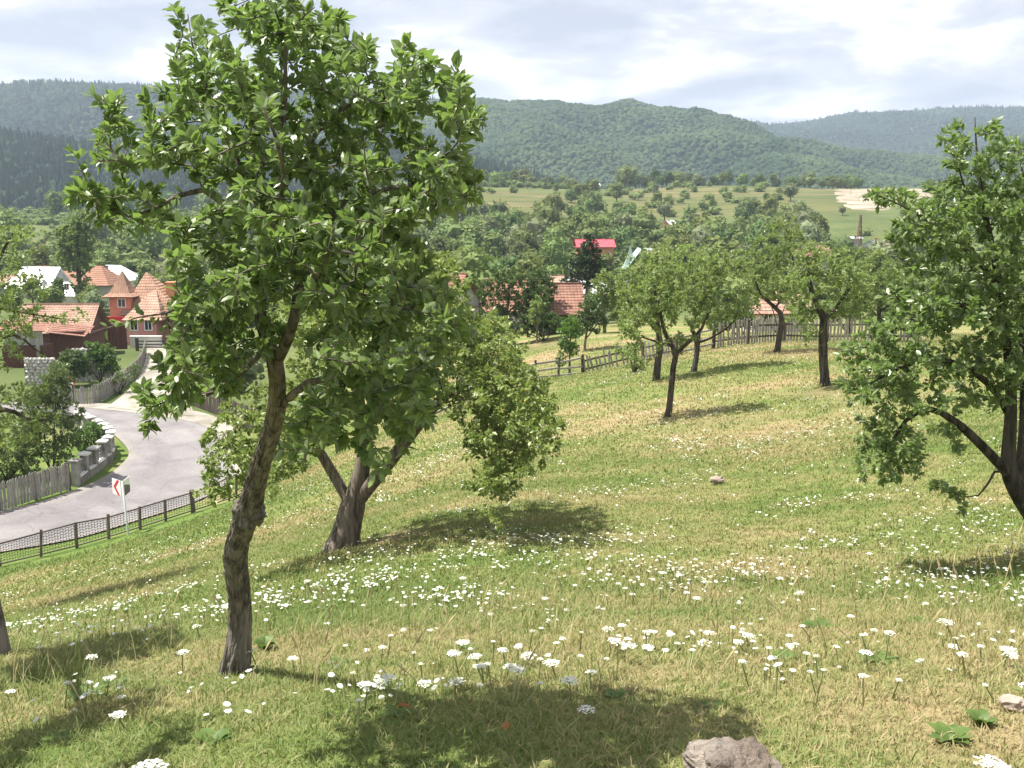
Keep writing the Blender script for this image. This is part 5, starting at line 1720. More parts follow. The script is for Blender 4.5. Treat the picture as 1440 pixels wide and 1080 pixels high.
# the quarry scar: bare terraces of pale earth on the hillside
def quarry():
    nx, ny = 60, 26
    r = np.random.default_rng(3)
    px = np.linspace(1140, 1300, nx)
    Ys = np.linspace(330, 470, ny)
    V = []
    for j, Y in enumerate(Ys):
        t = j / (ny - 1)
        for i, p in enumerate(px):
            s = i / (nx - 1)
            x = (p + (1 - t) * 40 - 10 * math.sin(t * 5)) - 720
            x = x / F_PX * Y
            ed = min(sstep(0, .12, np.array(s)), sstep(1, .9, np.array(s)), sstep(0, .08, np.array(t)), sstep(1, .93, np.array(t)))
            step_ = 0.9 * (math.floor(t * 4 + 0.25 * math.sin(s * 7)) / 4 - t) + 0.35 * vnoise(np.array([x]), np.array([Y]), 7, 4)[0]
            V.append((x, Y, g(x, Y) + (-0.8 + 1.2 * ed) + 2.0 * step_ * ed))
    i = np.arange(ny - 1)[:, None] * nx
    j = np.arange(nx - 1)[None]
    Q = np.stack([i + j, i + j + 1, i + nx + j + 1, i + nx + j], -1).reshape(-1, 4)
    m, nt, b = mat('quarry_earth', (0.5, 0.42, 0.33), 0.95, 0.1)
    geo = N(nt, 'ShaderNodeNewGeometry')
    mp = N(nt, 'ShaderNodeMapping'); nt.links.new(geo.outputs['Position'], mp.inputs[0]); mp.inputs['Scale'].default_value = (0.06, 0.10, 1.1)
    n1 = noise_n(nt, mp.outputs[0], 1.0, 6, 0.7, 0.5)
    nt.links.new(ramp_n(nt, n1, [(0.36, (0.12, 0.13, 0.06)), (0.46, (0.24, 0.20, 0.15)), (0.62, (0.34, 0.30, 0.24)), (0.72, (0.18, 0.15, 0.11))]), b.inputs['Base Color'])
    o = link('quarry', new_mesh('quarry', V, None, Q, [m]))
    tag(o, 'bare pale earth terraces of a quarry on the hillside', None, kind='structure')


quarry()


# ------------------------------------------------------------------ fences
def chain_fence():
    top = [(1, 764), (57, 749), (108, 735), (153, 727), (197, 714), (233, 703), (272, 692), (302, 681), (322, 671), (332, 672)]
    bot = [(1, 797), (57, 786), (108, 772), (153, 757), (197, 745), (233, 734), (272, 721), (302, 707), (322, 704), (332, 702)]
    Ys = np.interp([p[0] for p in bot], [1, 108, 197, 272, 332], [30, 32.8, 34.8, 36.6, 38])
    pts = []
    for (tp, bt, Y) in zip(top, bot, Ys):
        p = on_ground(bt[0], Y)
        h = at(bt[0], tp[1], Y).z - p.z
        pts.append((p, max(0.65, min(1.0, h))))
    d = pts[0][0] - pts[1][0]
    for q in range(1, 5):                                # goes on beyond the picture
        p = pts[0][0] + d * 1.0
        pts.insert(0, (Vector((p.x, p.y, g(p.x, p.y))), 0.88))
    d = (pts[-1][0] - pts[-4][0]) / 3
    for q in range(1, 6):
        p = pts[-1][0] + Vector((d.x * 0.75 + 0.12, d.y * 1.15, 0))
        pts.append((Vector((p.x, p.y, g(p.x, p.y))), 0.8))
    root = empty('mesh_fence', pts[0][0])
    tag(root, 'rusty perforated metal fence on dark posts along the near side of the road', 'fence')
    o0 = pts[0][0]
    rr = random.Random(4)
    for i, (p, h) in enumerate(pts):
        a = p - o0
        lean = Vector((rr.uniform(-.08, .08), rr.uniform(-.07, .07), rr.uniform(-.05, .06)))
        mb = MB()
        th = 0.075 if i != 10 else 0.13
        mb.bar(a - Vector((0, 0, .2)), a + lean + Vector((0, 0, h + 0.05)), th, th)
        mb.build('post', WOOD_MID, root)
    for i in range(len(pts) - 1):
        a, b = pts[i][0] - o0, pts[i + 1][0] - o0
        ha, hb = pts[i][1], pts[i + 1][1]
        mb = MB(); mb.bar(a + Vector((0, 0, ha - .02)), b + Vector((0, 0, hb - .02)), 0.05, 0.045); mb.build('rail', WOOD_MID, root)
        mb = MB(); mb.bar(a + Vector((0, 0, .10)), b + Vector((0, 0, .10)), 0.04, 0.04); mb.build('rail', WOOD_MID, root)
        n_c = max(6, int((b - a).length / 0.105)); n_r = 7
        V, T, Q = [], [], []
        dirv = (b - a); side = Vector((-dirv.y, dirv.x, 0)).normalized() * 0.012
        def pt(u, v, o=0.0):
            p_ = a.lerp(b, u); h = ha + (hb - ha) * u
            return p_ + Vector((0, 0, 0.14 + (h - 0.20) * v)) + side * o
        for c in range(n_c):
            for r_ in range(n_r):
                u, v = (c + .5) / n_c, (r_ + 0.5 + (0.25 if c % 2 else -.05)) / n_r
                du, dv = 0.27 / n_c, 0.25 / n_r
                k = len(V)
                V += [pt(u - du, v), pt(u, v - dv), pt(u + du, v), pt(u, v + dv), pt(u, v, 1.0)]
                T += [(k, k + 1, k + 4), (k + 1, k + 2, k + 4), (k + 2, k + 3, k + 4), (k + 3, k, k + 4)]
                k = len(V)
                w = 0.045 / n_c
                V += [pt(u + du * .8, v - .03), pt(u + du * .8, v + .0), pt(u + 1.0 / n_c - du * .8, v + (0.0), 0), pt(u + 1.0 / n_c - du * .8, v + .03, 0)]
                Q.append((k, k + 2, k + 3, k + 1))
            k = len(V); w = 0.07 / n_c; u = (c + .5) / n_c
            V += [pt(u - w, 0), pt(u + w, 0), pt(u + w, 1), pt(u - w, 1)]
            Q.append((k, k + 1, k + 2, k + 3))
        link('mesh_panel', new_mesh('mesh_panel', V, T, Q, [RUST_D]), root)


RUST_D = varied('dark_rusty_mesh', (0.10, 0.085, 0.078), (0.20, 0.165, 0.145), 12.0)
WOOD_MID = varied('brown_grey_post', (0.085, 0.066, 0.060), (0.17, 0.135, 0.12), 9.0, stretch=(4, 4, 0.5))
chain_fence()


def picket_fence(name, label, pts, h, mpk, m_post, gap, width, rng_, top_pt=True, rails=(0.28, 0.75), missing=0.0, lean=0.06, tilt=0.0, post_every=1.9, thick=0.022, hvar=0.08, proto_n=5):
    P = resample([(p[0], p[1]) for p in pts], 200)
    s = np.concatenate([[0], np.cumsum(np.linalg.norm(np.diff(P, axis=0), axis=1))])
    L = s[-1]
    o0 = Vector((P[0][0], P[0][1], g(*P[0])))
    root = empty(name, o0)
    tag(root, label, 'fence')
    protos = []
    for q in range(proto_n):
        mb = MB()
        w = width * rng_.uniform(0.85, 1.1)
        hh = h * rng_.uniform(1 - hvar, 1 + hvar)
        tp = w * 0.7 if top_pt else 0.01
        mb.add([(-w / 2, -thick / 2, 0), (w / 2, -thick / 2, 0), (w / 2, -thick / 2, hh - tp), (0, -thick / 2, hh), (-w / 2, -thick / 2, hh - tp),
                (-w / 2, thick / 2, 0), (w / 2, thick / 2, 0), (w / 2, thick / 2, hh - tp), (0, thick / 2, hh), (-w / 2, thick / 2, hh - tp)],
               Q=[(0, 5, 6, 1), (1, 6, 7, 2), (2, 7, 8, 3), (3, 8, 9, 4), (4, 9, 5, 0)], polys=[(0, 1, 2, 3, 4), (9, 8, 7, 6, 5)])
        protos.append(mb.mesh('picket', [mpk]))
    def pos(u):
        x, y = np.interp(u, s, P[:, 0]), np.interp(u, s, P[:, 1])
        x2, y2 = np.interp(min(u + .05, L), s, P[:, 0]), np.interp(min(u + .05, L), s, P[:, 1])
        x1, y1 = np.interp(max(u - .05, 0), s, P[:, 0]), np.interp(max(u - .05, 0), s, P[:, 1])
        return Vector((x, y, g(x, y))), math.atan2(y2 - y1, x2 - x1)
    u = width / 2
    while u < L:
        if rng_.random() > missing:
            p, a = pos(u)
            o = link('picket', protos[rng_.randrange(proto_n)], root)
            off = Vector((math.sin(a), -math.cos(a), 0)) * 0.045
            o.location = p - o0 + off + Vector((0, 0, rng_.uniform(0.0, 0.06)))
            o.rotation_euler = (rng_.uniform(-.04, .04), tilt + rng_.uniform(-lean, lean), a)
        u += width + gap * rng_.uniform(0.7, 1.3)
    n = max(1, int(round(L / post_every)))
    pp = [pos(L * i / n) for i in range(n + 1)]
    for p, a in pp:
        mb = MB(); q = p - o0
        tx_ = math.tan(tilt) * h if tilt else 0
        mb.bar(q - Vector((0, 0, .2)), q + Vector((math.cos(a) * tx_ * .6, math.sin(a) * tx_ * .6, h * 1.0)), 0.10, 0.10)
        mb.build('post', m_post, root)
    for r_ in rails:
        for i in range(n):
            mb = MB(); mb.bar(pp[i][0] - o0 + Vector((0, 0, h * r_)), pp[i + 1][0] - o0 + Vector((0, 0, h * r_ + rng_.uniform(-.03, .03))), 0.035, 0.07)
            mb.build('rail', m_post, root)
    return root


def gp2(px, Y):
    v = on_ground(px, Y)
    return (v.x, v.y)


rf = random.Random(21)
picket_fence('picket_fence', 'weathered grey picket fence along the top of the meadow', [gp2(1004, 43.5), gp2(1060, 44.5), gp2(1110, 45), gp2(1170, 44.5), gp2(1235, 44), gp2(1290, 43.4)], 1.05, WOOD_GREY, WOOD_DARK, 0.055, 0.085, rf, missing=0.05, lean=0.05, hvar=0.10)
picket_fence('picket_fence', 'collapsing dark picket fence leaning over in the middle of the orchard', [gp2(822, 44.5), gp2(860, 45), gp2(895, 45.6)], 0.82, WOOD_GREY, WOOD_DARK, 0.11, 0.075, rf, missing=0.08, lean=0.14, tilt=-0.26, hvar=0.15)
picket_fence('picket_fence', 'short broken piece of picket fence beside the thick orchard trunk', [gp2(905, 44.2), gp2(935, 43.6), gp2(952, 43)], 0.85, WOOD_GREY, WOOD_DARK, 0.09, 0.075, rf, missing=0.12, lean=0.12, tilt=-0.15, hvar=0.15)


def rail_fence(label, pts, heights, m=WOOD_GREY, ph=0.9):
    o0 = Vector((*pts[0], g(*pts[0])))
    root = empty('rail_fence', o0)
    tag(root, label, 'fence')
    V = [Vector((*p, g(*p))) - o0 for p in pts]
    for v in V:
        mb = MB(); mb.bar(v - Vector((0, 0, .2)), v + Vector((.03, 0, ph)), 0.09, 0.09); mb.build('post', WOOD_DARK, root)
    for h in heights:
        for a, b in zip(V[:-1], V[1:]):
            mb = MB(); mb.bar(a + Vector((0, -.05, h + rf.uniform(-.05, .05))), b + Vector((0, -.05, h + rf.uniform(-.05, .05))), 0.05, 0.075); mb.build('rail', m, root)


rail_fence('three open rails running down left of the collapsing pickets', [gp2(818, 44.4), gp2(785, 43.2), gp2(752, 41.5), gp2(715, 39.5)], (0.15, 0.42, 0.72), WOOD_GREY)
rail_fence('open grey rails between the orchard trunks and the picket corner', [gp2(958, 42.8), gp2(982, 43), gp2(1002, 43.4)], (0.2, 0.5, 0.8), WOOD_GREY)
rail_fence('low rails glimpsed under the hanging boughs of the old fruit tree', [gp2(560, 36), gp2(600, 36.5), gp2(650, 37.5), gp2(700, 39)], (0.3, 0.62), WOOD_GREY, 1.0)

# garden fences beyond and before the road
picket_fence('board_fence', 'grey close-boarded fence at the lower left beside the road', [on_level(-130, 735), on_level(-60, 722), on_level(0, 707), on_level(50, 693), on_level(97, 679)], 1.10, WOOD_GREY, WOOD_DARK, 0.02, 0.115, rf, lean=0.03, hvar=0.06, post_every=1.6)
picket_fence('board_fence', 'old brown board fence round the garden across the road', [on_level(60, 559), on_level(95, 559), on_level(133, 558), tuple(hit(168, 548)[:2]), tuple(hit(192, 528)[:2]), tuple(hit(201, 512)[:2]), tuple(hit(204, 498)[:2])], 1.0, WOOD_GREY, WOOD_DARK, 0.025, 0.11, rf, lean=0.05, hvar=0.10)
picket_fence('board_fence', 'dark board fence along the road verge behind the plum trunk', [on_level(262, 560), on_level(300, 580), on_level(345, 605), on_level(385, 622)], 1.1, WOOD_DARK, WOOD_DARK, 0.03, 0.11, rf, lean=0.04, post_every=1.5)


def pillar_wall():
    caps = [(107, 640), (120, 630), (133, 625.5), (145.5, 617), (153, 613), (156.5, 607), (152, 601), (146.5, 596), (138, 592), (128, 587), (120, 584), (112, 579)]
    bases = [(107, 674), (120, 665), (133, 657), (145.5, 648), (153.5, 642), (157.5, 635), (153.5, 629), (147.5, 624), (139, 619), (129, 613), (121, 609), (113, 604)]
    P = [Vector((*on_level(*b), 0)) for b in bases]
    for p in P:
        p.z = g(p.x, p.y)
    o0 = P[0].copy()
    root = empty('pillar_wall', o0)
    tag(root, 'garden wall of concrete pillars with white caps curving along the inside of the bend', 'wall')
    for i, p in enumerate(P):
        q = p - o0
        nxt = P[min(i + 1, len(P) - 1)] - P[max(i - 1, 0)]
        a = math.atan2(nxt.y, nxt.x)
        mb = MB(); mb.box(q + Vector((0, 0, 0.45)), (0.26, 0.26, 1.1), rz=a)
        pl = mb.build('pillar', CONCRETE, root)
        mb = MB()
        cs, sn = math.cos(a), math.sin(a)
        def cc(x, y, z): return q + Vector((x * cs - y * sn, x * sn + y * cs, z))
        s = 0.21
        mb.add([cc(-s, -s, 1.0), cc(s, -s, 1.0), cc(s, s, 1.0), cc(-s, s, 1.0), cc(-s, -s, 1.06), cc(s, -s, 1.06), cc(s, s, 1.06), cc(-s, s, 1.06)], Q=MB.BOXQ)
        mb.add([cc(-s, -s, 1.062), cc(s, -s, 1.062), cc(s, s, 1.062), cc(-s, s, 1.062), cc(0, 0, 1.16)], T=[(0, 1, 4), (1, 2, 4), (2, 3, 4), (3, 0, 4)])
        if i > 0:
            mb.build('cap', CAP_WHITE, pl)
        else:
            mb.build('cap', CONCRETE, pl)
    for a, b in zip(P[:-1], P[1:]):
        A, B = a - o0, b - o0
        d = (B - A); L = d.length; d.normalize()
        A2, B2 = A + d * 0.14, B - d * 0.14
        up = Vector((0, 0, 1))
        mb = MB(); mb.bar(A2 + up * 0.09, B2 + up * 0.09, 0.30, 0.46); mb.build('base_wall', STONE_BASE, root)
        mb = MB(); mb.bar(A2 + up * 0.345, B2 + up * 0.345, 0.34, 0.045); mb.build('base_cap', CAP_WHITE, root)
        mb = MB(); mb.bar(A2 + up * 0.88, B2 + up * 0.88, 0.07, 0.07); mb.build('top_rail', CONCRETE, root)
        mb = MB(); mb.bar(A2 + up * 0.62, B2 + up * 0.62, 0.06, 0.05); mb.build('mid_rail', CONCRETE, root)
        for t in (0.2, 0.5, 0.8):
            c = A2.lerp(B2, t)
            mb = MB()
            sd = Vector((-d.y, d.x, 0)) * 0.025
            for zc in (0.49, 0.75):                        # lozenge blocks between the rails
                v = [c + d * dx + up * (zc + dz) for dx, dz in ((-.07, 0), (0, -.115), (.07, 0), (0, .115))]
                mb.hexa([p + sd for p in v], [p - sd for p in v])
            mb.build('lozenge', CONCRETE, root)


pillar_wall()


# ------------------------------------------------------------------ road signs
def chevron_sign():
    p = on_ground(181, 34.0)
    root = empty('chevron_sign', p)
    tag(root, 'road sign with a red chevron board and a dark chevron board on a grey post', 'road sign')
    H = at(175, 676, 34).z - p.z
    lean = Vector((at(172, 690, 34).x - at(181, 760, 34).x, 0, 0))
    mb = MB(); mb.tube([(0, 0, -0.3), tuple(lean + Vector((0, 0, H - 0.02)))], [0.035, 0.035], 10); mb.build('post', METAL_POST, root, smooth=True)
    top = lean + Vector((0, 0, H))
    s = 0.54
    for nm, ang, fld, chv in (('red_board', R(21.7 - 62), SIGN_WHITE, SIGN_RED), ('dark_board', R(21.7 + 70), SIGN_WHITE, SIGN_BLACK)):
        nrm = Vector((math.sin(ang), -math.cos(ang), 0))
        ux = Vector((nrm.y, -nrm.x, 0)) if 'red' in nm else Vector((-nrm.y, nrm.x, 0))
        o = top + ux * 0.04 + nrm * 0.045
        def P(u, v, w=0.0): return o + ux * u + Vector((0, 0, -s + v)) + nrm * w
        mb = MB()
        mb.hexa([P(0, 0, -.01), P(s, 0, -.01), P(s, 0, .004), P(0, 0, .004)], [P(0, s, -.01), P(s, s, -.01), P(s, s, .004), P(0, s, .004)])
        bd = mb.build(nm, fld, root)
        bd['label'] = 'red chevron on white' if 'red' in nm else 'dark chevron on white'
        mb = MB()
        def prism(poly, m):
            n = len(poly)
            mb.add([P(u, v, .006) for u, v in poly] + [P(u, v, .009) for u, v in poly], polys=[list(range(n)), list(range(2 * n - 1, n - 1, -1))], Q=[(i, (i + 1) % n, n + (i + 1) % n, n + i) for i in range(n)], m=m)
        if 'red' in nm:                                     # points away from the post
            prism([(0.05, 0.0), (0.20, 0.0), (0.46, s * .5), (0.20, s), (0.05, s), (0.30, s * .5)], 0)
        else:
            prism([(0.0, 0.0), (s, 0.0), (s, s * .46), (0.0, s * .72)], 0)
        mb.build('chevron', chv, bd)
    return root


chevron_sign()


def triangle_sign(px, Y, row_top, row_bot, label, panel=True):
    p = on_ground(px, Y)
    root = empty('warning_sign' if panel else 'marker_post', p)
    tag(root, label, 'road sign' if panel else 'post')
    H = at(px, row_top, Y).z - p.z
    mb = MB(); mb.tube([(0, 0, -.2), (0, 0, H)], [0.04, 0.04], 8); mb.build('post' if panel else 'pole', SIGN_WHITE, root, smooth=True)
    if panel:
        s = 0.36
        a = R(-20)
        ux = Vector((math.cos(a), math.sin(a), 0)); n = Vector((math.sin(a), -math.cos(a), 0))
        c = Vector((0, 0, H)) + n * 0.05
        def tri(sz, w0, w1, z0):
            q = [(-sz, 0), (sz, 0), (0, sz * 1.73)]
            return [c + ux * u + Vector((0, 0, v + z0)) + n * w0 for u, v in q] + [c + ux * u + Vector((0, 0, v + z0)) + n * w1 for u, v in q]
        F = dict(T=[(0, 2, 1), (3, 4, 5)], Q=[(0, 1, 4, 3), (1, 2, 5, 4), (2, 0, 3, 5)])
        mb = MB(); mb.add(tri(s, -.006, .006, -0.1), **F); b = mb.build('panel', SIGN_RED, root)
        mb = MB(); mb.add(tri(s * .68, .008, .011, -0.1 + s * .15), **F); mb.build('field', SIGN_WHITE, b)
        mb = MB(); mb.hexa([c + ux * u + Vector((0, 0, v)) + n * .013 for u, v in ((-.05, .05), (.03, .05), (.07, .28), (-.01, .28))], [c + ux * u + Vector((0, 0, v)) + n * .016 for u, v in ((-.05, .05), (.03, .05), (.07, .28), (-.01, .28))])
        mb.build('symbol', SIGN_BLACK, b)


triangle_sign(102, 57.5, 539, 556, 'triangular warning sign on a thin white post before the old board fence')
triangle_sign(93, 57.8, 537, 556, 'bare white post standing left of the triangular sign', panel=False)


# ------------------------------------------------------------------ shrubs, creeper, hedge
def shrub(name, label, cat, Y, px, row, cl, tips, per, leaf, lm, seed, depth=0.8, group=None, bm=None, lw=0.5, stems=4, **kw):
    b = at(px, row, Y)
    gz = g(b.x, b.y)
    sk = []
    for q in range(stems):
        c = cl[q % len(cl)]
        t = at(c[0], c[1], Y + (c[4] if len(c) > 4 else 0))
        o = (b.x + (0 if q == 0 else rf.uniform(-.25, .25)), b.y + (0 if q == 0 else rf.uniform(-.2, .2)), gz - 0.1)
        m = ((o[0] * .6 + t.x * .4), (o[1] * .6 + t.y * .4), gz * 0.5 + t.z * 0.5)
        sk.append([(*o, .045), (*m, .03), (t.x, t.y, t.z, .012)])
    return tree(name, label, cat, sk, clumps_px(Y, cl, depth), tips, per, leaf, lw, lm, bm or BARK_DARK, seed, group, step=0.22, trunk_sides=6, start=0.02, rmin=0.004, **kw)


shrub('willow_shrub', 'tall feathery willow shrub behind the board fence at the lower left', 'shrub', 41, 75, 662,
      [(80, 535, 22, 30), (60, 580, 34, 34), (95, 590, 22, 34), (40, 620, 36, 28), (90, 635, 26, 26), (70, 545, 26, 26, .5), (50, 560, 20, 20)], 700, 26, 0.17, LEAF_E, 301, 1.0, lw=0.3)
shrub('willow_shrub', 'low willow shrub in the corner behind the board fence', 'shrub', 40, 10, 672, [(10, 640, 36, 30), (-25, 620, 34, 40), (30, 655, 26, 16)], 300, 24, 0.17, LEAF_E, 302, .8, lw=0.3)
shrub('garden_shrub', 'bright green bushy plants inside the white capped pillar wall', 'shrub', 45.5, 128, 625, [(128, 605, 16, 16), (118, 612, 14, 14), (138, 610, 10, 14), (122, 625, 14, 10)], 260, 22, 0.13, LEAF_L, 303, .6)
shrub('dark_bush', 'dark round bush left of the creeper', 'bush', 64, 103, 533, [(102, 508, 18, 20), (95, 520, 14, 12), (112, 518, 12, 14)], 300, 24, 0.17, LEAF_D, 304, 1.0)
shrub('creeper', 'hanging green creeper draped over the white wall remnant', 'creeper', 65.4, 142, 530, [(142, 492, 22, 12), (150, 508, 18, 18), (136, 498, 16, 12), (120, 512, 6, 18), (158, 515, 12, 12), (130, 486, 14, 8)], 320, 24, 0.16, LEAF_L, 305, .5, droop=0.5)
shrub('garden_shrub', 'yellow green weeds on the garden bank below the barn', 'shrub', 61, 165, 545, [(175, 530, 22, 8), (150, 538, 22, 7), (190, 518, 10, 10)], 150, 18, 0.14, LEAF_E, 306, .6)
shrub('hedge_bush', 'dark tangled bush at the foot of the hedge trees', 'bush', 61, 765, 474, [(765, 455, 26, 18), (790, 460, 14, 14), (740, 458, 22, 16), (715, 462, 20, 12)], 380, 24, 0.16, LEAF_D, 307, .8)
shrub('hedge_bush', 'loose pale bush at the left end of the hedge', 'bush', 58, 690, 478, [(690, 455, 20, 20), (665, 460, 26, 20), (640, 450, 24, 26)], 320, 24, 0.16, LEAF_C, 308, .8)
shrub('roadside_bush', 'weedy bush crowding the end of the metal fence behind the plum trunk', 'bush', 38.5, 395, 690, [(370, 672, 24, 14), (410, 668, 24, 16), (440, 655, 16, 14), (385, 655, 20, 14)], 320, 20, 0.11, LEAF_C, 309, .6)
shrub('low_bush', 'small leafy bush under the leaning orchard tree by the broken pickets', 'bush', 38, 892, 523, [(892, 508, 14, 14), (886, 495, 10, 10), (902, 515, 8, 8)], 150, 22, 0.10, LEAF_C, 310, .4)
shrub('hedge_bush', 'grey green bush beyond the picket fence at the foot of the white farm house', 'bush', 52, 1040, 478, [(1035, 445, 22, 18), (1055, 450, 14, 14), (1015, 452, 18, 16)], 300, 22, 0.16, LEAF_E, 311, .8)
shrub('hedge_bush', 'dark bush beyond the right end of the picket fence', 'bush', 50, 1290, 478, [(1290, 430, 34, 34), (1330, 440, 30, 26), (1260, 445, 22, 22)], 420, 22, 0.17, LEAF_D, 312, 1.0)
shrub('hedge_bush', 'bush filling the gap behind the picket fence between the two forked trees', 'bush', 56, 1195, 470, [(1195, 430, 26, 24), (1165, 440, 20, 18)], 300, 22, 0.17, LEAF_C, 313, .8)

shrub('hedge_bush', 'leafy bush shading the white farm house behind the crooked orchard tree', 'bush', 58, 1095, 474, [(1075, 408, 24, 20), (1110, 412, 24, 20), (1125, 435, 16, 16), (1050, 425, 16, 18)], 320, 24, 0.16, LEAF_C, 314, .8)

# the tall poplar over the village roofs
Yp = 128
tree('poplar_tree', 'tall dark poplar standing above the village roofs at the left', 'tree',
     snap_base(skel_px(Yp, [[(113, 425, 0, .32), (112, 400, 0, .27), (111, 370, 0, .2), (110, 330, 0, .12), (112, 300, 0, .04)], [(112, 385, 0, .14), (95, 345, .5, .08), (90, 325, .5, .03)]])),
     clumps_px(Yp, [(114, 308, 14, 14), (105, 325, 22, 20), (92, 335, 14, 22), (122, 330, 14, 22), (110, 350, 24, 22), (112, 375, 18, 18), (113, 395, 13, 14), (118, 410, 16, 12), (95, 360, 16, 14)], 2.0), 800, 44, 0.32, 0.7, LEAF_C, BARK_DARK, 320, step=0.7, trunk_sides=8, start=0.05, rmin=0.012)


# ------------------------------------------------------------------ trees of the valley and the far hillside
def hill_leaf(name, dark, light):
    m = leaf_mat(name, dark, light, (light[0] * 1.1, light[1] * 1.05, light[2] * 1.3), 0.22, 0.7, 0.15)
    nt = m.node_tree
    b = nt.nodes['Principled BSDF']
    src = b.inputs['Base Color'].links[0].from_socket
    oi = N(nt, 'ShaderNodeObjectInfo')
    hv = N(nt, 'ShaderNodeHueSaturation')
    v = math_n(nt, 'MULTIPLY_ADD', oi.outputs['Random'], 0.55); v.node.inputs[2].default_value = 0.72
    h = math_n(nt, 'MULTIPLY_ADD', oi.outputs['Random'], 0.05); h.node.inputs[2].default_value = 0.475
    nt.links.new(v, hv.inputs['Value']); nt.links.new(h, hv.inputs['Hue'])
    nt.links.new(src, hv.inputs['Color'])
    nt.links.new(hv.outputs[0], b.inputs['Base Color'])
    return m


H_GREEN = hill_leaf('hillside_leaf', (0.112, 0.152, 0.046), (0.200, 0.235, 0.078))
H_GREY = hill_leaf('grey_willow_leaf', (0.140, 0.170, 0.085), (0.22, 0.245, 0.13))
H_DARK = hill_leaf('dark_hillside_leaf', (0.068, 0.105, 0.034), (0.122, 0.165, 0.052))


def far_tree_mesh(name, seed, lm, w, lobes, n, leaf, low=0.12):
    r = np.random.default_rng(seed)
    V, T, tint = [], [], []
    k0 = 0
    cs = []
    for q in range(lobes):
        a = r.uniform(0, 6.28)
        rad = r.uniform(0.0, 0.55) * w / 2
        s = r.uniform(0.20, 0.32) * w
        cs.append((np.array([math.cos(a) * rad, math.sin(a) * rad, r.uniform(low + 0.22, 0.80)]), np.array([s, s, s * r.uniform(0.7, 1.1)])))
    cs.append((np.array([0, 0, 0.5]), np.array([w * .33, w * .33, .30])))
    for c, s in cs:
        lv, lt = ico_lump(1, seed * 13 + k0 % 97, 1, 1, 0.3)
        V.append(lv * s * 0.80 + c); T.append(lt + k0); tint.append(np.full(len(lv), r.uniform(.1, .5))); k0 += len(lv)
    per = n // len(cs)
    for c, s in cs:
        d = r.normal(size=(per, 3)); d /= np.linalg.norm(d, axis=1)[:, None]
        p = c + d * s * r.uniform(0.82, 1.12, per)[:, None]
        dirn = d * 0.4 + r.normal(size=(per, 3))
        up = d * 0.9 + np.array([0, 0, 0.5]) + r.normal(size=(per, 3)) * 0.5
        Lf = leaf * r.uniform(0.6, 1.4, per)
        v, f, tn, m = leaf_array(p, dirn, up, Lf, Lf * 0.8, np.clip(r.normal(0.5, .25, per), 0, .93), False)
        V.append(v); T.append(f + k0); tint.append(tn); k0 += len(v)
    tv, tq = tube_arrays(np.array([(0, 0, -.08), (0.01, 0, .12), (0.0, .01, .35), (0, 0, .55)]), np.array([.035, .028, .02, .008]), 5)
    V.append(tv); tint.append(np.zeros(len(tv)))
    tq = tq + k0
    T = np.concatenate(T)
    return new_mesh(name, np.concatenate(V), T, tq, [lm, BARK_DARK], np.zeros(len(T)), np.ones(len(tq)), attrs=dict(tint=np.concatenate(tint)))


protos = {}
for nm, lm in (('green', H_GREEN), ('grey', H_GREY), ('dark', H_DARK)):
    protos[nm] = [far_tree_mesh('hill_tree', 400 + q * 7 + len(nm), lm, w, lb, 620, 0.085, lo) for q, (w, lb, lo) in enumerate([(0.9, 7, .1), (0.75, 6, .12), (1.1, 8, .05), (0.6, 5, .1)])]
RT = np.random.default_rng(77)


def far_tree(x, y, h, kind, label, group, name='hill_tree'):
    o = link(name, protos[kind][int(RT.integers(4))])
    o.location = (x, y, g(x, y))
    o.rotation_euler = (0, 0, RT.uniform(0, 6.28))
    o.scale = (h * RT.uniform(0.9, 1.15), h * RT.uniform(0.9, 1.15), h)
    tag(o, label, 'tree', group)
    return o


def pick_kind(pg=0.6, pw=0.15):
    u = RT.uniform()
    return 'green' if u < pg else ('grey' if u < pg + pw else 'dark')


LB_CREST, G_CREST = 'tree in the row standing along the crest of the far hill', 'trees along the hill crest'
LB_SLOPE, G_SLOPE = 'rounded tree in the scattered orchard and scrub on the far hillside', 'trees scattered over the far hillside'
LB_VAL, G_VAL = 'leafy tree of the valley floor between the houses and the hillside', 'trees on the valley floor'
n_hill = 0
KIND_WORD = dict(green='mid green', grey='pale grey-green', dark='dark green')


def describe(kd, px, zone, Y=0):
    if zone == 'crest':
        w = 'left of the tiny crest barn' if px < 836 else ('between the crest barn and the terraced field' if px < 960 else ('over the terraced field' if px < 1120 else 'near the quarry'))
        return '%s tree on the far hill crest %s' % (KIND_WORD[kd], w)
    spots_ = [(250, 'behind the front plum crown'), (690, 'above the red tiled house'), (790, 'above the dark hedge trees'), (870, 'near the red tin roof'), (930, 'by the green roof villa'),
              (1010, 'around the brick cottage'), (1110, 'above the orchard crowns'), (1200, 'left of the rusty mast'), (2000, 'below the quarry behind the right plum tree')]
    w = next(t for lim, t in spots_ if px < lim)
    z = {'slope': 'high on the far hillside' if Y > 310 else 'low on the far hillside', 'valley': 'on the valley floor'}[zone]
    return '%s tree %s %s' % (KIND_WORD[kd], z, w)


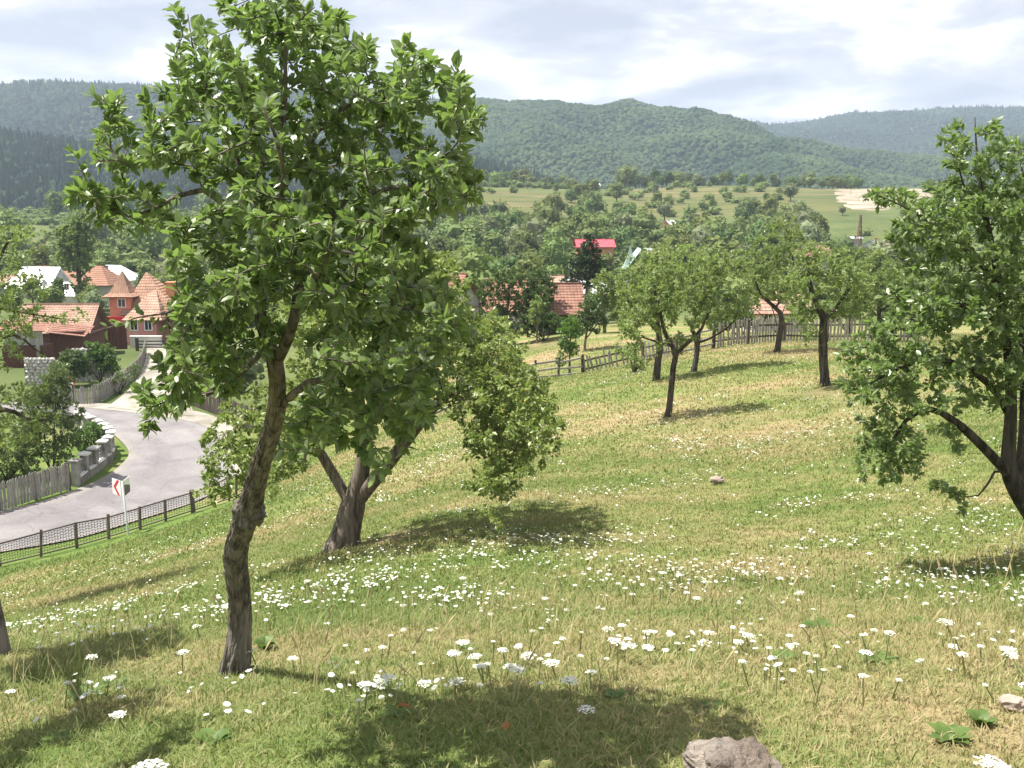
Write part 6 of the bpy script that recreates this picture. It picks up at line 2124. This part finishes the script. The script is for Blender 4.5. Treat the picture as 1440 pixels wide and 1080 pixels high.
for px in list(np.arange(632, 735, 8.5)) + list(np.arange(738, 800, 10)) + list(np.arange(876, 960, 9)) + list(np.arange(962, 1215, 9.5)):
    Y = RT.uniform(452, 482)
    big = 1.25 if (876 <= px < 940 or 640 < px < 740) else 0.85
    p = on_ground(px + RT.uniform(-4, 4), Y)
    kd = pick_kind(0.5, 0.12)
    far_tree(p.x, p.y, RT.uniform(5.4, 8.6) * big, kd, describe(kd, px, 'crest'), G_CREST); n_hill += 1
slope_n = 0
tries = 0
spots = []
while slope_n < 190 and tries < 6000:
    tries += 1
    px = RT.uniform(560, 1345)
    Y = 205 + 245 * RT.uniform() ** 1.35
    keep = 1.0
    if 850 < px < 1195 and Y > 318: keep = 0.24
    if 675 < px < 800 and 318 < Y < 420: keep = 0.10
    if 1130 < px < 1300 and Y > 300: keep = 0.05
    if 1150 < px < 1265 and YG - 25 < Y < 345: keep = 0.05
    if 915 < px < 965 and 240 < Y < 305: keep = 0.0
    if 800 < px < 870 and Y < 225: keep = 0
    if RT.uniform() > keep: continue
    p = on_ground(px, Y)
    if any((p.x - a) ** 2 + (p.y - b) ** 2 < (4.2 if Y < 300 else 5.2) ** 2 for a, b in spots): continue
    spots.append((p.x, p.y))
    kd = pick_kind(0.62, 0.16)
    far_tree(p.x, p.y, RT.uniform(4.6, 8.2) * (1.15 if Y < 260 else 0.95) * (0.62 if keep < 0.2 else 1), kd, describe(kd, px, 'slope', Y), G_SLOPE)
    slope_n += 1
val_n, tries = 0, 0
houses_px = [(868, 912, 124), (800, 870, 192), (1120, 1160, 122), (600, 665, 80), (690, 806, 96), (20, 195, 176)]
while val_n < 75 and tries < 6000:
    tries += 1
    px = RT.uniform(-40, 1345)
    Y = RT.uniform(98, 205)
    if any(a < px < b and Y < yy + 6 for a, b, yy in houses_px): continue
    if px < 230 and Y < 180: continue
    p = on_ground(px, Y)
    if any((p.x - a) ** 2 + (p.y - b) ** 2 < 4.0 ** 2 for a, b in spots): continue
    spots.append((p.x, p.y))
    kd = pick_kind(0.55, 0.15)
    far_tree(p.x, p.y, RT.uniform(4.2, 7.2), kd, describe(kd, px, 'valley', Y), G_VAL, 'valley_tree')
    val_n += 1
# the small trees among the white houses, each where it stands
for px, Y, h, kd, lab in [(47, 136, 4.0, 'green', 'dark green tree left of the small white house'), (84, 134, 3.8, 'dark', 'tree before the white house with the porch'),
                          (128, 124, 3.6, 'green', 'bushy tree at the foot of the poplar'), (20, 120, 4.2, 'dark', 'tree at the far left before the tan roof'),
                          (137, 122, 3.0, 'grey', 'grey green bush under the hipped orange roof'), (70, 128, 3.0, 'green', 'round tree just above the barn ridge'),
                          (238, 110, 4.2, 'dark', 'dark tree right of the pink house chimney'), (252, 100, 4.6, 'green', 'green tree right of the pink house'),
                          (270, 92, 4.6, 'dark', 'dark tree behind the road verge fence'), (300, 84, 4.2, 'green', 'green tree beyond the road behind the plum crown'),
                          (1198, YG - 14, 4.0, 'green', 'low green tree left of the rusty mast foot'), (1214, YG - 16, 3.6, 'grey', 'grey green tree below the tin shed by the mast'),
                          (1228, YG - 17, 4.0, 'green', 'low green tree under the green gabled house'), (1243, YG - 20, 3.4, 'dark', 'low dark tree under the white cabin'), (1258, YG - 14, 4.4, 'green', 'green tree right of the white cabin'),
                          (852, 176, 5.0, 'green', 'green tree hiding the right wall of the red tin roofed house'), (815, 178, 4.6, 'dark', 'dark tree at the left foot of the red tin roofed house'),
                          (308, 62, 3.2, 'green', 'bushy tree over the dark board fence by the road verge'), (335, 60, 3.0, 'grey', 'grey green bush at the bend behind the plum trunk'),
                          (225, 128, 5.0, 'green', 'green tree behind the pink house roof'), (205, 130, 5.0, 'dark', 'dark tree rising behind the tower house')]:
    p = on_ground(px, Y)
    far_tree(p.x, p.y, h, kd, lab, None, 'village_tree')
# left hillside, foot of the conifer ridge
LB_L, G_L = 'tree of the scrubby slope below the dark conifer ridge on the left', 'trees below the conifer ridge'
k = 0
while k < 48:
    px, Y = RT.uniform(-60, 560), RT.uniform(205, 440)
    p = on_ground(px, Y)
    if any((p.x - a) ** 2 + (p.y - b) ** 2 < 6.0 ** 2 for a, b in spots): continue
    if 40 < px < 135 and 225 < Y < 300 and RT.uniform() < .7: continue
    spots.append((p.x, p.y))
    kd = pick_kind(0.55, 0.2)
    w = 'far left of the poplar' if px < 60 else ('just beside the poplar' if px < 160 else ('above the pink house' if px < 300 else 'behind the front plum crown'))
    far_tree(p.x, p.y, RT.uniform(5, 9.5) * (0.8 + Y / 800), kd, '%s tree %s on the scrubby slope %s' % (KIND_WORD[kd], 'high' if Y > 330 else 'low', w), G_L)
    k += 1


# undergrowth between them: nobody could count it
def scrub():
    V, T, tint, k0 = [], [], [], 0
    base = [far_tree_mesh('scrub', 900 + q, H_GREEN, 1.4, 4, 150, 0.16, 0.0) for q in range(3)]
    arrs = []
    for b in base:
        v = np.zeros(len(b.vertices) * 3, np.float32); b.vertices.foreach_get('co', v)
        tr = [list(p.vertices) for p in b.polygons if len(p.vertices) == 3]
        tn = np.zeros(len(b.vertices), np.float32); b.attributes['tint'].data.foreach_get('value', tn)
        arrs.append((v.reshape(-1, 3), np.array(tr), tn))
    cnt = 0
    while cnt < 2350:
        px = RT.uniform(-60, 1345) if cnt < 1900 else RT.uniform(1330, 1700)
        Y = 105 + 360 * RT.uniform() ** 1.2
        if 840 < px < 1200 and Y > 305 and RT.uniform() < 0.62: continue
        if 670 < px < 805 and 312 < Y < 425 and RT.uniform() < 0.9: continue
        if 1120 < px < 1300 and Y > 290: continue
        if 1150 < px < 1260 and Y > YG - 25 and RT.uniform() < .85: continue
        if px < 230 and Y < 185: continue
        if any(a < px < b and Y < yy + 4 for a, b, yy in houses_px): continue
        p = on_ground(px, Y)
        v, t, tn = arrs[int(RT.integers(3))]
        h = RT.uniform(1.6, 3.6)
        a = RT.uniform(0, 6.28)
        c, s = math.cos(a), math.sin(a)
        w = v * h * np.array([1.25, 1.25, 1])
        V.append(np.stack([w[:, 0] * c - w[:, 1] * s + p.x, w[:, 0] * s + w[:, 1] * c + p.y, w[:, 2] + p.z - 0.25], -1))
        T.append(t + k0); tint.append(np.clip(tn + RT.normal() * 0.15, 0, .93)); k0 += len(v)
        cnt += 1
    o = link('undergrowth', new_mesh('undergrowth', np.concatenate(V), np.concatenate(T), None, [H_GREEN], attrs=dict(tint=np.concatenate(tint))))
    tag(o, 'low scrub and bushes filling the valley side between the trees', None, kind='stuff')


scrub()

# trees standing out on the left skyline
for px, D, h, kd in [(16, 1500, 9, 'dark'), (29, 1500, 9, 'dark'), (36, 1500, 7, 'dark'), (46, 1495, 14, 'dark'), (55, 1495, 15, 'dark'), (68, 1495, 13, 'dark'), (80, 1495, 15, 'dark'), (92, 1495, 16, 'dark'), (103, 1495, 14, 'dark'), (113, 1495, 11, 'dark')]:
    x = (px - 720) / F_PX * D
    o = link('skyline_tree', protos[kd][int(RT.integers(4))])
    r_ = np.interp(px, [0, 60, 120], [124, 121, 124])
    o.location = (x, D, math.tan(-PITCH + math.atan((540 - r_) / F_PX)) * D - 2.5)
    o.scale = (h * (.55 if px < 40 else 1.0), h * (.55 if px < 40 else 1.0), h)
    tag(o, 'slim lone tree on the bare left skyline' if px < 40 else 'broad tree of the clump on the left skyline', 'tree', 'lone trees on the left skyline' if px < 40 else 'clump of trees on the left skyline')


# ------------------------------------------------------------------ flowers, stalks, weeds, stones
def umbel_mesh(seed, R_, n):
    r = np.random.default_rng(seed)
    V, T, tint, k = [], [], [], 0
    for q in range(n):
        rr = R_ * math.sqrt((q + 0.3) / n) * r.uniform(0.9, 1.05)
        a = q * 2.39996
        c = np.array([rr * math.cos(a), rr * math.sin(a), R_ * 0.22 * (1 - (rr / R_) ** 2) + r.uniform(-.06, .06) * R_])
        s = R_ * r.uniform(0.13, 0.20)
        m = 6
        tilt = r.normal(size=2) * 0.3
        pts = [c + np.array([0, 0, s * 0.35])]
        for j in range(m):
            b = 2 * math.pi * j / m
            e = s * r.uniform(0.8, 1.2)
            pts.append(c + np.array([e * math.cos(b), e * math.sin(b), e * (tilt[0] * math.cos(b) + tilt[1] * math.sin(b))]))
        V += pts
        T += [(k, k + 1 + j, k + 1 + (j + 1) % m) for j in range(m)]
        tint += [r.uniform(.2, .9)] * (m + 1)
        k += m + 1
    return np.array(V), np.array(T), np.array(tint)


flower_protos = []
for q in range(8):
    V, T, tn = umbel_mesh(500 + q, 1.0, [34, 26, 40, 22, 30, 18, 36, 28][q])
    head = new_mesh('flower_head', V, T, None, [PETAL], attrs=dict(tint=tn))
    flower_protos.append(head)
stem_protos = []
for q in range(5):
    mb = MB()
    r = random.Random(60 + q)
    b = (r.uniform(-.12, .12), r.uniform(-.12, .12))
    mb.tube([(b[0], b[1], -0.1), (b[0] * .4, b[1] * .4, .5), (0, 0, .94)], [0.0045, 0.004, 0.003], 4)
    for j in range(5):
        a = j * 1.257
        mb.tube([(0, 0, .90), (0.022 * math.cos(a), .022 * math.sin(a), .985)], [0.002, 0.0015], 3, cap=False)
    stem_protos.append(mb.mesh('wild_flower', [STEM_G]))


def patch(x, y):                          # where the flowers stand thick: long loose drifts over the slope
    x, y = np.asarray(x, float), np.asarray(y, float)
    u, v = x * 0.82 + y * 0.57, -x * 0.57 + y * 0.82
    return np.clip(0.55 * vnoise(u, v * 2.2, 2.4, 31) + 0.45 * vnoise(u, v * 1.8, 0.9, 32) + 0.25 * vnoise(u, v, 7.0, 33), -1, 1)


FR = np.random.default_rng(99)
FG = 'white flat-topped wild flowers'
cand = []
while len(cand) < 300:
    px = FR.uniform(-15, 1455)
    Y = FR.uniform(3.7, 10.2)
    x = (px - 720) / F_PX * Y * 1.12
    w = 0.30 + 0.7 * sstep(-.25, .4, patch(x, Y))
    row = 540 + 0  # set by the ground below
    band = math.exp(-((Y - 4.85 + 0.6 * sstep(900, 1300, np.array(px))) / 0.62) ** 2) + 0.16 * sstep(5.5, 7, np.array(Y)) + 0.03
    side = 0.35 + 0.65 * sstep(380, 620, np.array(px))
    if FR.uniform() > w * band * side: continue
    if abs(px - 335) < 24 and Y < 6.2: continue
    cand.append((x, Y))
for q, (x, Y) in enumerate(cand):
    h = FR.uniform(0.06, 0.155)
    o = link('wild_flower', stem_protos[q % 5])
    o.location = (x, Y, g(x, Y))
    o.scale = (1.0, 1.0, h)
    o.rotation_euler = (0, 0, FR.uniform(0, 6.28))
    wx = 720 + F_PX * x / (Y * CP + 0.2 * Y * SP)
    ww = 'left of the front plum trunk' if wx < 310 else ('between the front plum trunk and the rock' if wx < 970 else ('above the rock' if wx < 1110 else 'near the right edge'))
    tag(o, 'white flat-topped flower %s %s' % ('in the front row' if Y < 4.7 else ('in the thick middle drift' if Y < 6.2 else 'farther up the meadow'), ww), 'flower', FG)
    s = (0.012 + 0.030 * FR.uniform() ** 1.7) * (1.0 if Y < 6 else 0.75)
    hd = link('flower_head', flower_protos[q % 8], o)
    hd.location = (0, 0, 0.97)
    hd.scale = (s, s, s / h)
    hd.rotation_euler = (FR.uniform(-.3, .3) * h * 3, FR.uniform(-.3, .3) * h * 3, 0)


def special_flower(px, row, Y, R_, label, q):
    t = at(px, row, Y)
    gz = g(t.x, t.y)
    h = max(t.z - gz, 0.12)
    o = link('wild_flower', stem_protos[q % 5]); o.location = (t.x, t.y, gz); o.scale = (1.6, 1.6, h)
    tag(o, label, 'flower')
    hd = link('flower_head', flower_protos[(0, 2, 6)[q % 3]], o); hd.location = (0, 0, .97); hd.scale = (R_ / 1.6, R_ / 1.6, R_ / h); hd.rotation_euler = (0.25, 0.1, 0)


special_flower(208, 1076, 2.6, 0.050, 'largest white flower head, cut by the bottom edge left of the middle', 0)
special_flower(1391, 1070, 2.85, 0.046, 'white flower head above the broad green leaves in the lower right corner', 1)
special_flower(180, 1081, 2.55, 0.020, 'small white flower head beside the largest one at the bottom edge', 2)


def far_flowers():
    V, T, tint, k = [], [], [], 0
    n = 0
    while n < 2800:
        px = FR.uniform(-10, 1450)
        Y = 4.1 + 44 * FR.uniform() ** 1.2
        z = -0.2 * Y
        x = (px - 720) / F_PX * Y * 1.1
        if FR.uniform() > (0.05 + 0.95 * sstep(0.08, .6, patch(x, Y))) * (0.55 + 0.45 * sstep(5.5, 10, np.array(Y))): continue
        if Y > 24 and x < -6.5: continue
        if x < -2 and Y > 14 and FR.uniform() < .3: continue
        gz = g(x, Y)
        if gz < -10.3: continue
        for c in range(int(FR.integers(1, 5))):
            a, d = FR.uniform(0, 6.28), FR.uniform(0, .14)
            X, Yy = x + d * math.cos(a), Y + d * math.sin(a)
            h = FR.uniform(.05, .13)
            s = FR.uniform(0.006, 0.017) * (1.0 if Y < 18 else 1.25)
            tl = FR.normal(size=2) * .25
            pts = [(X, Yy, gz + h + s * .25)]
            for j in range(6):
                b = j * 1.0472
                e = s * FR.uniform(.75, 1.2)
                pts.append((X + e * math.cos(b), Yy + e * math.sin(b), gz + h + e * (tl[0] * math.cos(b) + tl[1] * math.sin(b))))
            pts += [(X - .002, Yy, gz), (X + .002, Yy, gz), (X, Yy, gz + h)]
            V += pts
            T += [(k, k + 1 + j, k + 1 + (j + 1) % 6) for j in range(6)] + [(k + 7, k + 8, k + 9)]
            tint += [FR.uniform(.1, .9)] * 7 + [0.2] * 3
            k += 10
        n += 1
    tm = np.zeros(len(T), int)
    tm[6::7] = 1
    o = link('small_flowers', new_mesh('small_flowers', V, T, None, [PETAL, STEM_G], tm, attrs=dict(tint=tint)))
    tag(o, 'countless tiny white flowers in drifts across the meadow', None, kind='stuff')


far_flowers()


def stalks():
    mb = MB()
    r = random.Random(12)
    spots_ = []
    for q in range(110):
        px = r.uniform(0, 1440); Y = r.uniform(4.0, 8.5)
        spots_.append((px, Y, r.uniform(.18, .42), r.uniform(-.14, .14)))
    spots_ += [(576, 8.4, .62, .01), (1400, 5.2, .62, .10), (1345, 4.4, .5, -.10), (1378, 4.2, .5, -.14), (210, 5.8, .38, 0), (1330, 5.4, .45, .04), (600, 6.4, .35, -.04)]
    for px, Y, h, ln in spots_:
        p = on_ground(px, Y)
        a = r.uniform(-.06, .06)
        pts = [Vector((p.x, p.y, p.z - .02)), Vector((p.x + ln * .3, p.y + a * .3, p.z + h * .55)), Vector((p.x + ln, p.y + a, p.z + h))]
        mb.tube(pts, [.0032, .0024, .0014], 3, cap=False)
        e = pts[-1]
        dd = (pts[-1] - pts[-2]).normalized()
        mb.tube([e - dd * 0.07, e - dd * .035, e + dd * .01], [.0012, .0055, .001], 4, cap=False)
    tag(mb.build('dry_grass_stalks', STRAW), 'thin dry grass stalks rising above the meadow', None, kind='stuff')


stalks()

WEED = leaf_mat('weed_leaf', (0.075, 0.130, 0.030), (0.115, 0.175, 0.042), (0.12, 0.18, 0.06), 0.3, 0.5, 0.3)


def weed(px, Y, n, L, label, seed, up=0.5):
    r = np.random.default_rng(seed)
    p = on_ground(px, Y)
    root = empty('broadleaf_weed', p)
    tag(root, label, 'weed', 'broad-leaved weeds in the grass' if label.startswith('small') else None)
    for q in range(n):
        a = q * 2.4 + r.uniform(-.3, .3)
        segs = 6
        l = L * r.uniform(.7, 1.1); w = l * r.uniform(.2, .28)
        e = up * r.uniform(.7, 1.2)
        V, Q = [], []
        for s in range(segs + 1):
            t = s / segs
            x = l * t * math.cos(e); z = l * (t * math.sin(e) - .5 * t * t * math.sin(e))
            ww = w * (math.sin(math.pi * (0.06 + .94 * t) ** .8) + 0.06) * (0.25 if t < .15 else 1)
            wav = r.normal() * .06 * w
            for sg, dz in ((-1, .25 * ww + wav), (0, 0), (1, .25 * ww - wav)):
                V.append((x * math.cos(a) - sg * ww * math.sin(a), x * math.sin(a) + sg * ww * math.cos(a), z + dz))
        for s in range(segs):
            for c in range(2):
                Q.append((s * 3 + c, s * 3 + 3 + c, s * 3 + 4 + c, s * 3 + 1 + c))
        link('leaf', new_mesh('leaf', V, None, Q, [WEED], attrs=dict(tint=np.full(len(V), r.uniform(.1, .9))), smooth=True), root)


weed(1335, 3.45, 9, 0.115, 'large broad-leaved weed in the lower right corner beside the flower head', 1, .75)
weed(1378, 3.6, 8, 0.105, 'upright broad-leaved weed nearest the post at the right edge', 2, .95)
weed(372, 5.75, 6, 0.15, 'broad-leaved weed with pale upright leaves at the foot of the front plum trunk', 3, 0.9)
for q, (px, Y, L) in enumerate([(300, 3.75, .10), (345, 5.2, .10), (120, 4.8, .12), (1100, 4.9, .1), (870, 4.2, .08), (560, 4.0, .08), (1240, 4.6, .12), (160, 5.0, .1), (660, 5.5, .08), (1150, 5.8, .12), (80, 4.0, .09), (1000, 4.0, .08), (480, 5.3, .09), (1290, 5.8, .1)]):
    weed(px, Y, 5, L, 'small flat rosette of broad green leaves in the short grass', 10 + q, .5)


def stone(name, label, px, Y, sx, sy, sz, m, seed, amp=0.3, sub=4, sink=0.25, rz=0.0, flat=None):
    V, T = ico_lump(sub, seed, 1, 1, amp)
    r = np.linalg.norm(V, axis=1)
    # flatten some faces, add ledges
    rg = np.random.default_rng(seed)
    for q in range(9):
        d = rg.normal(size=3); d /= np.linalg.norm(d)
        h = V @ d
        lim = rg.uniform(.62, .85)
        ov = np.maximum(h - lim, 0)
        V = V - d * (ov * 0.85)[:, None]
    fine = np.array([mnoise.noise(Vector((v[0] * 4, v[1] * 4, v[2] * 9)) + Vector((seed, 0, 0))) + .5 * mnoise.noise(Vector(v) * 13) for v in V])
    V = V * (1 + 0.085 * fine)[:, None] * np.array([sx, sy, sz])
    p = on_ground(px, Y)
    o = link(name, new_mesh(name, V, T, None, [m], smooth=False))
    o.location = (p.x, p.y, p.z + sz * (1 - 2 * sink))
    o.rotation_euler = (0.05, 0, rz)
    tag(o, label, 'rock')
    return o


ROCK = varied('brown_grey_rock', (0.120, 0.098, 0.085), (0.36, 0.31, 0.265), 7.0, bstr=1.0, bdist=0.05, detail=8, c3=(0.17, 0.13, 0.10))
ROCK2 = varied('pinkish_stone', (0.20, 0.15, 0.125), (0.34, 0.28, 0.235), 9.0, bstr=0.6)
stone('rock', 'rough brown grey rock cut by the bottom edge right of the middle', 1034, 3.02, 0.155, 0.15, 0.115, ROCK, 3, .28, 5, 0.14)
stone('stone', 'lone pinkish stone lying on the open meadow slope', 1008, 15.6, 0.13, 0.10, 0.075, ROCK2, 5, .3, 3, .2)
stone('stone', 'small pale stone in the grass beside the post at the right edge', 1424, 3.75, 0.06, 0.05, 0.035, ROCK2, 8, .35, 3, .15)
pp_ = on_ground(1447, 3.35)
mb = MB(); mb.tube([(0, 0, -.2), (0.002, 0, .08), (-.004, 0, .17)], [.024, .023, .021], 10)
o = mb.build('wooden_post', varied('pinkish_wood', (0.30, 0.19, 0.17), (0.46, 0.33, 0.30), 12.0, stretch=(4, 4, .4)), smooth=True)
o.location = pp_
tag(o, 'short pinkish post standing at the lower right edge', 'post')
# a few fallen leaves and brown clods
DEAD = leaf_mat('dead_leaf', (0.22, 0.09, 0.03), (0.36, 0.16, 0.05), (0.30, 0.16, 0.07), .1, .7, .2)
fl = [new_mesh('fallen_leaf', V_, F_, None, [DEAD], attrs=dict(tint=t_)) for V_, F_, t_, m_ in [leaf_array(np.zeros((1, 3)), np.array([[1., 0, .25]]), np.array([[0, .2 * s, 1.]]), np.array([.07]), np.array([.035]), np.array([.2 + .3 * s]), True) for s in (0, 1)]]
for q, (px, Y) in enumerate([(557, 3.95), (713, 3.56)]):
    p = on_ground(px, Y)
    o = link('fallen_leaf', fl[q % 2]); o.location = (p.x, p.y, p.z + .05); o.rotation_euler = (0, 0, q * 1.7)
    tag(o, 'orange brown dead leaf lying in the short grass near the bottom edge', 'leaf', 'fallen leaves in the grass')
